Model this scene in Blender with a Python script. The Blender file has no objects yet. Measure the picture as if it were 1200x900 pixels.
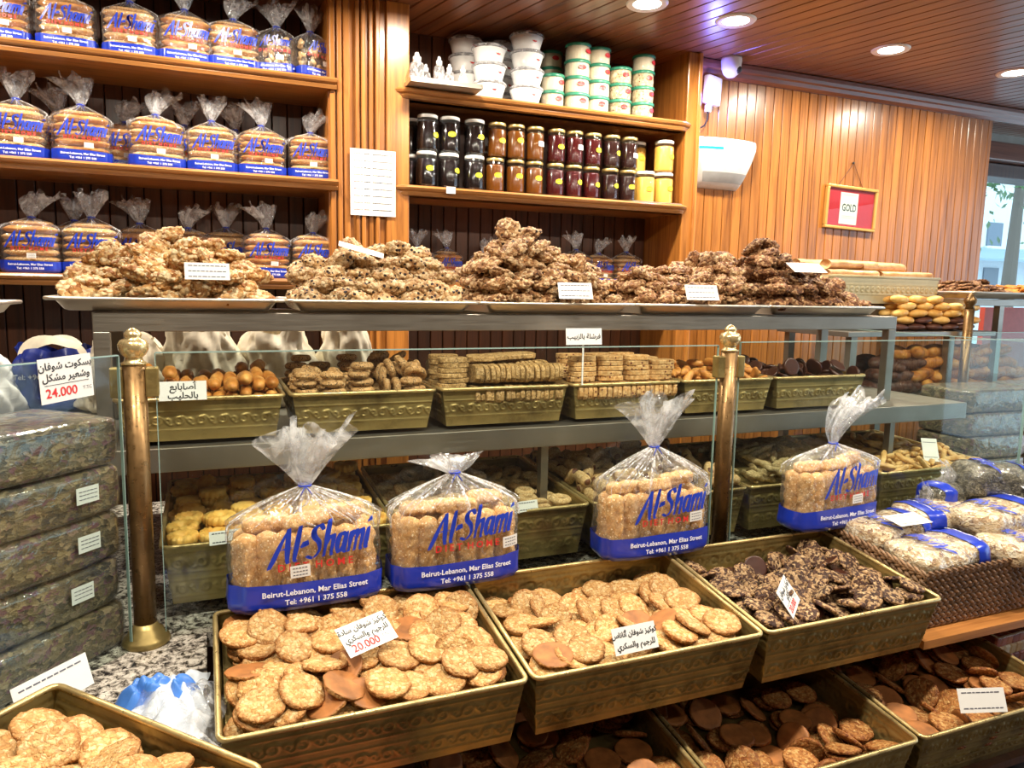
import bpy, bmesh, math, random, base64
import numpy as np
from mathutils import Vector, Matrix, Euler, Quaternion, noise
random.seed(7)
SC = bpy.context.scene
COL = SC.collection
pi = math.pi
# ---------------------------------------------------------------- camera, sky, lamps, exposure
cam_d = bpy.data.cameras.new('camera'); cam = bpy.data.objects.new('camera', cam_d); COL.objects.link(cam)
cam_d.sensor_width = 36; cam_d.lens = 870/1200*36; cam_d.clip_end = 100
_h, _p, _r = math.radians(22.4), math.radians(7.31), math.radians(1.14)
_f = Vector((math.sin(_h)*math.cos(_p), math.cos(_h)*math.cos(_p), -math.sin(_p)))
_rt = Vector((math.cos(_h), -math.sin(_h), 0)); _up = _rt.cross(_f)
_R = math.cos(_r)*_rt+math.sin(_r)*_up; _U = -math.sin(_r)*_rt+math.cos(_r)*_up
cam.matrix_world = Matrix(((_R.x, _U.x, -_f.x, 0), (_R.y, _U.y, -_f.y, 0), (_R.z, _U.z, -_f.z, 1.55), (0, 0, 0, 1)))
SC.camera = cam
W = bpy.data.worlds.new('daylight'); SC.world = W; W.use_nodes = True
wn = W.node_tree.nodes; bg = wn['Background']
bg.inputs[0].default_value = (.62, .82, 1, 1); bg.inputs[1].default_value = 2.6
SC.view_settings.view_transform = 'Standard'; SC.view_settings.look = 'None'
SC.view_settings.gamma = 1; SC.view_settings.use_curve_mapping = False
SC.view_settings.exposure = EXPOSURE = 0.0
SC.cycles.transparent_max_bounces = 24; SC.cycles.max_bounces = 7
SC.cycles.sample_clamp_indirect = 4
CEIL = 2.68
LAMP_POS = [(1.651, 2.68), (2.083, 2.68), (2.961, 2.675), (3.807, 2.668), (.82, 2.68), (.05, 2.68), (-.75, 2.68),
            (-.45, .88), (.45, .88), (1.35, .88), (2.25, .88), (3.4, .88), (-.2, -.9), (1.4, -.9), (3.0, -.9)]
LAMP_POWER = 17.0
LAMP_COLOR = (1, .90, .74)
# ---------------------------------------------------------------- helpers
def tagp(o, label=None, cat=None, group=None, kind=None):
    if label: o['label'] = label
    if cat: o['category'] = cat
    if group: o['group'] = group
    if kind: o['kind'] = kind
    return o
def empty(name, loc=(0, 0, 0), rz=0, label=None, cat=None, group=None):
    o = bpy.data.objects.new(name, None); COL.objects.link(o)
    o.empty_display_size = .03
    o.location = loc; o.rotation_euler = (0, 0, rz)
    return tagp(o, label, cat, group)
def mk(name, v, f, mats, smooth=False, mi=None):
    m = bpy.data.meshes.new(name); m.from_pydata([tuple(map(float, q)) for q in v], [], f)
    if not isinstance(mats, (list, tuple)): mats = [mats]
    for a in mats: m.materials.append(a)
    if mi is not None: m.polygons.foreach_set('material_index', mi)
    if smooth: m.polygons.foreach_set('use_smooth', [True]*len(m.polygons))
    m.update(); return m
def ob(name, me, parent=None, loc=(0, 0, 0), rot=(0, 0, 0), **k):
    o = bpy.data.objects.new(name, me); COL.objects.link(o)
    o.location = loc; o.rotation_euler = rot
    if parent: o.parent = parent
    return tagp(o, **k)
def join(*parts):
    V = []; F = []; MI = []
    for i, (v, f) in enumerate(parts):
        n = len(V); V += [tuple(q) for q in v]; F += [tuple(a+n for a in q) for q in f]; MI += [i]*len(f)
    return V, F, MI
def jn(parts):
    v, f, _ = join(*parts); return v, f
def box(x0, x1, y0, y1, z0, z1, bev=0, seg=2):
    v = [(x, y, z) for x in (x0, x1) for y in (y0, y1) for z in (z0, z1)]
    f = [(0, 1, 3, 2), (4, 6, 7, 5), (0, 4, 5, 1), (2, 3, 7, 6), (0, 2, 6, 4), (1, 5, 7, 3)]
    if not bev: return v, f
    bm = bmesh.new(); vs = [bm.verts.new(q) for q in v]
    for q in f: bm.faces.new([vs[a] for a in q])
    bmesh.ops.recalc_face_normals(bm, faces=bm.faces)
    bmesh.ops.bevel(bm, geom=bm.edges[:], offset=bev, segments=seg, affect='EDGES', profile=.5)
    bm.verts.index_update()
    r = [tuple(q.co) for q in bm.verts], [tuple(a.index for a in q.verts) for q in bm.faces]
    bm.free(); return r
def xf(vf, M):
    return [tuple(M @ Vector(q)) for q in vf[0]], vf[1]
def lathe(prof, n=24, caps=True):
    v = []; f = []
    for r, z in prof:
        for k in range(n): v.append((r*math.cos(2*pi*k/n), r*math.sin(2*pi*k/n), z))
    for i in range(len(prof)-1):
        for k in range(n): f.append((i*n+k, i*n+(k+1) % n, (i+1)*n+(k+1) % n, (i+1)*n+k))
    if caps:
        f.append(tuple(range(n-1, -1, -1))); f.append(tuple((len(prof)-1)*n+k for k in range(n)))
    return v, f
def tube(path, r, n=8, closed=False):
    P = [Vector(q) for q in path]; N = len(P); v = []; f = []
    up = Vector((0, 0, 1)); prev = None
    for i, p in enumerate(P):
        a = P[(i-1) % N] if (closed or i > 0) else p; b = P[(i+1) % N] if (closed or i < N-1) else p
        t = (b-a).normalized()
        if prev is None:
            u = t.cross(up)
            if u.length < 1e-3: u = t.cross(Vector((1, 0, 0)))
        else: u = prev-t*prev.dot(t)
        u.normalize(); prev = u; w = t.cross(u)
        rr = r[i] if isinstance(r, (list, tuple)) else r
        for k in range(n):
            a_ = 2*pi*k/n; v.append(p+(u*math.cos(a_)+w*math.sin(a_))*rr)
    M = N if closed else N-1
    for i in range(M):
        j = (i+1) % N
        for k in range(n): f.append((i*n+k, i*n+(k+1) % n, j*n+(k+1) % n, j*n+k))
    if not closed: f.append(tuple(range(n-1, -1, -1))); f.append(tuple((N-1)*n+k for k in range(n)))
    return v, f
def grid(fn, nu, nv, closeu=False):
    v = [fn(i/(nu if closeu else nu-1), j/(nv-1)) for j in range(nv) for i in range(nu)]
    f = []
    for j in range(nv-1):
        for i in range(nu if closeu else nu-1):
            a = j*nu+i; b = j*nu+(i+1) % nu; f.append((a, b, b+nu, a+nu))
    return v, f
_ico = {}
def ico(s):
    if s not in _ico:
        bm = bmesh.new(); bmesh.ops.create_icosphere(bm, subdivisions=s, radius=1)
        bm.verts.index_update()
        _ico[s] = ([tuple(q.co) for q in bm.verts], [tuple(a.index for a in q.verts) for q in bm.faces]); bm.free()
    return _ico[s]
def copy_tree(o, parent=None):
    c = o.copy(); COL.objects.link(c); c.parent = parent
    for ch in list(o.children):
        d = ch.copy(); COL.objects.link(d); d.parent = c
        for g in list(ch.children):
            e = g.copy(); COL.objects.link(e); e.parent = d
    return c
ORD = ['first', 'second', 'third', 'fourth', 'fifth', 'sixth', 'seventh', 'eighth', 'ninth', 'tenth', 'eleventh', 'twelfth']
# ---------------------------------------------------------------- materials
def srgb(r, g, b):
    f = lambda c: (c/255/12.92) if c/255 <= .04045 else ((c/255+.055)/1.055)**2.4
    return (f(r), f(g), f(b), 1)
class NT:
    def __init__(s, name):
        s.m = bpy.data.materials.new(name); s.m.use_nodes = True; s.t = s.m.node_tree
        s.b = s.t.nodes['Principled BSDF']; s.out = s.t.nodes['Material Output']
    def n(s, typ, **k):
        a = s.t.nodes.new(typ)
        for q, w in k.items(): setattr(a, q, w)
        return a
    def l(s, a, b): s.t.links.new(a, b)
    def coords(s, scale=(1, 1, 1), rnd=0, kind='Object'):
        tc = s.n('ShaderNodeTexCoord'); mp = s.n('ShaderNodeMapping'); mp.inputs['Scale'].default_value = scale
        s.l(tc.outputs[kind], mp.inputs[0])
        if rnd:
            oi = s.n('ShaderNodeObjectInfo'); mu = s.n('ShaderNodeMath', operation='MULTIPLY'); mu.inputs[1].default_value = rnd
            cb = s.n('ShaderNodeCombineXYZ'); s.l(oi.outputs['Random'], mu.inputs[0])
            s.l(mu.outputs[0], cb.inputs[0]); s.l(mu.outputs[0], cb.inputs[1]); s.l(mu.outputs[0], cb.inputs[2])
            s.l(cb.outputs[0], mp.inputs['Location'])
        return mp.outputs[0]
    def noise(s, co, scale, detail=4, rough=.5, dist=0):
        a = s.n('ShaderNodeTexNoise'); a.inputs['Scale'].default_value = scale; a.inputs['Detail'].default_value = detail
        a.inputs['Roughness'].default_value = rough; a.inputs['Distortion'].default_value = dist
        s.l(co, a.inputs['Vector']); return a.outputs['Fac']
    def voro(s, co, scale, feature='F1', out='Distance', rand=1):
        a = s.n('ShaderNodeTexVoronoi', feature=feature); a.inputs['Scale'].default_value = scale
        a.inputs['Randomness'].default_value = rand
        s.l(co, a.inputs['Vector']); return a.outputs[out]
    def ramp(s, fac, stops, interp='LINEAR'):
        a = s.n('ShaderNodeValToRGB'); cr = a.color_ramp; cr.interpolation = interp
        while len(cr.elements) < len(stops): cr.elements.new(.5)
        for e, (p, c) in zip(cr.elements, stops): e.position = p; e.color = c
        s.l(fac, a.inputs[0]); return a.outputs[0]
    def mix(s, fac, a, b, mode='MIX'):
        x = s.n('ShaderNodeMix', data_type='RGBA', blend_type=mode)
        for sock, val in ((x.inputs[0], fac), (x.inputs[6], a), (x.inputs[7], b)):
            if hasattr(val, 'is_output'): s.l(val, sock)
            else: sock.default_value = val
        return x.outputs[2]
    def math(s, op, a, b=0.5):
        x = s.n('ShaderNodeMath', operation=op)
        for sock, val in ((x.inputs[0], a), (x.inputs[1], b)):
            if hasattr(val, 'is_output'): s.l(val, sock)
            else: sock.default_value = val
        return x.outputs[0]
    def bump(s, h, strength=.3, dist=.002):
        a = s.n('ShaderNodeBump'); a.inputs['Strength'].default_value = strength; a.inputs['Distance'].default_value = dist
        s.l(h, a.inputs['Height']); s.l(a.outputs[0], s.b.inputs['Normal']); return a.outputs[0]
    def set(s, col=None, rough=None, metal=None, spec=None, coat=None):
        for k, v in (('Base Color', col), ('Roughness', rough), ('Metallic', metal), ('Specular IOR Level', spec), ('Coat Weight', coat)):
            if v is None: continue
            if hasattr(v, 'is_output'): s.l(v, s.b.inputs[k])
            else: s.b.inputs[k].default_value = v
        return s
def plain(name, c, rough=.5, metal=0, spec=.5, coat=0, var=.06):
    t = NT(name); co = t.coords(rnd=7); n = t.noise(co, 35, 3)
    lo = tuple(x*(1-var) for x in c[:3])+(1,); hi = tuple(min(1, x*(1+var)) for x in c[:3])+(1,)
    t.set(t.ramp(n, [(.3, lo), (.7, hi)]), rough, metal, spec, coat); return t.m
def wood(name, c1, c2, rough=.3, axis=2, coat=.35, var=.35):
    t = NT(name); sc = [28, 28, 28]; sc[axis] = 1.3
    co = t.coords(tuple(sc), rnd=31); g = t.noise(co, 1.6, 5, .6, .8); g2 = t.noise(co, 7, 3, .6)
    c = t.ramp(g, [(.25, c2), (.55, c1), (.8, tuple(min(1, x*1.2) for x in c1[:3])+(1,))])
    c = t.mix(t.math('MULTIPLY', g2, .35), c, c2)
    oi = t.n('ShaderNodeObjectInfo'); v = t.math('MULTIPLY_ADD', oi.outputs['Random'], var)
    t.t.nodes[-1].inputs[2].default_value = 1-var*.5
    hsv = t.n('ShaderNodeHueSaturation'); t.l(v, hsv.inputs['Value']); t.l(c, hsv.inputs['Color'])
    t.set(hsv.outputs[0], rough, 0, .5, coat); t.b.inputs['Coat Roughness'].default_value = .18
    t.bump(g2, .15, .001); return t.m
M_ = {}
M_['honey'] = wood('honey_wood', srgb(190, 122, 54), srgb(116, 66, 24))
M_['honeyx'] = wood('honey_wood_across', srgb(184, 124, 66), srgb(118, 70, 32), axis=0, coat=.5)
M_['dark'] = wood('dark_and_shaded_wood', srgb(88, 48, 24), srgb(54, 28, 14), rough=.4, coat=.15)  # dark wood; recess planks share it, their shade put into the tone
M_['ceil'] = wood('ceiling_wood', srgb(134, 80, 46), srgb(88, 48, 26), rough=.34, axis=1, coat=.2, var=.25)
M_['gap'] = plain('gap_black', (.012, .007, .004), .9)
M_['crown'] = wood('crown_wood', srgb(150, 92, 66), srgb(112, 62, 42), axis=0)
def brass(name, base=(.34, .255, .095), rough=.36):
    t = NT(name); co = t.coords(rnd=3); n = t.noise(co, 9, 5, .65); n2 = t.noise(co, 90, 3)
    dk = (base[0]*.42, base[1]*.38, base[2]*.33, 1)
    c = t.ramp(n, [(.3, dk), (.5, base+(1,)), (.75, tuple(min(1, x*1.25) for x in base)+(1,))])
    r = t.ramp(n2, [(.3, (rough-.06,)*3+(1,)), (.7, (rough+.16,)*3+(1,))])
    t.set(c, r, .72, .5); t.bump(n2, .12, .0008); return t.m
M_['brass'] = brass('aged_brass'); M_['rim'] = brass('worn_brass_rim', (.60, .45, .20), .3)
M_['post'] = brass('bronze_post', (.20, .115, .045), .3); M_['knob'] = brass('polished_brass', (.68, .52, .26), .2)
M_['cream'] = plain('cream_pressed_metal', srgb(196, 180, 140), .4, .3)
def steel(name, v=.6, rough=.28):
    t = NT(name); co = t.coords((2, 60, 60), rnd=2); n = t.noise(co, 4, 4); n3 = t.noise(t.coords(rnd=5), 6, 3)
    t.set(t.ramp(n3, [(.3, (v*.78, v*.71, v*.60, 1)), (.7, (v*1.05, v*.97, v*.84, 1))]), t.ramp(n, [(.3, (rough,)*3+(1,)), (.7, (rough+.15,)*3+(1,))]), .9)
    return t.m
M_['steel'] = steel('brushed_steel', .34, .32); M_['alu'] = steel('aluminium_tray', .78, .3)
M_['white'] = plain('white_plastic', (.86, .85, .83, 1), .35); M_['paper'] = plain('white_card', (.74, .73, .71, 1), .55, var=.02)
M_['black'] = plain('black_ink', (.015, .015, .018, 1), .5); M_['red'] = plain('red_ink', (.62, .02, .02, 1), .5)
M_['rubber'] = plain('black_rubber', (.02, .02, .02, 1), .4)
M_['blue'] = plain('blue_plastic_print', (.010, .035, .42, 1), .28, coat=.4)
M_['navy'] = plain('navy_plastic', (.012, .025, .20, 1), .35)
M_['bluetxt'] = plain('blue_print', (.015, .045, .45, 1), .35); M_['whitetxt'] = plain('white_print', (.85, .87, .92, 1), .4)
M_['yellow'] = plain('yellow_sticker', (.85, .78, .02, 1), .4); M_['redst'] = plain('red_sticker', (.60, .03, .03, 1), .4)
M_['green'] = plain('green_lid', (.03, .22, .13, 1), .35); M_['goldlid'] = plain('gold_lid', (.62, .45, .18, 1), .3, .7)
M_['cloth'] = plain('thin_white_plastic', (.78, .70, .55, 1), .55, spec=.3, var=.12)
def glass(name, tint=(.93, .97, .95), dirty=.002, spec=1.0):
    t = NT(name); tr = t.n('ShaderNodeBsdfTransparent'); tr.inputs[0].default_value = tint+(1,)
    gl = t.n('ShaderNodeBsdfGlossy'); gl.inputs['Roughness'].default_value = .02
    lw = t.n('ShaderNodeLayerWeight'); lw.inputs[0].default_value = .5
    fr = t.math('MULTIPLY_ADD', t.math('POWER', lw.outputs['Facing'], 5), .8); t.t.nodes[-1].inputs[2].default_value = .022
    df = t.n('ShaderNodeBsdfDiffuse'); df.inputs[0].default_value = (.8, .85, .9, 1)
    n = t.noise(t.coords(), 5, 5, .6); sm = t.math('MULTIPLY', n, dirty*1.6)
    a = t.n('ShaderNodeMixShader'); b = t.n('ShaderNodeMixShader')
    t.l(t.math('MULTIPLY', fr, spec), a.inputs[0]); t.l(tr.outputs[0], a.inputs[1]); t.l(gl.outputs[0], a.inputs[2])
    t.l(sm, b.inputs[0]); t.l(a.outputs[0], b.inputs[1]); t.l(df.outputs[0], b.inputs[2])
    t.l(b.outputs[0], t.out.inputs[0]); return t.m
M_['glass'] = glass('counter_glass'); M_['edge'] = plain('glass_edge', (.25, .36, .33, 1), .15)
M_['jar'] = glass('jar_glass', (.97, .97, .97), .004, 1.6)
def film(name, white=.05, gloss=.9, bump=.5, scale=38):
    t = NT(name); tr = t.n('ShaderNodeBsdfTransparent'); tr.inputs[0].default_value = (.97, .97, .98, 1)
    gl = t.n('ShaderNodeBsdfGlossy'); gl.inputs['Roughness'].default_value = .11
    lw = t.n('ShaderNodeLayerWeight'); lw.inputs[0].default_value = .5
    co = t.coords(rnd=11); n = t.noise(co, scale, 3, .55, 1.2)
    bp = t.n('ShaderNodeBump'); bp.inputs['Strength'].default_value = bump; bp.inputs['Distance'].default_value = .012
    t.l(n, bp.inputs['Height']); t.l(bp.outputs[0], gl.inputs['Normal']); t.l(bp.outputs[0], lw.inputs['Normal'])
    df = t.n('ShaderNodeBsdfTranslucent'); df.inputs[0].default_value = (.9, .9, .92, 1)
    df2 = t.n('ShaderNodeBsdfDiffuse'); df2.inputs[0].default_value = (.9, .9, .92, 1)
    dd = t.n('ShaderNodeMixShader'); t.l(df.outputs[0], dd.inputs[1]); t.l(df2.outputs[0], dd.inputs[2])
    a = t.n('ShaderNodeMixShader'); b = t.n('ShaderNodeMixShader')
    t.l(t.math('MULTIPLY_ADD', t.math('POWER', lw.outputs['Facing'], 3), gloss), a.inputs[0]); t.t.nodes[-1].inputs[2].default_value = .07
    t.l(tr.outputs[0], a.inputs[1]); t.l(gl.outputs[0], a.inputs[2])
    cr = t.ramp(n, [(.45, (white*.5,)*3+(1,)), (.72, (min(1, white*3.2),)*3+(1,))])
    t.l(cr, b.inputs[0]); t.l(a.outputs[0], b.inputs[1]); t.l(dd.outputs[0], b.inputs[2])
    t.l(b.outputs[0], t.out.inputs[0]); return t.m
M_['film'] = film('clear_bag_film', .045, .8, .8, 30); M_['crease'] = film('film_crease_glint', .38, .9, .5, 80); M_['lidclear'] = film('clear_lid_plastic', .30, .5, .1, 20); M_['tail'] = film('gathered_bag_film', .20, .95, .6, 22)
M_['wrap'] = film('clear_wrap_film', .03, .7, .35, 14)
def lamp_mat():
    t = NT('lamp_glow'); e = t.n('ShaderNodeEmission'); e.inputs[0].default_value = (1, .95, .86, 1); e.inputs[1].default_value = 22
    t.l(e.outputs[0], t.out.inputs[0]); return t.m
M_['glow'] = lamp_mat()
def glow(name, c, s):
    t = NT(name); e = t.n('ShaderNodeEmission'); e.inputs[0].default_value = c+(1,); e.inputs[1].default_value = s
    t.l(e.outputs[0], t.out.inputs[0]); return t.m
M_['cyan'] = glow('cyan_indicator_light', (.05, .6, 1), 2.0)
def food(name, stops, scale, rough=.65, b=.6, dist=.003, n_amt=.35, spots=None, rim=None):
    """cells (flakes, nuts, seeds) over a baked ground"""
    t = NT(name); co = t.coords(rnd=23)
    n0 = t.noise(co, scale*.8, 2); wr = t.mix(.012, co, t.t.nodes[-1].outputs['Color'], 'ADD')
    col = t.voro(wr, scale, out='Color'); sep = t.n('ShaderNodeSeparateColor'); t.l(col, sep.inputs[0])
    d = t.voro(wr, scale, out='Distance')
    c = t.ramp(sep.outputs[0], stops)
    edge = t.ramp(d, [(.0, (1, 1, 1, 1)), (.75, (.45, .40, .35, 1))])
    c = t.mix(.75, c, edge, 'MULTIPLY')
    n = t.noise(co, 22, 3, .6); c = t.mix(t.math('MULTIPLY', n, n_amt), c, stops[0][1])
    if spots:
        sd = t.voro(co, spots[0], out='Distance'); s2 = t.voro(co, spots[0], out='Color'); sp2 = t.n('ShaderNodeSeparateColor'); t.l(s2, sp2.inputs[0])
        msk = t.math('MULTIPLY', t.math('LESS_THAN', sd, spots[1]), t.math('LESS_THAN', sp2.outputs[1], spots[2]))
        c = t.mix(msk, c, spots[3])
    if rim:                                        # browned baked edge
        tc = t.n('ShaderNodeTexCoord'); sx = t.n('ShaderNodeVectorMath', operation='MULTIPLY'); sx.inputs[1].default_value = (1, 1, 0)
        t.l(tc.outputs['Object'], sx.inputs[0]); ln = t.n('ShaderNodeVectorMath', operation='LENGTH'); t.l(sx.outputs[0], ln.inputs[0])
        e = t.ramp(t.math('DIVIDE', ln.outputs['Value'], rim), [(.72, (1, 1, 1, 1)), (1.0, (.62, .42, .26, 1))]); c = t.mix(1.0, c, e, 'MULTIPLY')
    oi = t.n('ShaderNodeObjectInfo'); hs = t.n('ShaderNodeHueSaturation'); t.l(t.math('MULTIPLY_ADD', oi.outputs['Random'], .34), hs.inputs['Value']); t.t.nodes[-1].inputs[2].default_value = .90
    t.l(c, hs.inputs['Color']); c = hs.outputs[0]
    t.set(c, rough, 0, .35)
    t.bump(t.math('MULTIPLY', d, -1.0), b, dist); return t.m
S = srgb
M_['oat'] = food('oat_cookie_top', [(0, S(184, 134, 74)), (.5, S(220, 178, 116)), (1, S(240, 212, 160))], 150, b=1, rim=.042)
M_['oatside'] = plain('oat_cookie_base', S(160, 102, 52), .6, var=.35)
M_['oatdark'] = food('brown_oat_cookie_top', [(0, S(136, 80, 34)), (.5, S(186, 128, 66)), (1, S(214, 172, 110))], 150, b=.8, rim=.042)  # darker, browner version of the oat cookie top
M_['choc'] = food('chocolate_oat_top', [(0, S(52, 28, 18)), (.42, S(78, 46, 30)), (.56, S(168, 132, 92)), (1, S(210, 178, 134))], 150, b=.9, rim=.036)
M_['chocb'] = plain('dark_chocolate', S(62, 30, 18), .35, var=.2)
M_['cl1'] = food('golden_nut_cluster', [(0, S(150, 92, 44)), (.35, S(206, 154, 88)), (.65, S(242, 212, 156)), (1, S(252, 236, 196))], 95, b=1, dist=.006)
M_['cl2'] = food('raisin_nut_cluster', [(0, S(150, 104, 62)), (.4, S(206, 168, 114)), (1, S(244, 224, 184))], 95, b=1, dist=.006, spots=(95, .42, .3, S(34, 20, 22)))
M_['cl3'] = food('brown_oat_cluster', [(0, S(104, 64, 36)), (.35, S(172, 124, 76)), (.7, S(222, 184, 134)), (1, S(238, 210, 168))], 100, b=1, dist=.006, spots=(70, .33, .16, S(44, 24, 16)))
M_['cl4'] = food('toasted_nut_cluster', [(0, S(96, 58, 34)), (.4, S(164, 112, 68)), (.75, S(212, 170, 120)), (1, S(230, 198, 152))], 100, b=1, dist=.006)
M_['cl5'] = food('dark_nut_cluster', [(0, S(82, 48, 30)), (.45, S(144, 96, 58)), (.8, S(196, 152, 106)), (1, S(216, 180, 134))], 100, b=1, dist=.006)
M_['seed'] = food('sesame_crust', [(0, S(190, 150, 96)), (.5, S(218, 184, 132)), (1, S(240, 214, 168))], 260, b=.6, dist=.002)
M_['nig'] = food('seeded_ring_crust', [(0, S(176, 130, 76)), (.5, S(204, 162, 108)), (1, S(222, 188, 138))], 200, b=.4, dist=.002, spots=(230, .38, .45, S(40, 28, 20)))
M_['date'] = plain('date_filling', S(92, 48, 26), .5, var=.3)
M_['grey'] = food('greenish_seed_stick', [(0, S(150, 128, 84)), (.5, S(178, 156, 110)), (1, S(206, 186, 142))], 220, b=.5, dist=.002)
M_['gold'] = food('golden_biscuit', [(0, S(196, 142, 70)), (.5, S(222, 176, 104)), (1, S(236, 198, 130))], 120, b=.2, dist=.001)
def toasty(name, a, b, c, sc=26):
    t = NT(name); co = t.coords(rnd=9); n = t.noise(co, sc, 4, .6)
    t.set(t.ramp(n, [(.3, a), (.5, b), (.72, c)]), .5, 0, .4, .15); t.bump(t.noise(co, sc*6, 3), .25, .001); return t.m
M_['finger'] = toasty('milk_finger_crust', S(150, 86, 30), S(196, 132, 60), S(224, 172, 96))
M_['roset'] = toasty('piped_butter_biscuit', S(206, 142, 58), S(232, 182, 92), S(246, 208, 126))
M_['stick'] = toasty('pale_golden_stick', S(190, 140, 78), S(222, 178, 112), S(238, 204, 146))
M_['crois'] = toasty('glazed_croissant', S(120, 60, 22), S(190, 116, 48), S(228, 166, 86), 18)
M_['eclair'] = toasty('golden_bun', S(190, 124, 50), S(228, 176, 90), S(244, 208, 136), 18)
M_['pita'] = toasty('rolled_flatbread_skin', S(170, 112, 62), S(204, 156, 102), S(224, 186, 138), 14)
M_['choccr'] = toasty('chocolate_glaze', S(50, 24, 16), S(84, 46, 34), S(124, 84, 66), 20)
M_['rusk'] = food('rusk_toast', [(0, S(204, 152, 88)), (.5, S(228, 186, 124)), (1, S(240, 208, 154))], 170, b=.3, dist=.0015, n_amt=.5, spots=(190, .36, .22, S(246, 228, 190)))
M_['slice'] = food('herb_slice', [(0, S(150, 116, 66)), (.5, S(196, 160, 104)), (1, S(214, 182, 130))], 160, b=.3, dist=.001, spots=(260, .33, .4, S(52, 38, 22)))
M_['raisin'] = food('raisin_slice', [(0, S(190, 142, 84)), (.5, S(220, 176, 116)), (1, S(234, 200, 146))], 120, b=.3, dist=.001, spots=(110, .35, .3, S(96, 44, 24)))
M_['peanut'] = plain('pale_nut_biscuit', S(226, 188, 130), .5, var=.2)
def granite():
    t = NT('speckled_granite'); co = t.coords(); n = t.noise(co, 55, 6, .7, .6); n2 = t.noise(co, 130, 4, .7)
    c = t.ramp(n, [(.40, S(34, 32, 34)), (.47, S(120, 112, 104)), (.54, S(190, 182, 172)), (.7, S(222, 216, 206))])
    c = t.mix(t.math('GREATER_THAN', n2, .60), c, S(40, 36, 36)); t.set(c, .12, 0, .5); return t.m
M_['granite'] = granite()
def mixed(name, stops, sc=55):
    t = NT(name); co = t.coords((1, 1, 1.6), rnd=5); n0 = t.noise(co, sc*.5, 3, .6)
    wr = t.mix(.05, co, t.t.nodes[-1].outputs['Color'], 'ADD'); c0 = t.voro(wr, sc, out='Color')
    sp = t.n('ShaderNodeSeparateColor'); t.l(c0, sp.inputs[0]); d = t.voro(wr, sc)
    c = t.ramp(sp.outputs[0], stops); c = t.mix(.5, c, t.ramp(t.noise(co, 9, 4), [(.3, (.45, .45, .4, 1)), (.7, (1, 1, 1, 1))]), 'MULTIPLY')
    t.set(c, .7); t.bump(d, .8, .004); return t.m
M_['herbs'] = mixed('dried_herb_mix', [(0, S(48, 38, 24)), (.3, S(88, 74, 46)), (.6, S(116, 98, 64)), (.82, S(158, 136, 98)), (.95, S(104, 56, 72))], 75)
M_['tea'] = mixed('dark_dried_leaves', [(0, S(40, 38, 28)), (.5, S(84, 80, 60)), (.9, S(140, 134, 112))], 110)
M_['muesli'] = mixed('oat_flakes', [(0, S(120, 82, 50)), (.25, S(196, 162, 116)), (.6, S(232, 208, 166)), (1, S(250, 238, 212))], 85)
M_['wicker'] = plain('woven_water_reed', S(140, 106, 76), .5, var=.5)
M_['honeyj'] = plain('amber_honey', S(108, 60, 10), .15, coat=.5); M_['molj'] = plain('black_molasses', S(22, 12, 10), .12, coat=.6)
M_['redj'] = plain('dark_red_preserve', S(66, 12, 10), .15, coat=.5); M_['brj'] = plain('dark_brown_preserve', S(40, 16, 10), .15, coat=.5)
M_['tahj'] = plain('pale_yellow_paste', S(226, 172, 76), .3, coat=.3)
M_['tubc'] = plain('cream_sweet_filling', S(226, 214, 186), .5); M_['nougat'] = food('nut_speckled_filling', [(0, S(200, 180, 140)), (.6, S(228, 214, 180)), (1, S(240, 228, 200))], 60, spots=(90, .3, .35, S(130, 96, 60)))
M_['floor'] = plain('dark_tile_floor', S(60, 50, 42), .3, var=.2); M_['plaster'] = plain('warm_plaster', S(120, 90, 66), .7)
# ---------------------------------------------------------------- lettering
def text_vf(s, size, align='CENTER', bold=0, shear=0, res=2):
    c = bpy.data.curves.new('lettering', 'FONT'); c.body = s; c.size = size; c.align_x = align; c.align_y = 'CENTER'
    c.offset = bold; c.shear = shear; c.resolution_u = res
    o = bpy.data.objects.new('lettering', c); COL.objects.link(o)
    dg = bpy.context.evaluated_depsgraph_get(); m = o.evaluated_get(dg).to_mesh()
    v = [tuple(q.co) for q in m.vertices]; f = [tuple(p.vertices) for p in m.polygons]
    o.evaluated_get(dg).to_mesh_clear(); bpy.data.objects.remove(o); bpy.data.curves.remove(c)
    return v, f
AF = dict(zip('ابةتثجحخدذرزسشصضطظعغفقكلمنهويأئ', [0xFE8D, 0xFE8F, 0xFE93, 0xFE95, 0xFE99, 0xFE9D, 0xFEA1, 0xFEA5, 0xFEA9, 0xFEAB, 0xFEAD, 0xFEAF, 0xFEB1, 0xFEB5, 0xFEB9, 0xFEBD, 0xFEC1, 0xFEC5, 0xFEC9, 0xFECD, 0xFED1, 0xFED5, 0xFED9, 0xFEDD, 0xFEE1, 0xFEE5, 0xFEE9, 0xFEED, 0xFEF1, 0xFE83, 0xFE89]))
NJ = set('اةدذروزأ')
def ar(s):
    out = []; i = 0
    while i < len(s):
        c = s[i]
        if c not in AF: out.append(c); i += 1; continue
        prev = i > 0 and s[i-1] in AF and s[i-1] not in NJ
        if c == 'ل' and i+1 < len(s) and s[i+1] == 'ا': out.append(chr(0xFEFC if prev else 0xFEFB)); i += 2; continue
        nxt = i+1 < len(s) and s[i+1] in AF and c not in NJ
        k = (3 if nxt else 1) if prev else (2 if nxt else 0)
        out.append(chr(AF[c]+k)); i += 1
    return ''.join(reversed(out))
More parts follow.
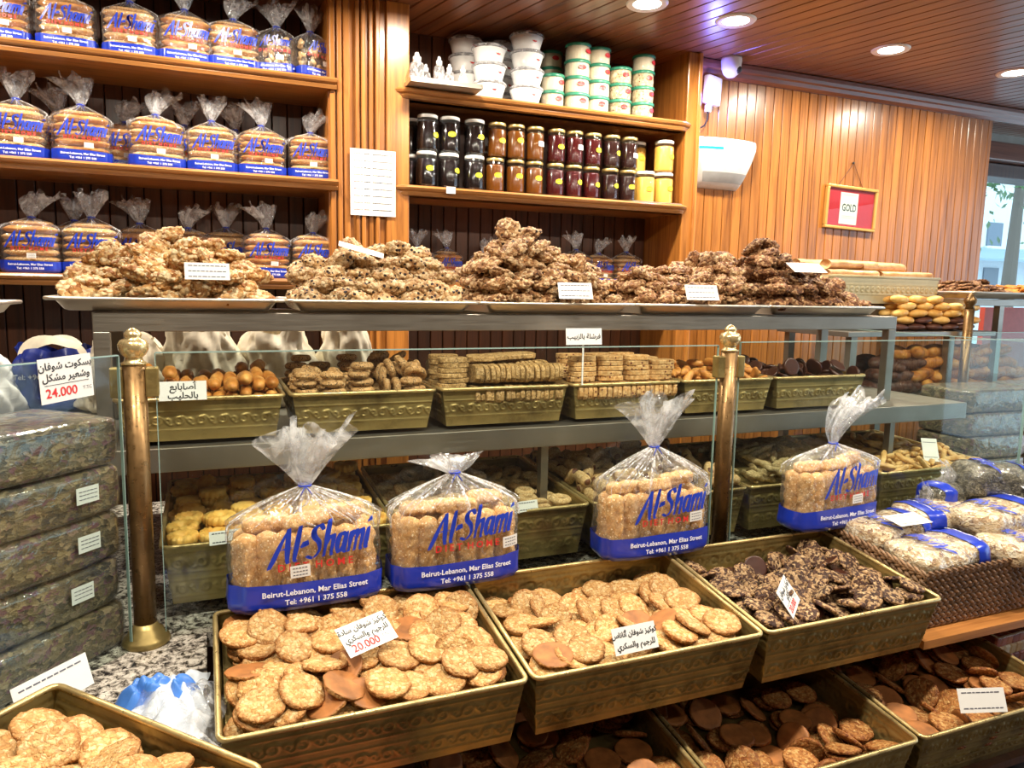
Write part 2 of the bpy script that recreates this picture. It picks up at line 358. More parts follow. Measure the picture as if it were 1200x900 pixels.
def catmull(P, n=6):
    P = [Vector(q) for q in P]; Q = [P[0]]+P+[P[-1]]; o = []
    for i in range(1, len(Q)-2):
        a, b, c, d = Q[i-1:i+3]
        for k in range(n):
            t = k/n; o.append(.5*((2*b)+(c-a)*t+(2*a-5*b+4*c-d)*t*t+(3*b-a-3*c+d)*t**3))
    o.append(P[-1]); return o
BRUSH = [[(0, -.12), (.12, .2), (.3, .7), (.46, 1.02)], [(.44, 1.02), (.47, .5), (.52, .02), (.6, 0)], [(.1, .36), (.3, .42), (.6, .42)],
         [(.78, 1.05), (.74, .5), (.72, .06), (.8, 0)], [(.93, .40), (.94, .54)], [(1.02, .42), (1.03, .56)],
         [(1.5, .84), (1.38, 1.0), (1.22, .88), (1.24, .66), (1.4, .46), (1.44, .2), (1.28, 0), (1.08, .08)],
         [(1.66, 1.1), (1.63, .5), (1.6, 0)], [(1.62, .34), (1.74, .6), (1.84, .52), (1.82, .05), (1.88, 0)],
         [(2.2, .55), (2.06, .62), (1.98, .3), (2.05, .02), (2.18, .25)], [(2.24, .62), (2.2, .1), (2.28, 0)],
         [(2.4, .62), (2.36, 0)], [(2.38, .36), (2.5, .62), (2.57, .5), (2.54, 0)], [(2.56, .36), (2.68, .62), (2.76, .5), (2.73, .05), (2.8, 0)],
         [(2.94, .62), (2.9, .08), (2.98, 0)], [(2.96, .82), (2.99, .92)]]
def brush_vf(size, w=.085):
    V = []; F = []; nib = Vector((math.cos(.25), math.sin(.25)))*w
    for st in BRUSH:
        P = catmull(st); n = len(V); N = len(P)
        for i, p in enumerate(P):
            k = (.55+.45*math.sin(pi*min(1, (i+1)/N*1.4)))
            for s in (-1, 1):
                q = p+nib*s*k; V.append(((q.x-1.5+q.y*.22)*size, (q.y-.5)*size, 0))
                V.append(((q.x-1.5+(q.y+.03)*.22)*size, (q.y+.035-.5)*size, 0))
        for i in range(N-1):
            a = n+i*4; b = a+4
            F += [(a, a+2, b+2, b), (a+1, a+3, b+3, b+1)]
    return V, F
TXT = {}
TXT['brand'] = brush_vf(1.0)
TXT['diet'] = text_vf('D I E T  H O M E', 1, bold=.02)
TXT['addr'] = text_vf('Beirut-Lebanon, Mar Elias Street', 1, bold=.02)
TXT['tel'] = text_vf('Tel: +961 1 375 558', 1, bold=.02)
def put_flat(vf, size, cx, cy, z=0, rot=0):
    c, s = math.cos(rot), math.sin(rot)
    return [(cx+(x*c-y*s)*size, cy+(x*s+y*c)*size, z) for x, y, _ in vf[0]], vf[1]
# ---------------------------------------------------------------- where the trays stand
TR = {'F1': {'c': (0.2675, 1.3925, 0.845), 'W': 0.545, 'D': 0.39815, 'H': 0.14, 'tilt': 0.12591, 'rz': 0.0},
'F2': {'c': (0.8225, 1.3925, 0.845), 'W': 0.545, 'D': 0.39815, 'H': 0.14, 'tilt': 0.12591, 'rz': 0.0},
'F3': {'c': (1.3725, 1.3925, 0.845), 'W': 0.535, 'D': 0.39815, 'H': 0.14, 'tilt': 0.12591, 'rz': 0.0},
'L1': {'c': (0.6525, 1.29, 0.575), 'W': 0.545, 'D': 0.40311, 'H': 0.14, 'tilt': 0.12435, 'rz': 0.0},
'L2': {'c': (1.2025, 1.29, 0.575), 'W': 0.535, 'D': 0.40311, 'H': 0.14, 'tilt': 0.12435, 'rz': 0.0},
'L3': {'c': (1.755, 1.29, 0.575), 'W': 0.55, 'D': 0.40311, 'H': 0.14, 'tilt': 0.12435, 'rz': 0.0},
'M1': {'c': (0.15, 1.97, 0.9875), 'W': 0.52, 'D': 0.50062, 'H': 0.14, 'tilt': 0.04996, 'rz': 0.0},
'M2': {'c': (0.6825, 1.97, 0.9875), 'W': 0.525, 'D': 0.50062, 'H': 0.14, 'tilt': 0.04996, 'rz': 0.0},
'M3': {'c': (1.215, 1.97, 0.9875), 'W': 0.52, 'D': 0.50062, 'H': 0.14, 'tilt': 0.04996, 'rz': 0.0},
'M4': {'c': (1.745, 1.97, 0.9875), 'W': 0.52, 'D': 0.50062, 'H': 0.14, 'tilt': 0.04996, 'rz': 0.0},
'M5': {'c': (2.275, 1.97, 0.9875), 'W': 0.52, 'D': 0.50062, 'H': 0.14, 'tilt': 0.04996, 'rz': 0.0},
'U0': {'c': (-0.015, 2.015, 1.283), 'W': 0.37, 'D': 0.33, 'H': 0.1, 'tilt': 0.0, 'rz': 0.0},
'U1': {'c': (0.3665, 2.015, 1.283), 'W': 0.373, 'D': 0.33, 'H': 0.1, 'tilt': 0.0, 'rz': 0.0},
'U2': {'c': (0.75, 2.015, 1.283), 'W': 0.376, 'D': 0.33, 'H': 0.1, 'tilt': 0.0, 'rz': 0.0},
'U3': {'c': (1.13, 2.015, 1.283), 'W': 0.364, 'D': 0.33, 'H': 0.1, 'tilt': 0.0, 'rz': 0.0},
'U4': {'c': (1.4935, 2.015, 1.283), 'W': 0.343, 'D': 0.33, 'H': 0.1, 'tilt': 0.0, 'rz': 0.0},
'U5': {'c': (1.8675, 2.015, 1.283), 'W': 0.385, 'D': 0.33, 'H': 0.1, 'tilt': 0.0, 'rz': 0.0},
'B': {'c': (-0.26946, 0.94479, 0.905), 'W': 0.53, 'D': 0.4, 'H': 0.14, 'tilt': 0.09967, 'rz': 0.8203}}
SH = {'S1': (-0.335, 0.18, 1.93, 2.3, 1.512), 'S2': (0.19, 0.695, 1.93, 2.3, 1.512), 'S3': (0.705, 1.195, 1.93, 2.3, 1.512), 'S4': (1.205, 1.705, 1.93, 2.3, 1.512), 'S5': (1.715, 2.215, 1.93, 2.3, 1.512)}
FILL = {'F1': ('disc', 0.055, 112), 'F2': ('disc', 0.088, 105), 'F3': ('choc', 0.082, 175), 'B': ('disc', 0.065, 90), 'L1': ('disc', 0.075, 88), 'L2': ('disc', 0.115, 80), 'L3': ('disc', 0.115, 84), 'M1': ('rosette', 0.06, 110), 'M2': ('ring', 0.08, 80), 'M3': ('roll', 0.06, 95), 'M4': ('twist', 0.045, 90), 'M5': ('stick', 0.06, 120), 'U0': ('finger', 0.05, 62), 'U1': ('ring', 0.045, 85), 'U4': ('oval', 0.04, 90), 'U5': ('choc', 0.05, 55)}
# ================================================================ THE SHOP SHELL
def struct(name, parent=None, **k): return empty(name) if False else tagp(empty(name), kind='structure')
BACK, WALL = 3.42, 3.20
NPLK = 0
def planks(parent, x0, x1, y, z0, z1, mat, pitch=.057, backing=True, gap=.004):
    """vertical tongue-and-groove boards facing -Y, each its own part"""
    n = max(1, round((x1-x0)/pitch)); p = (x1-x0)/n
    v, f = box(-p/2+gap/2, p/2-gap/2, -.012, 0, z0, z1, .0025, 1); me = mk('plank', v, f, mat)
    for i in range(n): ob('plank', me, parent, (x0+p*(i+.5), y, 0))
wb = struct('wall_back')
ob('backing', mk('backing', *box(-3.2, 4.37, 3.435, 3.50, -.02, CEIL+.1), M_['gap']), wb)
planks(wb, -1.35, .47, BACK+.012, .0, CEIL, M_['dark'], .062)
planks(wb, .80, 2.15, BACK+.012, .0, CEIL, M_['dark'], .062)
planks(wb, 2.228, 4.37, WALL, .0, CEIL-.03, M_['honey'], .0583)
ob('wall_infill', mk('wall_infill', *box(2.228, 4.37, WALL+.001, 3.43, -.02, CEIL), M_['gap']), wb)
ob('wall_end', mk('wall_end', *box(4.37, 4.40, WALL-.012, 3.9, -.02, CEIL), M_['honey']), wb)
ob('side_panel', mk('side_panel', *box(-3.2, -1.35, 3.40, 3.435, -.02, CEIL), M_['dark']), wb)
# pilasters with raised mouldings
def pilaster(x0, x1, ribs, label):
    p = tagp(empty('trim_1' if x0 < 1 else 'trim_2'), kind='structure')
    ob('core', mk('core', *box(x0, x1, 3.11, 3.43, 0, CEIL), M_['honey']), p)
    for a, b, d in ribs:
        ob('moulding', mk('moulding', *box(a, b, 3.11-d, 3.11, 0, CEIL-.001, .004), M_['honey']), p)
    return p
pilaster(.47, .795, [(.475, .497, .016), (.503, .522, .022), (.528, .555, .012), (.575, .592, .02), (.598, .615, .024), (.63, .648, .014), (.655, .672, .024), (.70, .795, .02)], 'l')
pilaster(2.15, 2.225, [(2.15, 2.225, .014), (2.203, 2.225, .024)], 'r')
# crown moulding
pr = [(0, 0), (-.012, .0), (-.03, .012), (-.036, .03), (-.046, .036), (-.05, .052), (-.05, .07), (0, .07)]
v = [(x, WALL-.012+a, CEIL-.075+b) for x in (2.228, 7.5) for a, b in pr]; n = len(pr)
f = [(i, (i+1) % n, n+(i+1) % n, n+i) for i in range(n)]+[tuple(range(n)), tuple(range(2*n-1, n-1, -1))]
ob('trim_3', mk('trim_3', v, f, M_['crown']), kind='structure')
# ceiling: slanted boards, each a part of the ceiling
ce = struct('ceiling')
ob('ceiling_slab', mk('ceiling_slab', *box(-3.2, 7.8, -2.6, 3.9, CEIL+.012, CEIL+.08), M_['gap']), ce)
ca = math.radians(13.5); cp = .0745; cd = Vector((-math.sin(ca), math.cos(ca), 0)); cn = Vector((math.cos(ca), math.sin(ca), 0))
v, f = box(-cp/2+.003, cp/2-.003, -2.9, 2.9, 0, .012, .002, 1); cb = mk('ceiling_board', v, f, M_['ceil'])
for i in range(-44, 100):
    c = Vector((0.3, .62, CEIL))+cn*(i*cp)
    ob('ceiling_board', cb, ce, c, (0, 0, ca))
fl = mk('floor', *box(-3.2, 7.8, -2.6, 6, -.05, 0), M_['floor']); ob('floor', fl, kind='structure')
ob('wall_left', mk('wall_left', *box(-3.3, -3.2, -2.6, 3.5, 0, CEIL+.08), M_['honey']), kind='structure')
ob('wall_front', mk('wall_front', *box(-3.2, 7.8, -2.7, -2.6, 0, CEIL+.08), M_['plaster']), kind='structure')
# shop front beyond the end of the panelled wall
sf = struct('window_1')
ob('header_beam', mk('header_beam', *box(4.41, 7.8, 3.62, 3.9, 2.50, 2.62, .006), M_['crown']), sf)
ob('header_beam', mk('header_beam', *box(4.41, 7.8, 3.70, 3.9, 2.40, 2.495, .006), M_['dark']), sf)
ob('shutter_box', mk('shutter_box', *box(4.41, 7.8, 3.66, 3.9, 2.62, CEIL+.01), M_['steel']), sf)
for x in (4.42, 7.0): ob('window_post', mk('window_post', *box(x, x+.05, 3.80, 3.88, 0, 2.40, .004), M_['steel']), sf)
ob('window_sill', mk('window_sill', *box(4.47, 7.0, 3.76, 3.88, .0, .35, .004), M_['steel']), sf)
ob('pane', mk('pane', *box(4.47, 7.0, 3.835, 3.843, .35, 2.40), M_['glass']), sf)
# street outside
ob('ground', mk('ground', *box(-10, 45, 6, 45, -.25, -.2), plain('pale_street', S(170, 175, 180), .8)), kind='structure')
bl = empty('building', (19.5, 14.5, -.2), label='pale building across the street seen through the shop front', cat='building')
ob('facade', mk('facade', *box(-3, 7, 0, 4, 0, 7), plain('pale_facade', S(236, 242, 246), .8)), bl)
for i in range(4):
    for j in range(3):
        w = ob('window', mk('window', *box(-2.6+i*1.1, -2.0+i*1.1, -.04, .02, .7+j*1.25, 1.35+j*1.25), plain('far_window', S(90, 110, 130), .2)), bl)
        ob('sill', mk('sill', *box(-2.68+i*1.1, -1.92+i*1.1, -.12, .0, .62+j*1.25, .70+j*1.25), M_['white']), w)
ob('awning', mk('awning', [(-3, 0, 3.1), (7, 0, 3.1), (7, -1.4, 2.7), (-3, -1.4, 2.7), (-3, 0, 3.16), (7, 0, 3.16), (7, -1.4, 2.76), (-3, -1.4, 2.76)],
   [(0, 1, 2, 3), (7, 6, 5, 4), (0, 4, 5, 1), (1, 5, 6, 2), (2, 6, 7, 3), (3, 7, 4, 0)], plain('awning_cloth', S(150, 176, 200), .7)), bl)
tr = empty('tree', (14.6, 10.0, -.2), label='leafy street tree outside above the shop window view', cat='tree')
ob('trunk', mk('trunk', *tube([(0, 0, 0), (.1, 0, 2), (.3, .1, 4), (.2, 0, 5.4)], [.16, .13, .09, .04]), plain('bark', S(90, 76, 60), .8)), tr)
LV = []; rg = random.Random(3)
for i in range(1500):
    c = Vector((rg.gauss(.2, 1.3), rg.gauss(0, .9), rg.gauss(4.7, .65))); R = Euler((rg.random()*6, rg.random()*6, rg.random()*6)).to_matrix(); s = .085
    LV.append(([tuple(c+R @ Vector(q)*s) for q in ((-1, 0, 0), (0, -.5, .1), (1, 0, 0), (0, .5, .1))], [(0, 1, 2, 3)]))
ob('foliage', mk('foliage', *jn(LV), plain('leaves', S(84, 120, 70), .6, var=.4)), tr)
car = empty('car', (17.2, 12.9, -.2), label='pale parked car on the street outside', cat='car')
prof = [(-2.1, .35), (-2.1, .8), (-1.5, .95), (-.9, 1.4), (.8, 1.4), (1.5, .95), (2.1, .8), (2.1, .35)]
v = [(x, y, z) for y in (-.8, .8) for x, z in prof]; n = 8
ob('car_body', mk('car_body', v, [tuple(range(8)), tuple(range(15, 7, -1))]+[(i, (i+1) % n, n+(i+1) % n, n+i) for i in range(n)], M_['white']), car)
for x in (-1.3, 1.3):
    for y in (-.8, .8): ob('wheel', mk('wheel', *xf(lathe([(.33, -.09), (.33, .09)], 16), Matrix.Rotation(pi/2, 4, 'X')), M_['rubber']), car, (x, y, .33))
# downlights
ringm = mk('lamp_ring', *lathe([(.055, -.002), (.078, -.006), (.084, 0), (.084, .004), (.055, .004)], 32, False), M_['white'], True)
glm = mk('lamp_lens', *lathe([(.001, .0), (.060, .0)], 32, False), M_['glow'])
for i, (x, y) in enumerate(LAMP_POS):
    vis = {0: 'round ceiling downlight nearest the stacked tubs', 1: 'round ceiling downlight above the dome camera', 2: 'round ceiling downlight in mid ceiling above the framed certificate', 3: 'round ceiling downlight at the right edge near the shop front'}
    lab = vis.get(i, 'round ceiling downlight overhead, the %s of those out of the picture' % (ORD[i-4] if i > 3 else ''))
    t = empty('ceiling_downlight', (x, y, CEIL-.001), label=lab, cat='lamp', group='ceiling downlights')
    ob('lamp_ring', ringm, t); ob('lamp_lens', glm, t, (0, 0, -.001))
    ld = bpy.data.lights.new('lamp', 'AREA'); ld.shape = 'DISK'; ld.size = .11; ld.energy = LAMP_POWER*(1.08 if y > 2 else (1.55 if y > 0 else .45)); ld.color = LAMP_COLOR; ld.spread = math.radians(172)
    lo = ob('lamp', ld, t, (0, 0, -.012))
# ---------------------------------------------------------------- wall shelves
def shelf(x0, x1, z, label, y0=3.085, ends=(0, 0), h=.042):
    """shelf board with a rounded, stepped nosing; ends rounded in plan where they stand free"""
    prof = [(.0, -h), (-.006, -h), (-.012, -h*.72), (-.010, -h*.6), (-.022, -h*.45), (-.026, -h*.25), (-.020, -.003), (-.010, 0), (.0, 0)]
    path = []
    y1 = BACK
    rl = .07
    if ends[0]: path += [(x0+rl-rl*math.sin(a), y0+rl-rl*math.cos(a), -math.sin(a), -math.cos(a)) for a in np.linspace(pi/2, 0, 7)]
    else: path += [(x0, y0, 0, -1)]
    if ends[1]: path += [(x1-rl+rl*math.sin(a), y0+rl-rl*math.cos(a), math.sin(a), -math.cos(a)) for a in np.linspace(0, pi/2, 7)]
    else: path += [(x1, y0, 0, -1)]
    V = []; F = []; n = len(prof)
    for (x, y, nx, ny) in path:
        for d, zz in prof: V.append((x-nx*d*1.0 if False else x+nx*(-d), y+ny*(-d), z+zz))
    for i in range(len(path)-1):
        for k in range(n-1): F.append((i*n+k, (i+1)*n+k, (i+1)*n+k+1, i*n+k+1))
    # top and bottom caps
    e = len(V); ring_t = [i*n+n-1 for i in range(len(path))]; ring_b = [i*n for i in range(len(path))]
    yb = 3.11 if ends[0] else y1
    V += [(x1, y1 if not ends[1] else 3.11, z), (x0, y1 if not ends[0] else 3.11, z), (x1, y1 if not ends[1] else 3.11, z-h), (x0, y1 if not ends[0] else 3.11, z-h)]
    F.append(tuple(ring_t+[e, e+1])); F.append(tuple(reversed(ring_b+[e+2, e+3])))
    F.append((e+1, e, e+2, e+3))
    F.append(tuple([k for k in range(0, n)]+[e+1, e+3])); F.append(tuple([(len(path)-1)*n+k for k in range(n)]+[e, e+2]))
    root = empty('wall_shelf', (0, 0, 0), label=label, cat='shelf', group='wooden wall shelves')
    ob('shelf_nosing', mk('shelf_nosing', V, F, M_['honeyx']), root)
    if ends[0]: ob('shelf_board', mk('shelf_board', *box(.797, 2.148, 3.10, BACK-.002, z-h+.002, z-.0005), M_['honeyx']), root)
ZS = (2.355, 1.968, 1.572)
for z, nm in zip(ZS, ('topmost', 'middle', 'lowest')):
    shelf(-2.6, .468 if False else .50, z, nm+' wooden shelf of toast bags in the left bay', y0=3.085)
shelf(.735, 2.175, ZS[0], 'rounded wooden shelf carrying the white tubs', ends=(1, 1))
shelf(.735, 2.175, ZS[1], 'rounded wooden shelf carrying the glass jars', ends=(1, 1))
shelf2 = empty('wall_shelf', label='plain wooden shelf low in the niche, behind the cookie mounds', cat='shelf', group='wooden wall shelves')
ob('shelf_board', mk('shelf_board', *box(.80, 2.146, 3.13, BACK-.002, 1.545, 1.575, .004), M_['honeyx']), shelf2)
# ================================================================ COUNTERS
def slab(name, poly, z0, z1, mat, parent=None, **k):
    n = len(poly); v = [(x, y, z) for z in (z0, z1) for x, y in poly]
    f = [tuple(range(n-1, -1, -1)), tuple(range(n, 2*n))]+[(i, (i+1) % n, n+(i+1) % n, n+i) for i in range(n)]
    return ob(name, mk(name, v, f, mat), parent, **k)
ct = empty('display_counter', label='long glass-fronted display counter with bronze posts and granite top', cat='counter')
slab('granite_top', [(-.02, 1.655), (-.02, 1.42), (-.60, .86), (-1.6, .86), (-1.6, 2.75), (2.62, 2.75), (2.62, 1.655)], .765, .80, M_['granite'], ct)
slab('counter_body', [(0, 1.70), (-1.5, 1.70), (-1.5, 2.70), (2.60, 2.70), (2.60, 1.70)], 0, .765, M_['dark'], ct)
slab('counter_body', [(-.06, 1.68), (-.08, 1.44), (-.62, .92), (-1.5, .92), (-1.5, 1.68)], 0, .765, M_['dark'], ct)
# middle metal shelf in the case
ob('case_shelf', mk('case_shelf', *box(-.27, 2.55, 1.84, 2.62, 1.115, 1.172, .002), M_['steel']), ct)
ob('case_shelf', mk('case_shelf', *box(-1.2, -.271, 2.22, 2.62, 1.115, 1.172, .002), M_['steel']), ct)
for x in (.86, 2.2): ob('shelf_leg', mk('shelf_leg', *box(x, x+.022, 1.86, 1.885, .80, 1.115), M_['steel']), ct)
ob('tray_rail', mk('tray_rail', *box(-.245, 2.30, 1.955, 1.985, 1.432, 1.478, .002), M_['steel']), ct)
ob('tray_rail', mk('tray_rail', *box(-.245, 2.30, 2.27, 2.30, 1.432, 1.478, .002), M_['steel']), ct)
for x in (-.245, 2.265):
    ob('rail_crossbar', mk('rail_crossbar', *box(x, x+.035, 1.985, 2.27, 1.440, 1.478, .002), M_['steel']), ct)
    for y in (1.955, 2.27): ob('rail_leg', mk('rail_leg', *box(x, x+.035, y, y+.03, 1.173, 1.432, .002), M_['steel']), ct)
def knob_post(x, y, z0, z1, r=.022):
    p = empty('bronze_post', (x, y, z0)); p.parent = ct
    h = z1-z0-.075
    a = ob('post_shaft', mk('post_shaft', *lathe([(r, .03), (r, h)], 32), M_['post'], False), ct, (x, y, z0)); a.data.polygons.foreach_set('use_smooth', [True]*32+[False]*2)
    ob('post_base', mk('post_base', *lathe([(.045, 0), (.047, .006), (.044, .014), (.036, .02), (.034, .028), (r+.003, .034), (r, .045)], 32), M_['brass'], True), ct, (x, y, z0))
    k = [(r, 0), (r+.003, .003), (.018, .007), (.016, .014), (.022, .020), (.0275, .030), (.0285, .040), (.024, .049), (.014, .053), (.0165, .058), (.016, .062), (.010, .069), (.003, .073), (.0005, .0735)]
    ob('post_knob', mk('post_knob', *lathe(k, 32), M_['knob'], True), ct, (x, y, z0+h))
    bpy.data.objects.remove(p)
    for s in ((-1, 1) if x < 2 else ()):
        for z in (.55,):
            ob('glass_clip', mk('glass_clip', *box(-.012, .012, -.014, .014, -.03, .03, .003), M_['brass']), ct, (x+s*(r+.010), y, z0+z))
knob_post(-.137, 1.65, .80, 1.46); knob_post(1.322, 1.65, .80, 1.467, .0225)
# glass panes: front, chamfered corner, right end
def pane(x0, y0, x1, y1, z0, z1, name='glass_pane'):
    d = Vector((x1-x0, y1-y0, 0)); L = d.length; a = math.atan2(d.y, d.x)
    o = ob(name, mk(name, *join(box(0, L, -.003, .003, z0, z1), box(0, L, -.0034, .0034, z1, z1+.0025), box(-.0015, 0, -.0034, .0034, z0, z1), box(L, L+.0015, -.0034, .0034, z0, z1))[:2], [M_['glass'], M_['edge']], mi=[0]*6+[1]*18), ct, (x0, y0, 0), (0, 0, a)); return o
PD = Vector((-.68, -.733, 0))
pane(-.098, 1.652, 1.285, 1.652, .815, 1.407); pane(1.36, 1.652, 2.575, 1.652, .815, 1.415)
pane(2.58, 1.66, 2.58, 2.55, .815, 1.405)
c0 = Vector((-.163, 1.622, 0)); c1 = c0+PD*.85
pane(c1.x, c1.y, c0.x, c0.y, .802, 1.405)
# sloped shelves carrying the brass trays
def sloped(x0, x1, yf, zf, yb, zb, t, mat, label):
    v = [(x, y, z+d) for x in (x0, x1) for (y, z) in ((yf, zf), (yb, zb)) for d in (-t, 0)]
    f = [(0, 1, 3, 2), (4, 6, 7, 5), (0, 4, 5, 1), (2, 3, 7, 6), (0, 2, 6, 4), (1, 5, 7, 3)]
    r = empty('tray_ledge', label=label, cat='shelf'); ob('ledge_board', mk('ledge_board', v, f, mat), r)
    for x in (x0+.01, x1-.06): ob('ledge_leg', mk('ledge_leg', *box(x, x+.05, yb-.08, yb-.03, 0, zb-t-.002), M_['dark']), r)
    return r
sloped(-.02, 1.645, 1.30, .6915, 1.60, .729, .02, M_['dark'], 'sloping dark wooden ledge carrying the front row of brass trays')
sloped(1.652, 2.62, 1.243, .6867, 1.63, .724, .022, M_['honeyx'], 'sloping pale wooden ledge under the woven basket')
sloped(.30, 2.62, 1.11, .411, 1.50, .459, .02, M_['dark'], 'lower sloping wooden ledge in shade carrying the bottom brass trays')
# ---------------------------------------------------------------- brass trays
def relief(s, t, H, full):
    def g(d, w): return math.exp(-(d/w)**2)
    h = 0; z = t*H
    if full: bands = ((.042, .016), (.104, .014)); ropes = (.020, .064, .083, .124)
    else: bands = ((.052, .014),); ropes = (.030, .074)
    for zc, a in bands:
        p = .050; u = (s % p)-p/2; y = z-zc
        if abs(y) < a*1.3:
            r = math.hypot(u, y); h = max(h, g(r-a*.62, .0024)*.0036, g(r, .003)*.003)
            r2 = math.hypot(abs(u)-p/2, y); h = max(h, g(r2-a*.35, .0022)*.003)
            h = max(h, g(y-a*.75*math.sin(2*pi*s/p+.8), .002)*.003)
    for zr in ropes:
        if abs(z-zr) < .004: h = max(h, g(z-zr, .0016)*(.0019+.0014*math.sin(s*2*pi/.006)))
    return h
_tm = {}
def tray_meshes(W, D, H, full, mats):
    key = (round(W, 2), round(D, 2), H)
    if key in _tm: return _tm[key]
    tp = .016; V = []; F = []
    def wall(p0, p1, q0, q1, res, nz):
        L = (Vector(p1)-Vector(p0)).length; nx = max(6, int(L/res)); n = len(V)
        nrm = (Vector(p1)-Vector(p0)).cross(Vector((0, 0, 1))).normalized()
        for j in range(nz+1):
            t = j/nz
            for i in range(nx+1):
                s = i/nx; a = Vector(p0).lerp(Vector(p1), s); b = Vector(q0).lerp(Vector(q1), s)
                q = a.lerp(b, t)+nrm*(relief(s*L, t, H, full)*(0 if i in (0, nx) else 1)); V.append(tuple(q))
        for j in range(nz):
            for i in range(nx): a = n+j*(nx+1)+i; F.append((a, a+nx+1, a+nx+2, a+1))
    w, d = W/2-.006, D/2-.006; w2, d2 = w-tp, d-tp*.8
    T = [(-w, -d, 0), (w, -d, 0), (w, d, 0), (-w, d, 0)]; B = [(-w2, -d2, -H), (w2, -d2, -H), (w2, d2, -H), (-w2, d2, -H)]
    wall(T[0], T[1], B[0], B[1], .0028, 50); wall(T[2], T[3], B[2], B[3], .004, 36)
    wall(T[1], T[2], B[1], B[2], .004, 36); wall(T[3], T[0], B[3], B[0], .004, 36)
    n = len(V); V += B; F.append((n, n+3, n+2, n+1))
    body = mk('tray_body', V, F, mats[0], True)
    P = []; c = .014; r = .0052
    for sx, sy, a0 in ((1, -1, -pi/2), (1, 1, 0), (-1, 1, pi/2), (-1, -1, pi)):
        for k in range(4): a = a0+k*pi/6; P.append((sx*(W/2-c-r*.5)+c*math.cos(a), sy*(D/2-c-r*.5)+c*math.sin(a), 0))
    rim = mk('rim', *tube(P, r, 8, True), mats[1], True)
    _tm[key] = (body, rim); return _tm[key]
def tray_matrix(k):
    t = TR[k]; return Matrix.Translation(t['c']) @ Matrix.Rotation(t['rz'], 4, 'Z') @ Matrix.Rotation(t['tilt'], 4, 'X')
def brass_tray(k, label, group, lin=None, mats=None, name='brass_tray'):
    t = TR[k]; mats = mats or (M_['brass'], M_['rim'])
    o = empty(name, label=label, cat='tray', group=group); o.matrix_world = tray_matrix(k)
    b, r = tray_meshes(t['W'], t['D'], t['H'], t['H'] > .12, mats); ob('tray_body', b, o); ob('rim', r, o)
    if lin:
        ob('liner', mk('liner', *box(-t['W']/2+.014, t['W']/2-.014, -t['D']/2+.014, t['D']/2-.014, -lin-.006, -lin), M_['brass']), o)
    return o
TL = {
'F1': 'embossed brass tray of oat cookies at the front left under two standing bags', 'F2': 'embossed brass tray of oat cookies in the middle of the front row', 'F3': 'embossed brass tray of chocolate oat cookies beside the woven basket',
'B': 'embossed brass tray turned across the counter corner at the lower left', 'L1': 'shaded brass tray of brown cookies under the middle front tray', 'L2': 'shaded brass tray below the gap between the middle and chocolate trays', 'L3': 'shaded brass tray at the lower right, beside the striped biscuit box',
'M1': 'brass tray of piped butter biscuits behind glass beside the bronze post', 'M2': 'brass tray of knotted rings behind glass behind the second standing bag', 'M3': 'brass tray of sesame rolls behind glass behind the third standing bag', 'M4': 'brass tray of grey-green seeded twists behind glass right of the middle post', 'M5': 'brass tray of pale biscuit sticks behind glass behind the fourth standing bag',
'U0': 'small brass tray of milk fingers on the case shelf by the left post', 'U1': 'small brass tray of seeded rings on the case shelf', 'U2': 'small brass tray of upright herb slices on the case shelf', 'U3': 'small brass tray of raisin slices on the case shelf', 'U4': 'small brass tray of little ovals on the case shelf behind the middle post', 'U5': 'small brass tray of dark biscuits on the case shelf, right end'}
LIFT = {'U0': .028, 'U1': .015, 'U4': .012, 'U5': .02, 'M1': .030, 'M2': .042, 'M3': .048, 'M4': .040, 'M5': .038, 'L2': .02, 'L3': .02}
LINER = {'F1': .048, 'F2': .09, 'F3': .072, 'B': .052}
for k in TR:
    g = {'F': 'front row of brass trays', 'B': 'front row of brass trays', 'L': 'lower row of brass trays', 'M': 'brass trays behind the glass', 'U': 'small brass trays on the case shelf'}[k[0]]
    lin = LINER.get(k) or (FILL[k][1] if k in FILL else .05)-LIFT.get(k, 0)
    brass_tray(k, TL[k], g, lin)
# aluminium sheet trays on the rail
def sheet_tray(x0, x1, yf, yb, z, label, group='aluminium sheet trays on the rail'):
    W, D = x1-x0, yb-yf; H = .032
    o = empty('sheet_tray', ((x0+x1)/2, (yf+yb)/2, z), label=label, cat='tray', group=group)
    def ring(w, d, z, c=.02):
        P = []
        for sx, sy, a0 in ((1, -1, -pi/2), (1, 1, 0), (-1, 1, pi/2), (-1, -1, pi)):
            for k in range(5): a = a0+k*pi/8; P.append((sx*(w-c)+c*math.cos(a), sy*(d-c)+c*math.sin(a), z))
        return P
    R = [ring(W/2, D/2, -.004), ring(W/2, D/2, 0), ring(W/2-.012, D/2-.012, 0), ring(W/2-.016, D/2-.016, -.006), ring(W/2-.032, D/2-.03, -H+.004), ring(W/2-.04, D/2-.036, -H+.001)]
    V = [q for r in R for q in r]; n = 20
    F = [(i*n+k, i*n+(k+1) % n, (i+1)*n+(k+1) % n, (i+1)*n+k) for i in range(len(R)-1) for k in range(n)]+[tuple((len(R)-1)*n+k for k in range(n))]
    ob('tray_pan', mk('tray_pan', V, F, M_['alu'], True), o)
    P = ring(W/2, D/2, -.003); ob('rolled_edge', mk('rolled_edge', *tube(P, .0045, 8, True), M_['alu'], True), o)
    return o
STL = {'S1': 'aluminium sheet tray at the left end of the rail holding golden nut clusters', 'S2': 'aluminium sheet tray of raisin clusters, second along the rail', 'S3': 'aluminium sheet tray under the tallest cookie mound', 'S4': 'aluminium sheet tray under toasted clusters right of the tallest mound', 'S5': 'aluminium sheet tray at the right end of the rail under dark clusters'}
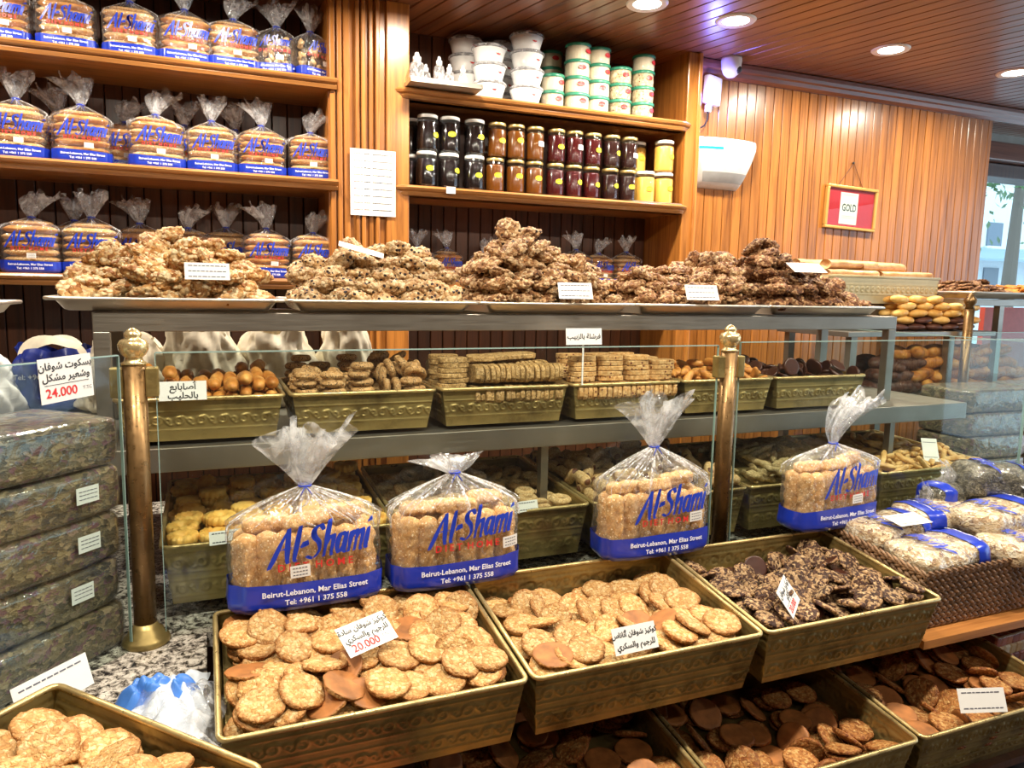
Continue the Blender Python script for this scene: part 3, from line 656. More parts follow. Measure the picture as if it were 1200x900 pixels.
for k, (x0, x1, yf, yb, z) in SH.items(): sheet_tray(x0, x1, yf, yb, z, STL[k])
sheet_tray(-1.05, -.44, 1.90, 2.27, 1.495, 'aluminium tray corner at the far left edge holding a yellow bun')
# resting places of the loose biscuits from the tray centre: x, y, z in half millimetres, then the turn (w, x, y, z in 200ths)
REST = {
'L1': [226,-108,-148,29,2,12,-197,417,-98,-147,36,2,12,-196,387,61,-127,116,7,-10,162,216,71,-126,63,4,-12,189,-43,-64,-142,11,-170,-105,-7,-250,253,-103,191,12,-4,59,-263,90,-123,12,-199,-16,-1,-417,-93,-146,187,12,4,-71,-428,85,-124,44,3,-12,195,224,273,-100,2,-29,-198,-12,
410,-283,-170,78,5,-11,184,14,97,-122,196,12,-3,40,-429,266,-101,145,9,9,-137,405,310,-96,191,12,-4,59,27,289,-98,123,8,10,-157,-205,-280,-169,197,12,-2,32,-414,-280,-169,10,-161,-118,-7,219,-271,-168,87,5,-11,180,-1,-281,-170,53,3,12,-193,-227,-93,-146,195,12,3,-45,
262,-115,-115,199,12,0,7,-438,35,-97,113,7,-10,165,419,-285,-137,8,-136,146,9,-2,17,-99,191,12,-4,57,-37,-309,-99,190,-57,-8,-25,-57,-141,-120,66,-187,23,8,-277,248,-70,179,11,-5,88,434,-105,-114,166,10,-7,110,-174,49,-106,42,-140,-137,8,240,301,-63,26,2,12,-198,
51,265,-68,12,-194,49,3,-422,-125,-117,12,-199,12,1,-214,-291,-116,170,-24,2,103,243,47,-95,12,-194,-48,-3,-440,251,-70,162,10,7,-117,406,56,-94,8,-131,150,9,-244,-130,-117,155,10,8,-126,-422,-288,-137,158,10,8,-121,211,-287,-137,183,11,-5,79,403,286,-65,163,10,-7,115,
244,-292,-104,8,-122,-158,-10,443,147,-73,50,187,35,-38,-442,-134,-79,179,18,-10,88,128,-204,-120,79,34,-48,-174,-440,31,-64,1,0,12,-200,-2,254,-36,11,-173,-99,-6,-44,133,-83,133,-47,3,142,442,269,-34,170,11,7,-105,-230,-277,-86,187,-24,-3,68,-397,-289,-104,144,9,-9,138,
46,-235,-92,41,86,172,-35,-164,3,-85,194,29,31,25,-277,-126,-83,12,-195,41,3,441,-129,-84,4,0,-12,200,413,-291,-104,12,-185,-74,-5,-156,222,-74,2,161,-101,-62,131,-79,-113,162,-41,-25,107,-101,-178,-108,156,55,37,-106,-442,259,-35,13,1,-12,199,154,166,-81,172,30,-49,-85,
456,-260,-50,45,-117,-151,39,-413,-294,-71,149,9,8,-133,-251,-179,-55,25,0,-11,198,368,-293,-71,3,-48,194,12,-440,164,-31,88,-165,58,41,320,-166,-64,38,-145,-120,-55,-436,-278,-2,150,9,8,-132,204,-296,-64,184,18,14,-74,-401,-299,-38,183,11,5,-81,319,-328,5,173,-64,26,72,
],
'L2': [-193,68,-207,132,8,-9,150,-394,-106,-228,100,6,-11,173,-378,272,-181,36,2,12,-196,11,-271,-249,187,12,-4,70,0,82,-205,145,9,-9,137,417,-273,-249,8,-121,-158,-10,405,-102,-228,87,5,11,-180,211,258,-183,74,5,-12,185,208,-265,-248,164,10,-7,114,-204,-272,-249,5,-79,183,11,
-202,-96,-227,110,7,-10,166,-6,263,-182,177,11,-6,93,411,274,-181,194,12,3,-48,184,69,-206,3,-40,195,12,-410,80,-205,3,-46,-194,-12,-212,270,-181,130,8,-9,152,-417,-270,-249,92,6,-11,177,-37,-92,-227,9,-138,-144,-9,434,88,-204,76,5,-11,184,189,-100,-228,199,12,0,8,
-196,286,-146,196,12,-2,35,181,51,-175,194,12,3,-47,17,-349,-161,119,-105,81,91,-37,247,-151,6,-103,-171,-11,204,217,-154,197,12,-2,34,356,33,-186,21,-195,-6,-40,433,-113,-196,198,12,-1,22,-394,-75,-191,118,7,10,-161,197,-277,-216,123,8,10,-158,-208,38,-177,103,6,-11,171,
-432,93,-170,94,6,11,-176,-358,268,-148,9,-147,-135,-8,419,-275,-216,191,12,-4,57,-157,-117,-196,113,7,10,-164,-182,-276,-216,129,8,-10,153,79,-179,-172,116,154,-15,-50,-396,-275,-216,141,9,-9,142,194,-112,-196,51,3,12,-193,402,216,-154,12,-138,144,11,-44,27,-178,10,-161,-118,-7,
213,169,-127,110,7,10,-167,-203,193,-135,34,-121,-149,-43,-395,-279,-183,10,1,-12,199,74,177,-161,25,127,-143,-52,191,10,-147,1,-15,199,12,-166,6,-147,4,-71,187,12,-3,-247,-179,9,-152,-129,-8,-456,273,-134,58,-142,115,-57,203,-289,-157,104,-27,-22,-167,-163,-279,-183,200,12,0,-4,
434,-133,-165,184,11,5,-78,3,-242,-212,12,-186,72,4,377,171,-128,27,3,16,-198,434,-291,-158,120,-17,27,157,313,-22,-175,40,-185,9,-64,264,-143,-167,173,60,23,76,-248,-137,-180,160,-13,-69,98,95,-82,-172,63,98,146,71,-336,65,-159,173,-10,80,-61,-435,-130,-164,71,32,31,-182,
201,-274,-126,139,-16,31,140,-401,-283,-150,9,-138,-145,-9,-18,-247,-146,198,12,1,-24,-289,-213,-188,105,90,-26,-142,311,-205,-143,66,91,-163,-27,
],
'L3': [428,-92,-227,169,10,-7,107,-16,-271,-249,199,12,-1,13,210,-273,-249,161,10,-7,118,-226,-101,-228,62,4,-12,190,57,124,-200,12,-198,-27,-2,27,-114,-229,18,1,12,-199,-430,285,-157,29,13,197,-8,-222,76,-206,7,-113,-164,-10,-429,-105,-228,152,10,8,-129,-198,258,-183,160,10,-7,119,
429,289,-179,12,-195,42,3,229,-112,-229,1,-14,199,12,229,292,-179,85,5,-11,180,426,-270,-249,162,10,-7,117,-444,-272,-249,198,12,2,-27,246,50,-209,74,5,-12,185,427,72,-206,103,6,11,-171,-208,-263,-248,98,6,-11,174,22,297,-178,196,12,-2,36,-427,64,-207,110,7,10,-167,
250,40,-177,42,3,-12,195,277,232,-154,116,35,-25,157,-5,-277,-216,117,7,10,-162,449,-117,-196,121,8,10,-158,-449,45,-176,198,12,-2,28,215,-276,-216,199,12,-1,15,438,-277,-216,185,12,-5,76,-249,-119,-188,158,-3,8,-122,79,-142,-196,24,40,-194,-20,-451,280,-127,17,-120,157,-26,
-426,-276,-216,197,12,-2,33,-225,-276,-216,196,12,2,-38,143,158,-168,22,-138,-143,11,-359,222,-187,66,4,-12,188,438,216,-155,156,25,16,-121,430,48,-176,180,11,-5,86,287,-119,-194,72,-8,25,-185,33,339,-93,164,84,35,-68,-409,-114,-196,133,8,-9,149,-283,34,-177,28,-182,-71,-30,
207,-131,-147,72,13,-9,186,238,26,-145,12,-189,65,4,-451,316,-97,121,16,-26,-156,-250,-279,-183,102,6,11,-171,26,7,-162,31,-67,182,35,-269,211,-155,12,-194,-47,-3,-370,-124,-156,15,-180,86,-6,-143,-140,-190,125,-51,50,-138,17,-281,-183,75,5,12,-185,-403,58,-141,196,12,2,-36,
447,195,-127,150,24,17,-129,401,43,-143,12,-199,-20,-1,423,-281,-183,5,-73,186,12,-415,-282,-183,198,12,2,-26,288,206,-131,86,30,-31,176,-155,127,-165,98,54,22,164,137,-140,-175,155,34,24,119,-43,204,-140,171,-24,-81,60,204,-280,-183,199,12,-1,16,427,-120,-163,199,12,-1,18,
-24,-130,-167,169,17,-71,-77,291,174,-109,174,42,-7,88,-76,-8,-167,171,47,-71,-58,223,-286,-150,76,5,-11,184,-126,-282,-179,20,-118,43,-154,142,140,-110,23,66,-179,-55,-233,-276,-149,139,9,-9,144,-11,51,-186,38,-188,-48,-28,415,-137,-132,83,5,11,-181,-411,-284,-150,8,-134,148,9,
388,24,-112,103,6,-11,171,48,206,-134,70,28,-16,-184,223,-134,-116,5,-166,110,15,167,19,-110,166,10,10,-110,284,143,-85,36,-127,-149,-22,481,55,-98,96,14,-175,7,419,-296,-124,75,-13,-32,-182,238,-182,-90,114,0,16,-164,218,-319,-72,49,105,-154,54,406,-175,-103,189,12,-4,65,
278,-78,-78,69,130,-135,11,
],
'M1': [-416,132,-92,154,4,3,-127,423,-151,-106,5,-198,-30,-1,5,-407,-119,110,3,4,-167,-271,129,-92,186,5,2,-72,416,381,-79,196,5,1,-39,-281,-279,-112,198,5,1,-27,-417,417,-78,2,-100,173,4,145,253,-86,72,2,-5,187,426,255,-86,2,-98,174,4,9,-135,-105,2,-86,180,4,
-425,-413,-119,162,4,3,-117,140,-289,-113,136,3,-4,147,135,3,-98,172,4,3,-102,7,-9,-99,200,5,0,-9,149,384,-79,195,5,1,-42,276,144,-91,112,3,-4,165,155,-119,-104,103,3,-4,171,-437,8,-98,62,2,-5,190,4,394,-79,193,5,1,-53,-147,255,-86,168,4,-3,109,
-135,-275,-112,4,0,5,-200,438,2,-98,185,5,-2,76,-145,409,-78,177,4,2,-94,280,415,-78,4,-172,101,3,266,16,-98,38,1,5,-196,-281,-134,-105,2,-65,189,5,289,-135,-105,180,4,2,-88,-422,-150,-106,198,5,-1,29,422,130,-92,125,3,-4,156,426,-276,-112,52,1,5,-193,
-132,1,-98,88,2,-4,180,135,128,-92,198,5,1,-28,-3,-264,-112,192,5,-1,56,163,-413,-119,80,2,5,-183,-275,399,-79,127,3,4,-155,-273,256,-86,166,4,3,-112,421,-410,-119,70,2,5,-187,16,262,-85,149,4,3,-134,281,288,-84,4,0,-5,200,-139,-134,-105,97,2,-4,175,
9,123,-92,1,-26,198,5,-415,257,-86,138,3,4,-144,-271,-404,-119,200,5,0,10,-286,3,-98,164,4,-3,114,282,-271,-112,200,5,0,-13,-125,-412,-119,2,-70,187,5,-130,130,-92,87,2,4,-180,-435,-273,-112,5,-184,-79,-2,290,-409,-119,146,4,3,-136,-286,82,-51,190,5,2,-61,
-267,-294,-70,22,1,5,-199,417,364,-37,82,2,5,-182,392,-295,-70,174,4,2,-98,-153,-143,-62,148,4,3,-135,-155,110,-50,47,1,5,-194,416,230,-44,24,1,-5,199,259,1,-55,197,5,1,-35,-411,115,-50,2,-63,-190,-5,-160,-414,-76,176,4,-2,96,-428,-415,-76,156,4,-3,125,
410,-148,-63,41,1,-5,196,-425,418,-34,5,-181,85,2,132,237,-43,200,5,0,-5,300,-416,-76,198,5,-1,27,-17,-293,-70,4,-168,-108,-3,139,-301,-70,160,4,3,-121,-437,277,-41,15,0,5,-199,3,-170,-64,5,-194,-47,-1,266,-294,-70,31,1,5,-197,139,-408,-59,193,44,6,-24,
130,-12,-56,13,0,-5,199,-407,-168,-64,134,3,-4,149,-142,-287,-70,50,1,5,-194,326,289,-24,0,182,-74,36,163,-180,-68,186,59,25,-36,375,-27,-64,45,-88,174,6,-120,-8,-56,4,-140,143,4,-19,367,-37,191,5,2,-60,15,-414,-76,195,5,-1,42,-280,-170,-64,5,-198,-25,-1,
-432,-290,-70,97,2,4,-175,283,-143,-62,123,3,-4,158,-391,-41,-64,51,-182,-63,15,-6,118,-49,200,5,0,0,405,104,-50,198,5,-1,29,427,-414,-76,166,4,-3,111,-37,238,-45,141,32,-9,-138,5,-11,-56,4,-159,-122,-3,119,112,-50,190,5,-2,62,176,356,-37,107,3,-4,169,
-279,392,-36,0,-9,-200,-5,-145,388,-36,61,2,-5,190,-297,-416,-76,184,5,2,-78,-159,235,-44,185,5,-2,76,-236,-44,-61,24,-191,-6,55,281,126,-49,183,5,-2,80,-284,208,-45,191,5,1,-59,295,416,-34,88,2,4,-180,-134,-307,-27,1,-52,193,5,-266,-325,-28,189,5,-2,65,
-338,326,-30,19,105,145,87,132,239,0,199,5,1,-23,175,-66,-22,181,42,8,74,-298,96,-7,3,-131,151,4,428,365,6,47,1,-5,194,-157,-185,-21,3,-110,-167,-4,252,-282,-26,107,3,4,-169,31,-68,-18,1,-90,177,27,-144,230,-1,1,-24,-199,-5,-7,-297,-27,115,3,4,-164,
],
'M2': [-304,208,-129,170,4,-3,106,-439,-20,-141,5,-196,-42,-1,-437,267,-126,4,-143,140,4,-87,300,-125,97,2,4,-175,429,-282,-154,23,1,5,-199,119,-397,-159,194,5,1,-50,282,127,-133,83,2,-5,182,-132,72,-136,71,2,5,-187,405,103,-134,4,-163,116,3,442,258,-127,4,-151,-131,-3,
434,382,-120,172,4,-3,101,-23,-193,-124,61,-27,52,181,-171,-412,-131,79,33,-180,-12,-28,144,-132,141,4,4,-141,289,-277,-153,5,-196,40,1,431,-405,-160,198,5,1,-28,-444,-412,-160,77,2,-5,185,-442,422,-118,130,3,-4,152,-312,425,-118,119,3,-4,161,-268,-171,-119,157,-55,-54,-97,
160,-137,-146,146,4,-3,137,-297,-81,-128,8,94,-174,31,-5,-269,-153,144,4,3,-138,424,-152,-147,1,-25,198,5,-183,-241,-152,199,5,1,-22,-307,-248,-152,111,3,-4,166,411,-29,-141,153,4,-3,129,-6,21,-139,64,2,-5,189,-1,387,-120,103,3,-4,172,-426,121,-134,200,5,0,-4,
315,417,-119,9,0,5,-200,-151,424,-118,3,-134,-149,-4,-5,-410,-160,197,5,-1,37,113,122,-134,22,1,5,-199,-174,-48,-119,147,-20,-47,-126,284,-125,-146,173,4,2,-100,-438,-271,-153,152,4,-3,130,136,-14,-140,191,5,-1,58,-441,-146,-147,4,-140,-143,-4,139,-273,-153,184,5,2,-78,
264,-424,-134,150,-53,40,115,-256,91,-135,200,5,0,-6,-283,-395,-159,155,4,3,-127,258,304,-124,187,5,2,-71,141,259,-127,185,5,-2,76,189,421,-119,198,5,-1,31,-140,-124,-146,129,3,-4,152,23,226,-108,173,-6,46,88,282,4,-139,154,4,3,-127,-411,-144,-106,0,-4,200,5,
-370,64,-109,69,-41,-182,-17,435,-12,-99,121,3,4,-159,443,110,-93,185,5,-2,76,-371,312,-100,45,182,-61,-35,175,32,-101,9,-26,-22,-197,-403,-286,-113,82,2,-5,183,222,171,-105,155,-58,-26,109,118,192,-83,199,9,15,1,50,-64,-117,70,10,-67,174,423,-336,-115,186,5,2,-74,
-26,-126,-106,118,-100,-61,-111,-396,-412,-116,195,5,43,0,354,222,-108,161,51,-14,-107,58,338,-97,67,-93,-163,-21,303,-27,-100,5,-200,-11,0,-128,182,-88,97,-122,-70,104,265,-385,-112,170,-60,-29,-81,250,-276,-112,104,3,4,-171,-252,94,-94,194,5,1,-49,125,-279,-112,199,5,0,17,
-281,-396,-118,5,-191,58,1,88,438,-79,70,-14,164,89,142,-412,-119,4,-165,-113,-3,203,390,-79,1,0,5,-200,-255,357,-100,36,-22,52,-188,287,-156,-106,120,3,4,-160,-124,-299,-131,152,-4,62,-115,-253,-276,-112,170,4,3,-105,-136,-166,-107,1,-57,192,5,-98,413,-78,8,99,-173,-12,
],
'M3': [67,391,-68,9,78,-179,-42,-238,87,-83,79,-56,-99,144,416,80,-83,194,43,10,25,242,225,-76,55,32,-103,-159,-252,-215,-98,17,124,-151,-37,56,-292,-102,7,11,-106,-169,-65,216,-76,151,-96,51,-73,-116,58,-84,178,-33,-15,83,-246,-380,-106,169,-107,6,-2,-417,351,-70,163,115,-4,-15,
-263,230,-76,48,84,141,103,-266,-96,-92,13,-28,-167,106,-445,218,-76,18,-102,-168,32,411,-383,-106,3,0,-169,107,-91,404,-67,157,-97,-48,60,-392,-106,-92,168,39,15,101,-428,62,-84,114,-68,-89,120,-419,-242,-99,10,14,-106,-169,234,-82,-91,96,-55,98,-135,271,-263,-100,135,-95,-64,92,
66,-400,-107,35,-140,-137,20,253,-374,-106,23,46,157,112,228,64,-84,142,36,19,134,386,-99,-92,163,-25,29,-109,-63,-221,-98,103,-19,-37,166,101,218,-76,190,-34,7,-52,-390,-390,-107,143,-23,32,-135,-232,385,-68,148,37,18,128,-69,-394,-107,25,150,-127,-29,246,406,-67,138,-84,71,-94,
416,-232,-99,115,-163,0,6,66,-82,-91,15,17,-106,-168,75,70,-84,161,113,23,27,416,207,-77,122,-17,38,-153,400,400,-67,195,44,-6,-5,-68,-95,-92,90,16,33,175,-164,-141,-75,77,52,-154,-87,467,188,-38,86,-107,126,-72,-141,209,-47,81,163,6,83,461,300,-30,128,75,131,-29,
396,-291,-66,98,-122,-119,-36,95,315,-58,48,-2,-109,-161,-320,-197,-78,128,-28,16,150,-294,409,-67,24,156,119,31,-353,226,-76,123,24,30,153,-271,174,-25,115,143,-64,-46,-132,-243,-76,16,-190,35,-49,90,-145,-94,9,20,-194,-43,426,-444,-76,163,115,0,0,463,28,-54,116,-68,144,-33,
-207,-310,-89,108,165,33,-14,89,145,-60,161,-108,-22,-44,-139,136,-80,101,163,43,36,234,-444,-90,165,-105,-37,-20,-407,451,-65,163,115,6,0,-361,-135,-40,95,-8,44,-170,-47,354,-69,146,106,42,76,202,287,-61,45,191,23,31,-281,-443,-109,195,44,-6,-4,138,-396,-107,81,134,99,75,
-467,-385,-106,117,-73,84,-118,62,-219,-98,114,-163,-12,13,316,-97,-71,163,-2,60,-99,-315,67,-71,18,-73,-154,104,-136,-401,-85,127,22,-4,153,312,103,-61,84,-8,-69,-168,87,6,-61,70,25,91,-162,254,398,-2,181,51,0,-67,-352,-298,-78,50,1,-188,47,-372,33,-48,3,120,152,48,
194,-299,-68,176,43,-84,-13,438,-61,-61,21,-85,-134,-120,-429,-405,-54,137,32,-24,-140,466,-289,-70,33,-141,-118,-72,298,6,-61,40,-188,2,57,210,-199,-83,25,190,44,39,244,-113,-29,52,-185,55,-9,162,-10,-88,73,-110,-125,83,-182,-268,-37,115,151,-61,-20,-231,-36,-89,195,-34,1,-26,
355,192,-43,47,-167,31,-95,17,196,-24,26,-161,-116,4,30,-445,-55,32,37,117,-155,-172,297,-56,48,27,50,-186,-392,302,-19,35,-43,181,-65,322,-350,-70,28,141,-112,83,107,-133,-29,70,128,115,75,351,322,-71,10,-24,167,-107,-467,-121,-62,140,-21,-73,-121,209,341,-2,21,-44,-71,181,
282,181,-41,147,-23,-124,51,-31,273,-45,33,186,-6,-67,-466,-263,-39,79,119,108,90,-311,-7,-19,122,105,-45,-109,198,-406,-45,18,-61,187,-29,
],
'M4': [347,-8,-72,9,63,185,42,-301,2,-72,14,92,-172,-40,-358,304,-57,60,98,-133,-95,337,-311,-87,193,44,3,28,1,-305,-87,39,-168,-100,16,42,25,-71,28,-43,-163,104,19,298,-57,90,62,-90,-141,325,290,-57,106,168,-21,-17,-384,-320,-88,116,27,-26,-158,304,186,-63,11,-12,-169,106,
-42,-285,-86,93,22,-29,-173,49,233,-60,162,-27,-26,112,367,-36,-38,119,16,50,-152,-359,-390,-67,96,174,15,-21,315,-272,-85,5,39,-191,-43,90,84,-49,170,93,38,33,-309,240,-44,33,46,-179,-70,-178,-36,-74,129,-21,34,-147,-50,-123,-78,34,-5,-43,192,232,22,-71,105,75,81,130,
18,234,-24,151,-90,55,-78,-344,-294,-55,148,83,79,70,178,-263,-85,188,43,7,52,-359,40,-70,175,-30,-22,90,-263,212,-50,46,-177,-81,3,445,319,-56,95,-133,98,-61,-51,-439,-94,162,115,10,19,-155,163,-64,119,25,28,156,31,-17,-73,190,-33,10,-51,272,-144,-63,9,-15,124,156,
115,-333,-61,197,7,20,-30,-429,-100,-77,171,-29,23,-97,-440,-201,-61,143,-89,-80,72,320,362,-33,11,-145,133,-34,-89,-279,-86,177,-31,-18,85,-112,244,-60,167,38,-16,-102,-114,405,-52,28,-16,114,-161,-200,-327,-88,28,-121,-155,26,183,1,-53,68,97,-105,-122,276,-356,-65,18,-21,-161,-115,
380,218,-27,120,30,29,154,3,-76,-76,33,185,-68,-14,-91,-392,-56,32,-44,-162,104,263,231,-41,9,-54,-169,92,-381,-427,-68,25,-12,-155,-123,-138,-434,-60,195,-33,5,-28,-74,256,-49,98,130,-97,-63,-43,-51,-40,162,-106,-30,41,219,-76,-41,15,16,-161,-117,448,-360,-90,161,35,21,111,
-75,-354,-55,101,163,-46,-35,211,-114,-56,125,155,10,13,-241,-313,-88,71,-99,-135,84,13,-84,-40,41,68,-150,-106,407,-369,-71,75,-157,-96,25,232,160,-63,11,-12,-150,132,-1,110,-44,17,16,141,-140,56,-445,-51,37,30,-104,164,339,-390,-58,11,195,20,38,-47,-322,-53,8,49,188,46,
-75,54,-27,13,-24,195,-33,166,220,-38,87,150,-96,-29,230,-183,-81,10,12,-163,-115,-38,9,-29,5,-46,-60,185,-46,122,-18,115,-162,-23,-1,-151,-140,-56,47,-74,-176,37,272,123,-38,62,-66,-168,60,316,-221,-83,188,42,10,52,120,-393,-68,158,110,-48,-27,-277,-460,-35,72,-183,9,34,
192,-435,-94,34,196,-24,-4,89,358,-29,16,21,-122,157,-268,-382,-51,31,-75,169,-70,456,-204,-46,97,-73,-47,152,217,-413,-68,135,-137,18,-51,300,-420,-40,196,1,10,-38,-29,-199,-48,106,164,35,24,258,264,-17,166,-91,9,-64,
],
'M5': [328,-420,-122,48,13,33,191,-345,345,-84,135,32,-23,-142,125,-355,-119,185,41,-13,-62,124,326,-85,11,72,181,42,361,364,-83,93,-130,-102,63,317,-189,-110,174,40,-14,-90,-417,-135,-108,91,141,-90,-61,370,139,-94,168,-106,14,-16,104,126,-95,45,12,-33,-192,-113,370,-83,66,101,131,91,
-94,-346,-118,48,-72,-152,97,-361,131,-94,32,-8,-43,192,-112,81,-97,17,-21,-168,106,-372,-347,-118,40,-180,-76,14,-127,-103,-106,159,113,-23,-37,88,-125,-107,17,-84,178,-32,50,-125,-83,91,168,23,53,-207,378,-82,125,-77,80,-110,334,-311,-117,190,43,6,47,395,-122,-107,114,-163,16,-12,
-436,316,-85,90,-18,-38,174,-153,3,-101,196,-34,7,-22,44,292,-86,105,-16,-38,165,310,86,-97,32,186,-63,-16,-128,-388,-100,151,-127,-4,-35,199,-324,-117,137,-88,65,-96,-390,-301,-107,17,-57,191,-5,429,330,-85,29,-120,-155,26,-107,-183,-90,58,71,-84,-157,-259,-142,-108,114,82,-75,-121,
97,54,-79,173,-78,50,-39,-397,71,-97,31,183,-73,-18,463,25,-100,134,-83,-72,99,138,-283,-91,159,116,-34,7,-15,301,-86,89,-54,-99,139,-384,-8,-81,33,5,146,-132,390,286,-52,58,12,25,189,-188,-34,-103,11,5,107,169,130,-219,-111,74,-184,-21,10,-479,-299,-99,91,-106,91,-110,
442,-308,-99,104,98,-62,-125,-293,363,-83,123,-20,36,-152,158,390,-81,88,139,-94,-65,-336,-149,-108,137,-22,33,-140,266,-212,-112,112,-18,-37,160,-197,-446,-123,11,-9,115,-163,-221,-180,-110,137,32,-23,-140,177,82,-77,82,161,-56,-66,130,-166,-99,16,-49,161,-106,-8,-25,-102,42,-189,-48,10,
-361,-388,-93,142,122,-5,-71,124,345,-46,74,15,-32,-182,-240,-388,-103,49,-38,-58,181,-376,-162,-71,97,156,65,45,-171,169,-93,158,-101,38,-57,237,-247,-95,1,141,136,42,395,-417,-101,192,46,25,-19,-186,-252,-99,116,100,-56,-115,166,-71,-77,8,55,112,156,-402,450,-78,194,44,2,23,
351,218,-72,80,179,-39,6,83,-420,-122,163,115,-6,-5,404,67,-77,50,119,114,102,-367,93,-79,24,188,-53,-34,344,12,-91,105,157,-60,-26,-231,-255,-76,81,20,90,-158,318,-367,-80,60,-189,18,-14,-14,103,-96,167,-30,22,-104,-332,175,-92,103,162,-46,-30,-323,-454,-100,23,22,170,-101,
-132,-334,-82,16,19,-106,-168,452,364,-59,128,20,34,149,141,-199,-77,70,-179,-41,37,481,384,-82,75,122,-113,-82,269,-38,-103,10,47,190,42,338,185,-92,168,-106,13,-21,84,-457,-105,5,-2,195,44,433,204,-90,44,78,150,98,391,-190,-104,59,23,29,187,-100,-236,-94,86,31,-103,-145,
-175,223,-90,18,-71,-184,31,-274,-338,-83,73,12,-138,-124,218,-133,-60,5,-97,165,-58,321,382,-57,21,-31,168,101,94,-374,-83,17,-64,186,-35,443,-166,-76,172,-11,27,-97,332,-29,-102,190,-32,14,-51,-154,-387,-62,163,1,45,-106,-456,386,-46,135,91,60,100,199,-431,-97,42,-26,-190,37,
-104,31,-99,194,44,-2,-23,-366,162,-68,47,10,107,162,152,11,-60,141,-141,14,2,-481,-154,-90,125,65,91,109,139,252,-65,122,97,37,120,-28,-259,-88,49,-66,-182,18,387,-163,-36,163,45,11,107,-91,-458,-74,25,187,14,-65,344,-268,-80,10,189,65,13,-380,-50,-84,51,5,-108,-160,
-263,325,-85,122,29,-25,-153,-158,-200,-78,130,75,-105,-80,20,-362,-87,75,-77,122,-117,86,-153,-72,5,44,-195,12,102,104,-59,51,-177,77,-8,-247,82,-92,25,167,103,30,481,-366,-100,133,-42,-13,142,-296,-179,-110,140,33,-22,-138,288,53,-59,143,-139,-9,15,-421,-400,-66,183,0,16,-78,
165,-32,-96,105,165,-27,-31,-95,252,-88,28,-16,-114,161,222,202,-91,123,27,-27,-153,-378,291,-66,18,-160,111,-41,447,-91,-50,88,116,-124,-57,480,-107,-68,129,60,82,114,-53,456,-62,19,-13,-115,-162,-28,-152,-74,125,71,109,86,362,-88,-68,23,-112,-162,25,389,-321,-90,147,-67,-90,75,
],
'U0': [-38,9,-69,23,130,147,32,-318,-181,-69,140,31,24,137,-249,-190,-69,112,78,79,123,-115,-192,-69,129,-23,-32,148,316,-206,-69,26,-144,-133,29,-318,200,-69,31,142,136,24,186,5,-69,29,-133,-144,26,254,-183,-69,30,-138,-139,25,-136,202,-69,25,141,137,30,140,-190,-69,77,121,114,80,
51,214,-66,1,134,148,-4,-135,-9,-69,122,78,79,113,-241,217,-69,135,30,26,142,-319,11,-69,140,31,25,137,-49,-205,-67,68,-118,-129,68,-245,18,-69,144,31,24,133,214,200,-69,25,138,140,30,278,188,-66,135,-54,-46,129,116,213,-69,137,30,25,141,101,12,-69,33,-153,-123,21,
38,15,-69,27,149,128,28,-74,208,-69,113,79,79,122,78,-200,-69,141,25,30,136,319,11,-69,138,-25,-31,140,70,22,-11,99,115,90,94,-241,-218,-9,79,-114,-121,78,164,194,-31,81,-110,-125,76,83,206,-12,92,-85,-112,109,13,-187,-67,137,14,9,145,-75,-204,-8,141,26,6,139,
131,-13,-18,109,96,55,126,316,180,-16,56,-133,-127,56,-72,190,-8,137,36,20,140,-260,156,-13,124,-101,-89,81,-79,-25,-28,44,-138,-137,14,-253,-26,-10,68,115,118,90,-319,-26,-9,118,82,75,118,-138,-218,-9,78,115,116,86,-319,-217,-9,143,-20,-35,134,-135,191,-7,124,-73,-83,111,
197,-218,-41,139,31,23,139,-319,186,5,65,-129,-104,92,250,4,-69,120,-77,-81,116,249,216,-13,141,63,51,116,319,-5,-8,137,-20,-35,140,319,-193,-7,139,-36,-19,138,257,-203,-8,81,-117,-118,76,-139,6,-7,27,-142,-135,31,0,13,-19,118,78,79,117,197,216,24,8,-145,-136,21,
193,-25,-9,36,-141,-136,20,-10,178,-69,132,23,32,145,14,217,-13,122,51,64,136,138,-217,-8,26,144,134,29,-10,-206,-10,111,-83,-100,104,278,168,36,149,-53,-48,112,257,-19,8,135,-43,-71,122,-319,0,53,119,-76,-81,117,52,-162,-13,43,-128,-135,60,-247,-54,49,71,121,114,86,
198,-210,21,143,26,28,135,-138,-208,54,72,-119,-121,78,
],
'U1': [272,-243,-28,114,0,0,-164,292,70,-58,121,25,-5,-157,3,-80,-69,10,0,0,-200,290,191,-69,146,0,0,-136,-275,-89,-69,0,125,156,0,-125,85,-69,190,0,0,63,-151,-97,-69,89,0,0,179,-130,217,-69,163,0,0,116,169,269,-32,98,-156,68,38,2,-223,-69,198,0,0,-25,
-285,239,-69,117,0,0,162,-275,97,-69,31,0,0,198,-266,-214,-69,190,0,0,61,3,78,-69,6,0,0,200,289,-55,-69,53,0,0,-193,-2,235,-69,0,98,-174,0,284,-106,-28,112,0,0,-166,-142,-232,-69,188,0,0,-68,285,-181,-69,193,0,0,53,169,60,-69,0,124,-157,0,
-279,75,-28,190,0,0,-64,236,247,6,25,-90,42,-172,-154,-69,-28,187,0,0,72,-144,-248,-28,0,-187,71,0,179,-110,-39,47,-136,120,-70,290,-186,42,158,-54,60,92,229,101,-21,197,9,-12,-32,251,-248,13,119,0,0,161,-2,-236,-28,53,0,0,-193,-8,222,-28,65,0,0,189,
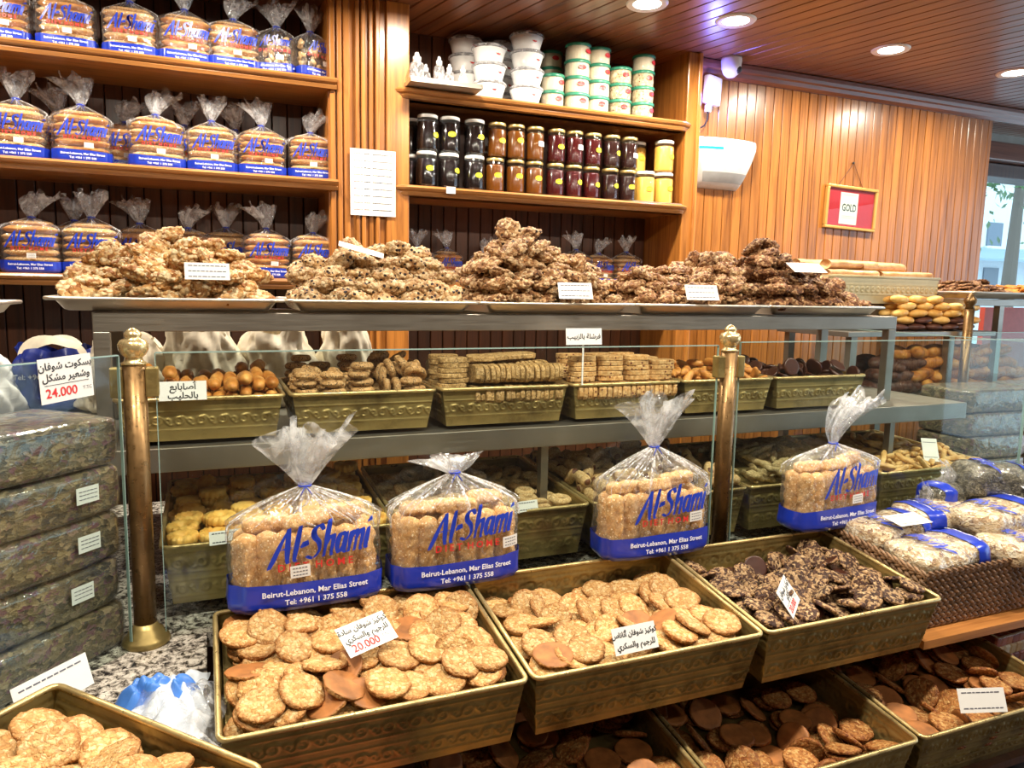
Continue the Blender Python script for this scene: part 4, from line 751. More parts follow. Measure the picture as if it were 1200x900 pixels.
4,92,-28,200,0,0,11,-140,97,-28,0,101,173,0,332,73,36,85,113,85,113,332,-52,46,141,-9,-141,9,-279,-222,-28,194,0,0,-48,4,-91,-28,0,39,196,0,-286,244,-28,124,0,0,157,-288,-70,-28,170,0,0,105,303,242,-1,16,-185,8,74,-144,244,-28,0,197,-34,0,
-290,-65,13,14,0,0,200,155,26,27,27,91,-111,-137,-5,-222,13,10,0,0,200,-164,-73,13,177,0,0,-94,-151,240,13,198,0,0,-27,-21,243,13,0,176,-95,0,-158,-247,13,190,0,0,64,3,-95,13,0,-141,141,0,137,-83,11,74,-131,-46,123,-276,91,13,122,0,0,-158,
297,246,91,154,26,-47,-116,-141,115,13,192,0,0,58,260,-31,37,26,151,-112,-63,282,-141,59,56,0,81,174,251,25,-1,6,52,-177,-76,3,115,13,190,0,0,-62,128,-204,-29,112,86,-112,-86,-286,-232,13,0,-148,-135,0,157,202,-15,18,-74,-92,161,-286,216,13,0,-174,-98,0,
169,-246,-26,137,-36,-137,36,191,252,100,12,46,-187,52,5,-120,54,0,-158,122,0,3,246,54,101,0,0,173,252,85,67,23,194,-29,-32,169,192,88,191,-53,7,25,170,133,34,182,45,-14,68,-150,247,54,133,0,0,149,1,121,54,177,0,0,-94,-109,-140,3,155,102,75,8,
-279,233,54,132,0,0,150,-220,37,40,5,-33,50,-191,-99,35,9,155,109,35,53,185,-45,55,103,-91,74,-125,-157,-248,54,0,-158,122,0,-284,-238,54,30,0,0,-198,-276,-81,54,0,-112,-165,0,-23,-244,54,179,0,0,89,3,243,95,154,0,0,-127,-251,248,95,0,-25,-198,0,
-41,-12,-27,125,141,63,-22,-1,-228,95,76,0,0,-185,258,-53,87,182,0,68,-45,
],
'U4': [27,-213,-56,30,-135,142,-25,-64,-234,-56,124,83,-74,-111,-249,231,-56,134,24,-31,-143,-215,-61,-56,192,-37,12,-41,272,67,-56,94,67,-89,-137,292,-246,-38,86,-96,-61,140,-123,181,-56,186,-38,-8,62,-104,-76,-56,134,28,-27,-143,184,11,-56,154,28,-27,-121,61,64,-56,39,-55,-157,104,
-255,140,-56,27,8,38,194,227,266,-56,19,8,-111,-165,-244,-239,-56,111,-166,-1,-4,76,-107,-56,39,-196,-8,-3,103,218,-56,107,162,38,30,-250,43,-56,160,29,-26,-113,247,286,-11,5,-3,-43,-195,-297,244,-54,54,-127,130,-62,100,275,-56,194,39,1,26,-200,-286,-56,111,166,-5,2,
-256,-101,-56,9,-23,-195,38,220,-190,-56,45,-26,108,-160,284,-30,-56,66,-93,138,-89,61,-2,-30,47,-182,43,54,-209,69,-38,167,52,18,-95,248,63,-10,20,-80,53,174,-276,-185,-36,68,-70,51,-167,-148,-3,-41,158,-116,-39,-2,-116,58,-56,56,-15,-36,188,70,-63,-34,169,104,20,14,
-191,213,-56,120,-27,28,-155,71,-268,-33,45,-51,-185,-34,79,-141,-23,196,-39,3,-9,208,18,-7,14,8,-113,164,-270,243,-13,17,146,135,-2,269,193,-30,88,-161,-7,79,-166,47,-9,28,111,-163,-20,-272,1,-21,96,151,-45,76,-299,94,-25,102,94,-58,-132,-210,-192,-32,56,104,-161,15,
202,-110,-11,178,-31,67,54,187,-253,-28,52,-93,-164,-44,27,213,-26,27,136,141,28,-216,244,-23,125,12,-43,-150,-259,-106,-9,16,90,-174,-36,89,110,-45,43,-19,-164,105,142,-244,-55,139,-79,54,-106,-272,-276,-18,65,-58,162,79,-250,54,8,27,9,5,-198,121,-230,-11,142,-88,42,-102,
278,-71,-12,167,40,-21,-100,252,243,13,6,-13,137,-145,230,-257,-2,113,-48,-68,-142,-166,-243,-12,57,-36,97,-162,-181,-45,-20,161,109,-12,-44,-123,-246,-56,141,92,-63,-88,-62,113,-43,138,-6,34,140,-62,251,-23,133,-38,76,123,55,-76,17,137,45,59,126,-217,-132,-9,25,-94,162,-65,
136,102,-7,41,-150,125,5,298,1,2,44,-135,-106,93,99,260,-9,50,-184,57,-17,-163,251,-10,34,-167,-79,69,-266,-223,26,66,175,58,41,56,238,11,54,-84,-173,5,-114,238,-14,71,-101,64,144,84,-245,15,104,44,86,141,-144,-285,10,16,39,-92,173,257,-217,15,194,-41,23,-18,
-104,185,-10,14,-3,-163,115,29,-76,58,102,93,104,100,214,-58,3,27,-182,69,-40,-259,124,13,51,167,97,-16,-214,255,24,59,-52,86,-162,188,90,-21,33,119,124,-98,-299,-77,9,100,96,139,41,299,176,5,121,79,25,-136,66,60,-9,48,-8,-40,190,-92,-40,-4,161,-91,28,71,
-261,285,38,44,-29,168,94,-103,95,-12,77,106,-129,-78,-86,-147,-16,44,83,-47,-170,-143,107,29,125,48,-102,-109,66,-222,57,21,-192,-53,-6,-114,-100,-8,45,-190,-38,20,47,106,38,103,22,32,167,285,-95,41,144,-74,83,-83,-163,-171,-17,111,-33,-79,-143,234,111,16,22,193,8,-48,
],
'U5': [143,87,-82,10,0,0,-200,-60,102,-47,120,-89,-1,-133,191,247,-82,196,0,0,40,-255,72,-82,0,160,-120,0,18,-80,-82,70,0,0,-187,345,47,-38,137,-16,144,-19,-171,-243,-58,60,42,-186,-4,163,-40,-38,162,72,90,-23,-287,-133,-54,154,27,-65,106,-102,-119,-82,188,0,0,-67,
211,-46,-24,72,-160,-8,96,193,-248,-82,0,-122,159,0,-183,245,-51,2,-132,150,-12,-99,49,-82,0,-10,200,0,-57,-233,-76,51,12,-6,193,-303,-248,-82,198,0,0,31,-117,203,-82,0,-108,168,0,99,-16,-54,169,57,45,79,-39,208,-60,36,-47,17,-190,-324,90,24,5,166,50,100,
-326,126,-42,166,-2,-105,36,106,-133,6,30,-152,-71,104,-85,-95,-47,0,200,1,0,-118,256,-1,63,178,-66,1,-319,-31,-4,76,-104,150,-31,-36,174,-22,102,43,5,167,-296,235,-56,11,-162,-100,-60,158,104,-47,198,0,0,-26,-237,-240,-56,19,-64,3,-189,-252,-38,-52,137,-66,43,123,
146,248,-47,122,0,0,-158,-2,-248,-48,44,-121,-153,13,89,40,13,20,-192,-43,32,285,-74,-18,32,137,8,142,18,-55,-15,32,157,97,70,107,-219,-63,192,-6,-44,34,-118,36,-47,200,0,0,-3,-162,-188,-27,73,-58,15,-176,40,83,-48,89,-107,143,-13,-272,22,-29,83,22,-35,-177,
193,-257,24,62,-188,21,21,338,246,-36,68,-121,68,-127,187,-257,-20,22,-7,65,-188,-230,-281,28,120,-155,28,26,-127,-198,-7,116,42,43,152,-212,69,3,41,178,-73,-34,198,-170,-53,66,181,-39,-35,-27,13,-38,32,74,-158,-93,154,136,-12,198,0,0,25,-303,220,25,63,189,-18,10,
345,-248,-39,132,-57,-130,52,-314,-189,-24,60,118,144,39,237,124,-39,54,131,54,131,-170,139,-43,64,31,-43,182,
],
}
# ================================================================ BISCUITS AND COOKIES
def shape(fn, sub=4):
    v, f = ico(sub); return [fn(Vector(q)) for q in v], f
def nz(p, s, seed): return noise.noise(Vector(p)*s+Vector((seed*7.3, seed*3.1, seed*1.7)))
def disc_mesh(name, R, h, seed, mats, sub=4, lump=.0028, flatb=True, scal=0):
    def fn(q):
        r = math.hypot(q.x, q.y); k = r**-.38 if r > .02 else 1; a = math.atan2(q.y, q.x)
        e = 1+.06*noise.noise(Vector((math.cos(a)*1.4+seed*5, math.sin(a)*1.4, seed)))+.02*noise.noise(Vector((math.cos(a)*6+seed, math.sin(a)*6, seed*3)))
        if scal: e += .05*math.cos(scal*a)*min(1, r*1.3)
        x, y = q.x*k*R*e, q.y*k*R*e; z = h*math.copysign(abs(q.z)**.55, q.z)
        if q.z > -.15:
            P = Vector((x, y, z)); n1 = 1-noise.voronoi(P*115+Vector((seed*9,)*3))[0][0]*1.4
            z += lump*n1+.004*nz(P, 20, seed)
            x += lump*.6*nz(P, 90, seed+3); y += lump*.6*nz(P, 90, seed+5)
        elif flatb: z = max(z, -h*.7)-.0006*nz((x, y, 0), 60, seed)
        return (x, y, z)
    v, f = shape(fn, sub); mi = None
    if len(mats) > 1:
        mi = []
        for q in f:
            a, b, c = (Vector(v[i]) for i in q[:3]); mi.append(1 if (b-a).cross(c-a).normalized().z < -.72 else 0)
    return mk(name, v, f, mats, True, mi)
def cluster_mesh(name, R, h, seed, mat, sub=4, amp=.0105):
    def fn(q):
        a = Vector(q); e = 1+.16*nz(a, 1.3, seed)
        P = Vector((q.x*R*e, q.y*R*e, q.z*h*(1+.25*nz(a, 1.7, seed+2))))
        d = noise.voronoi(P*95+Vector((seed*9,)*3))[0][0]
        return tuple(P+a*amp*(.65-d)*1.2)
    v, f = shape(fn, sub); return mk(name, v, f, [mat], True)
def rod_mesh(name, r, L, seed, mats, taper=.0, twist=0, bend=0, n=16, m=20, knob=.002, square=0, endp=6):
    V = []; F = []
    for j in range(m+1):
        t = j/m*2-1; x = t*L
        rr = r*(1-abs(t)**endp*.75)*(1-taper*abs(t)**1.5)
        for k in range(n):
            a = 2*pi*k/n; q = 1+(.20*math.cos(2*(a+x*twist)) if twist else 0)+square*.08*math.cos(4*a)
            y, z = rr*q*math.cos(a), rr*q*math.sin(a)
            d = knob*noise.noise(Vector((x*70+seed*5, y*90, z*90)))
            V.append((x, y*(1+d/r)+bend*(1-t*t)*L, z*(1+d/r)))
    for j in range(m):
        for k in range(n): F.append((j*n+k, j*n+(k+1) % n, (j+1)*n+(k+1) % n, (j+1)*n+k))
    F.append(tuple(range(n-1, -1, -1))); F.append(tuple(m*n+k for k in range(n)))
    mi = [0]*(len(F)-2)+[len(mats)-1]*2
    if len(mats) > 1:
        for k in range(n): mi[k] = 1; mi[(m-1)*n+k] = 1
    return mk(name, V, F, mats, True, mi)
def ring_mesh(name, R, r, seed, mat, nu=30, nv=12):
    def fn(u, w):
        a = 2*pi*u; b = 2*pi*w; e = 1+.06*noise.noise(Vector((math.cos(a)*1.5+seed*4, math.sin(a)*1.5, seed)))
        rr = r*(1+.18*noise.noise(Vector((math.cos(a)*3+seed, math.sin(a)*3, math.cos(b)*2))))
        return ((R*e+rr*math.cos(b))*math.cos(a), (R*e+rr*math.cos(b))*math.sin(a), rr*math.sin(b)*.95)
    v, f = grid(fn, nu, nv, True); return mk(name, v, f, [mat], True)
def rosette_mesh(name, seed):
    def fn(q):
        r = math.hypot(q.x, q.y); k = r**-.3 if r > .02 else 1; a = math.atan2(q.y, q.x)
        rid = abs(math.sin(a*7+r*2)); e = 1+.17*rid*min(1, r*1.2)
        x, y = q.x*k*.029*e, q.y*k*.029*e; z = .010*math.copysign(abs(q.z)**.6, q.z)
        if q.z > -.1: z += .0065*rid*min(1, r*2)-.013*math.exp(-(r/.24)**2)
        return (x, y, z)
    v, f = shape(fn, 4); return mk(name, v, f, [M_['roset']], True)
KV = {
 'disc': [disc_mesh('oat_cookie', .0405, .0058, i, [M_['oat'], M_['oatside']]) for i in range(7)],
 'discd': [disc_mesh('brown_cookie', .0405, .0058, i+20, [M_['oatdark'], M_['oatside']], 3) for i in range(4)],
 'choc': [disc_mesh('chocolate_oat_cookie', .0305, .0062, i+40, [M_['choc'], M_['chocb']], 4, .0032) for i in range(5)],
 'chocs': [disc_mesh('dark_biscuit', .030, .0062, i+60, [M_['chocb']], 3, .001) for i in range(3)],
 'rosette': [rosette_mesh('butter_biscuit', i) for i in range(3)],
 'ringn': [ring_mesh('seeded_ring', .0205, .0098, i, M_['nig']) for i in range(4)],
 'rings': [ring_mesh('sesame_ring', .0200, .0098, i+9, M_['seed']) for i in range(4)],
 'roll': [rod_mesh('sesame_date_roll', .0165, .036, i, [M_['seed'], M_['date']], square=.6) for i in range(4)],
 'twist': [rod_mesh('seeded_twist', .0095, .060, i, [M_['grey']], twist=70) for i in range(3)],
 'stick': [rod_mesh('biscuit_stick', .0095, .048, i, [M_['stick']], twist=0, square=1, knob=.003) for i in range(4)],
 'finger': [rod_mesh('milk_finger', .0165, .046, i, [M_['finger']], taper=.25, knob=.003) for i in range(4)],
 'oval': [rod_mesh('small_oval_biscuit', .012, .032, i, [M_['finger']], taper=.3, bend=.15) for i in range(3)],
}
for i, c in enumerate(('cl1', 'cl2', 'cl3', 'cl4', 'cl5')):
    KV['S%d' % (i+1)] = [cluster_mesh('nut_cluster_cookie', .039, .0155 if i != 1 else .021, i*10+j, M_[c]) for j in range(4)]
KIND = {'F1': ('disc', 'oat_cookie', 'round pale oat cookie heaped in the front left brass tray', 'cookie'),
'F2': ('disc', 'oat_cookie', 'round pale oat cookie heaped in the middle front brass tray', 'cookie'),
'B': ('disc', 'oat_cookie', 'round oat cookie in the turned brass tray at the lower left corner', 'cookie'),
'F3': ('choc', 'chocolate_oat_cookie', 'dark chocolate oat cookie in the brass tray beside the basket', 'cookie'),
'L1': ('discd', 'brown_oat_cookie', 'brown cookie in the shaded tray under the middle front tray', 'cookie'),
'L2': ('discd', 'brown_oat_cookie', 'brown cookie in the shaded tray next to the lower right one', 'cookie'),
'L3': ('discd', 'brown_oat_cookie', 'brown oat cookie in shade in the lower right brass tray', 'cookie'),
'M1': ('rosette', 'butter_biscuit', 'golden piped butter biscuit in the tray beside the left bronze post', 'biscuit'),
'M2': ('rings', 'sesame_ring', 'sesame ring biscuit in the tray behind the second standing bag', 'biscuit'),
'M3': ('roll', 'sesame_date_roll', 'sesame coated date roll in the tray left of the middle post', 'biscuit'),
'M4': ('twist', 'seeded_twist', 'grey green seeded twist in the tray right of the middle post', 'biscuit'),
'M5': ('stick', 'biscuit_stick', 'pale golden biscuit stick heaped behind the fourth standing bag', 'biscuit'),
'U0': ('finger', 'milk_finger', 'orange brown milk finger piled on the case shelf by the left post', 'biscuit'),
'U1': ('ringn', 'seeded_ring', 'black seeded ring piled on the case shelf right of the milk fingers', 'biscuit'),
'U4': ('oval', 'oval_biscuit', 'small oval brown biscuit on the case shelf behind the middle post', 'biscuit'),
'U5': ('chocs', 'dark_biscuit', 'dark chocolate biscuit in the right end tray of the case shelf', 'biscuit'),
'S1': ('S1', 'nut_cluster_cookie', 'golden nut cluster in the mound at the left end of the rail', 'cookie'),
'S2': ('S2', 'raisin_cluster_cookie', 'pale raisin studded cluster in the second mound along the rail', 'cookie'),
'S3': ('S3', 'oat_cluster_cookie', 'brown oat cluster in the tallest mound on the rail', 'cookie'),
'S4': ('S4', 'nut_cluster_cookie', 'toasted brown cluster in the mound right of the tallest', 'cookie'),
'S5': ('S5', 'dark_cluster_cookie', 'dark brown cluster in the mound at the right end of the rail', 'cookie')}
rg = random.Random(11)
def cookie(k, loc, q):
    mset, nm, lab, cat = KIND[k]
    o = bpy.data.objects.new(nm, rg.choice(KV[mset])); COL.objects.link(o)
    o.rotation_mode = 'QUATERNION'; o.rotation_quaternion = q.normalized(); o.location = loc
    s = rg.uniform(.93, 1.06); o.scale = (s, s, s)
    grp = nm.replace('_', ' ')+'s, '+' '.join(lab.split()[-6:])
    if k in TR and len(lab.split()) < 14:
        p = tray_matrix(k).inverted() @ Vector(loc); u, v = p.x/TR[k]['W'], p.y/TR[k]['D']
        lab += ', '+('at the back' if v > .17 else ('near the front rim' if v < -.2 else 'amid'))+(' left' if u < -.17 else (' right' if u > .17 else ' centre'))
        if mset in ('disc', 'discd', 'choc') and (q @ Vector((0, 0, 1))).z < 0: lab = 'upturned '+lab
    elif k in SH and len(lab.split()) < 14:
        x0, x1, yf, yb, z = SH[k]; h = loc[2]-z
        lab += ', '+('bottom layer' if h < .02 else ('top' if h > .12 else 'middle height'))
    lab = ' '.join(lab.split()[:16]); tagp(o, lab, cat, grp); return o
    return tagp(o, lab, cat, nm.replace('_', ' ')+'s, '+' '.join(lab.split()[-6:]))
for k, L in REST.items():
    c = Vector(TR[k]['c'])
    for i in range(0, len(L), 7): cookie(k, c+Vector((0, 0, LIFT.get(k, 0)))+Vector(L[i:i+3])/2000, Quaternion([v/200 for v in L[i+3:i+7]]))
# the mounds on the sheet trays, laid up layer by layer under a ridge line (x, height)
RIDGE = {'S1': [(-.335, .05), (-.25, .115), (-.08, .185), (.02, .155), (.12, .125), (.19, .09)],
'S2': [(.19, .08), (.25, .115), (.45, .15), (.6, .14), (.70, .12)],
'S3': [(.70, .12), (.78, .20), (.86, .24), (.97, .21), (1.08, .15), (1.2, .10)],
'S4': [(1.2, .09), (1.3, .12), (1.5, .15), (1.62, .20), (1.71, .20)],
'S5': [(1.71, .20), (1.78, .235), (1.9, .21), (2.0, .15), (2.12, .10), (2.215, .05)]}
for k, RD in RIDGE.items():
    x0, x1, yf, yb, z = SH[k]; xs, hs = zip(*RD); th = .029 if k != 'S2' else .036; sp = .074
    for lay in range(9):
        zz = lay*th*.86; nx = int((x1-x0-.05)/sp); ny = int((yb-yf-.05)/(sp*.9)); ox = (lay % 2)*.5
        for a in range(nx+1):
            for b in range(ny+1):
                x = x0+.060+(a+ox*.9)*(x1-x0-.120)/nx+rg.gauss(0, .005); y = yf+.062+(b+ox*.8)*(yb-yf-.124)/ny+rg.gauss(0, .005)
                if x > x1-.055 or y > yb-.052: continue
                H = .02+min(np.interp(x-.035, xs, hs), np.interp(x+.035, xs, hs))*max(0, 1-abs(y-2.115)/.185)**.75
                if zz+.026 > H and lay: continue
                if y > 2.19 and H-zz > .05: continue            # nothing of the far inside shows
                tl = .55 if H-zz < .035 else .22; gx = rg.gauss(0, tl); gy = rg.gauss(0, tl*.8)
                if (H-zz < .04 and lay) or (not lay and y < yf+.08): gx += .35*(1 if y < 2.115 else -1)
                cookie(k, (x, y, z+.004+zz+rg.uniform(-.003, .004)+(.006 if abs(gx) > .5 else 0)), Euler((gx, gy, rg.uniform(-3, 3))).to_quaternion())

# the front trays: flat cookies laid in loose layers, tilted where they lie on top
def heap(k, R, dz, prof, sp, xmin=-9, loose=.34):
    t = TR[k]; Mt = tray_matrix(k); lin = LINER[k]; w, d = t['W']/2-.012-R, t['D']/2-.014-R
    for lay in range(8):
        z = -lin+.009+lay*dz; nx = max(2, round(2*w/sp)); ny = max(2, round(2*d/sp))
        for a in range(nx+1):
            for b in range(ny+1):
                x = max(-w, min(w, -w+2*w*(a+(.27 if (lay+b) % 2 else -.23))/nx))+rg.gauss(0, sp*.08); y = -d+2*d*(b+(.25 if lay % 2 else 0))/ny+rg.gauss(0, sp*.10)
                y *= 1-.10*max(0, -z)/.09; x *= 1-.05*max(0, -z)/.09; y = max(y, -d+.006)
                if x > w+.008 or y > d+.004 or x < max(xmin, -w-.004): continue
                top = prof(x/w, y/d)+.006*noise.noise(Vector((x*14, y*14, lay*.3+len(k)+R*99)))
                if lay and z > top: continue
                s = loose if z > top-dz*1.3 else .14
                gx, gy = rg.gauss(.22, s), rg.gauss(0, s); gx = max(-.85, min(.85, gx)); gy = max(-.85, min(.85, gy))
                if abs(x) > w*.86: gy *= .4
                if abs(y) > d*.80: gx *= .3
                if k == 'F1' and z > -.004: gx *= .6; gy *= .6
                fl = math.pi if rg.random() < .13 else 0
                q = Euler((gx+fl, gy, 0)).to_quaternion() @ Euler((0, 0, rg.uniform(-3, 3))).to_quaternion()
                cookie(k, Mt @ Vector((x, y, z+.010*(abs(gx)+abs(gy))*R/.04)), Mt.to_quaternion() @ q)
heap('F1', .040, .0150, lambda u, v: .008, .072)
heap('F2', .040, .0150, lambda u, v: -.030-.022*v+.012*abs(u), .072)
heap('F3', .031, .0145, lambda u, v: -.018-.020*v+.010*u*u, .060, loose=.62)
heap('B', .040, .0145, lambda u, v: -.004, .070, -.16)
# ================================================================ BAGS
def tie_mesh(r=.011):
    a = tube([(r*1.15*math.cos(t), r*1.15*math.sin(t), .001*math.sin(3*t)) for t in np.linspace(0, 2*pi, 13)[:-1]], .0022, 5, True)
    b = tube([(0, -r*1.15, 0), (-.006, -r*1.5, -.008), (-.012, -r*1.7, -.02)], .0013, 4)
    c = tube([(0, -r*1.15, 0), (.006, -r*1.5, -.008), (.013, -r*1.7, -.018)], .0013, 4)
    return mk('twist_tie', *jn([a, b, c]), M_['bluetxt'], True)
TIE = tie_mesh()
class Bag:
    def __init__(s, w, d, hb, hn, seed, drop=1.25):
        s.w, s.d, s.hb, s.hn, s.seed, s.drop = w, d, hb, hn, seed, drop
    def sc(s, z):
        v = z/s.hn; vb = s.hb/s.hn
        if v < .05: return .93+.07*(v/.05)
        if v < vb: return 1
        t = (v-vb)/(1-vb); return .055+.945*(1-t**s.drop)
    def t(s, z): return max(0, (z-s.hb*.8)/(s.hn-s.hb*.8))
    def P(s, th, z, off=0):
        k = s.sc(z); t = s.t(z); e = 2/(4-2*min(1, t*1.1)); c, n = math.cos(th), math.sin(th)
        x = math.copysign(abs(c)**e, c)*(s.w/2*k+off); y = math.copysign(abs(n)**e, n)*(s.d/2*min(1, k*1.02)+off)
        sd = s.seed
        q = 1+(.05*t+.015)*math.sin(11*th+sd+t*2)+.035*t*math.sin(17*th+sd*2)+.02*noise.noise(Vector((c*2+sd, n*2, z*25)))
        return (x*q, y*q, z)
    def front(s, x, z, off=.003):
        k = s.sc(z); t = s.t(z); n = 4-2*min(1, t*1.1); a = s.w/2*k; u = min(.985, abs(x)/a)
        return (x, -(s.d/2*min(1, k*1.02))*(1-u**n)**(1/n)-off, z)
    def wrap(s, vf, size, cx, cz, off=.006, rot=0):
        c, n = math.cos(rot), math.sin(rot)
        return [s.front(cx+(x*c-y*n)*size, cz+(x*n+y*c)*size, off) for x, y, _ in vf[0]], vf[1]
    def film(s, nt=72, nv=30):
        v, f = grid(lambda a, b: s.P(2*pi*a, s.hn*b), nt, nv, True)
        f.append(tuple(range(nt-1, -1, -1))); return mk('bag_film', v, f, M_['film'], True)
    def band(s, h=.055, off=.0035):
        z = lambda a, b: s.P(2*pi*a, .001+h*b*(1+.05*math.sin(4*pi*a+s.seed)), off)
        v, f = grid(z, 64, 6, True); f.append(tuple(range(63, -1, -1))); return mk('blue_band', v, f, M_['blue'], True)
    def creases(s, n, seed):  # gathered folds as whitened ribbons, shoulder highlights put into their colour
        rr = random.Random(seed); parts = []
        for i in range(n):
            th = rr.random()*2*pi; z0 = s.hn-.002; z1 = s.hn-(s.hn-s.hb)*rr.uniform(.5, 1.5); swing = rr.uniform(-.25, .25); w = rr.uniform(.012, .035)
            def fn(a, b):
                z = z0+(z1-z0)*b; t = th+swing*b; return s.P(t+(a-.5)*w*(1.3-b)*(1+2*(1-b)), z, .0022+(.0025 if .3 < a < .7 else 0))
            parts.append(grid(fn, 3, 8))
        return mk('film_crease_glints', *jn(parts), M_['crease'], True)
    def tail(s, L, r1, lean, fl=.45):
        sd = s.seed
        def fn(a, b):
            th = 2*pi*a; r = .010+r1*b**.8
            r *= 1+b*(.38*math.sin(4*th+sd)+.25*math.sin(9*th+sd*2+b*2)+.12*math.sin(15*th+b*5))
            z = L*b*(1+.16*b*math.sin(3*th+sd)+.10*b*math.sin(7*th))
            return (r*math.cos(th)+lean[0]*b*b*L, r*fl*math.sin(th)+lean[1]*b*b*L, z)
        v, f = grid(fn, 84, 14, True)
        # an inner gather so the tail reads as several layers of film
        def fn2(a, b):
            th = 2*pi*a; r = .006+r1*.55*b; r *= 1+.5*b*math.sin(5*th+sd+2)
            return (r*math.cos(th)+lean[0]*b*b*L, r*fl*1.3*math.sin(th)+lean[1]*b*b*L, L*.9*b*(1+.12*b*math.sin(4*th)))
        g = grid(fn2, 48, 10, True)
        return mk('bag_tail', *jn([(v, f), g]), M_['tail'], True)
STK = [rod_mesh('rusk_stick', .0235, .080, i, [M_['rusk']], knob=.006, square=1.6, n=20, m=26, endp=14) for i in range(3)]
SLB = rod_mesh('rusk_slab', .026, .066, 5, [M_['rusk']], knob=.0025, square=1, n=18, m=18)
rb = random.Random(21)
def sticker(parent, bag, cx, cz, w=.040, h=.026, rot=.05, off=.0085):
    c, n = math.cos(rot), math.sin(rot)
    def pt(x, y, o=off): return bag.front(cx+x*c-y*n, cz+x*n+y*c, o)
    v, f = grid(lambda a, b: pt((a-.5)*w, (b-.5)*h), 5, 3)
    st = ob('sticker', mk('sticker', v, f, M_['paper']), parent)
    L = []
    for i, yy in enumerate((.28, 0, -.28)):
        for k in range(5):
            a = -.38+k*.155+.02*(i % 2); g = grid(lambda p, q: pt((a+p*.11)*w, yy*h+(q-.5)*h*.07, off+.0006), 3, 2); L.append(g)
    ob('small_print', mk('small_print', *jn(L), plain('grey_print', (.25, .25, .3, 1), .5) if 'gp' not in M_ else M_['gp']), st)
def standing_bag(loc, rz, w, label, seed, tail=(.13, .05, (.15, 0)), hb=.180, hn=.248, d=.112, sx=0, sz=.085, brand=None, tilt=0, slab=True):
    B = Bag(w, d, hb, hn, seed)
    o = empty('toast_bag', loc, rz, label, 'bag', 'clear bags of toast standing on the front trays'); o.rotation_euler = (tilt, 0, rz)
    n = int((w-.03)/.040)
    for i in range(n):
        x = -w/2+.036+(w-.072)*i/(n-1)
        for y in (-.023, .023):
            r_ = ob('rusk_stick', rb.choice(STK), o, (x+rb.uniform(-.003, .003), y, .082+rb.uniform(-.002, .004)), (rb.choice((0, pi/2, pi))+rb.uniform(-.15, .15), -pi/2+rb.uniform(-.05, .05), 0))
    for i in range(max(2, int(w/.10))):
        ob('rusk_stick', rb.choice(STK), o, (-w/4+w/2*i/max(1, int(w/.10)-1)*1.0, .0+.012*(-1)**i, .170+.006*i), (rb.random(), rb.uniform(-.1, .1), rb.uniform(-.25, .25)), )
        o.children[-1].scale = (.62, .7, .7)
    ob('film_crease_glints', B.creases(46, seed), o); ob('bag_film', B.film(), o); bd = ob('blue_band', B.band(.060), o)
    ad = ob('white_lettering', mk('white_lettering', *jn([B.wrap(TXT['addr'], .0165, .012, .040, .0065), B.wrap(TXT['tel'], .0155, .012, .020, .0065)]), M_['whitetxt']), bd)
    bs = brand or w*.215; ob('brand_lettering', mk('brand_lettering', *B.wrap(TXT['brand'], bs, .018, .143, .006, .07), M_['bluetxt']), o)
    ob('red_lettering', mk('red_lettering', *B.wrap(TXT['diet'], .0215, .012, .094, .006), M_['redst']), o)
    sticker(o, B, sx, sz)
    ob('twist_tie', TIE, o, (0, 0, hn+.001))
    ob('bag_tail', B.tail(tail[0], tail[1], tail[2]), o, (0, 0, hn-.003))
    return o
M_['gp'] = plain('grey_print', (.10, .10, .13, 1), .5)
standing_bag((.182, 1.583, .880), .02, .315, 'bag of toast sticks standing leftmost on the front trays beside the bronze post', 1, tail=(.125, .062, (.1, -.1)), sx=-.02, sz=.085)
standing_bag((.515, 1.585, .880), .03, .305, 'bag of toast sticks with its tail folded down, second from the left', 2, tail=(.035, .05, (-.2, .6)), sx=.118, sz=.092, hn=.250)
standing_bag((1.055, 1.592, .880), .0, .315, 'bag of toast sticks with an upright tail, left of the middle bronze post', 3, tail=(.125, .065, (0, -.1)), sx=.095, sz=.10, hb=.19, hn=.275)
standing_bag((1.655, 1.585, .893), .05, .315, 'bag of toast sticks right of the middle bronze post, tail swept right', 4, tail=(.13, .06, (.75, 0)), sx=.04, sz=.085, hn=.235)
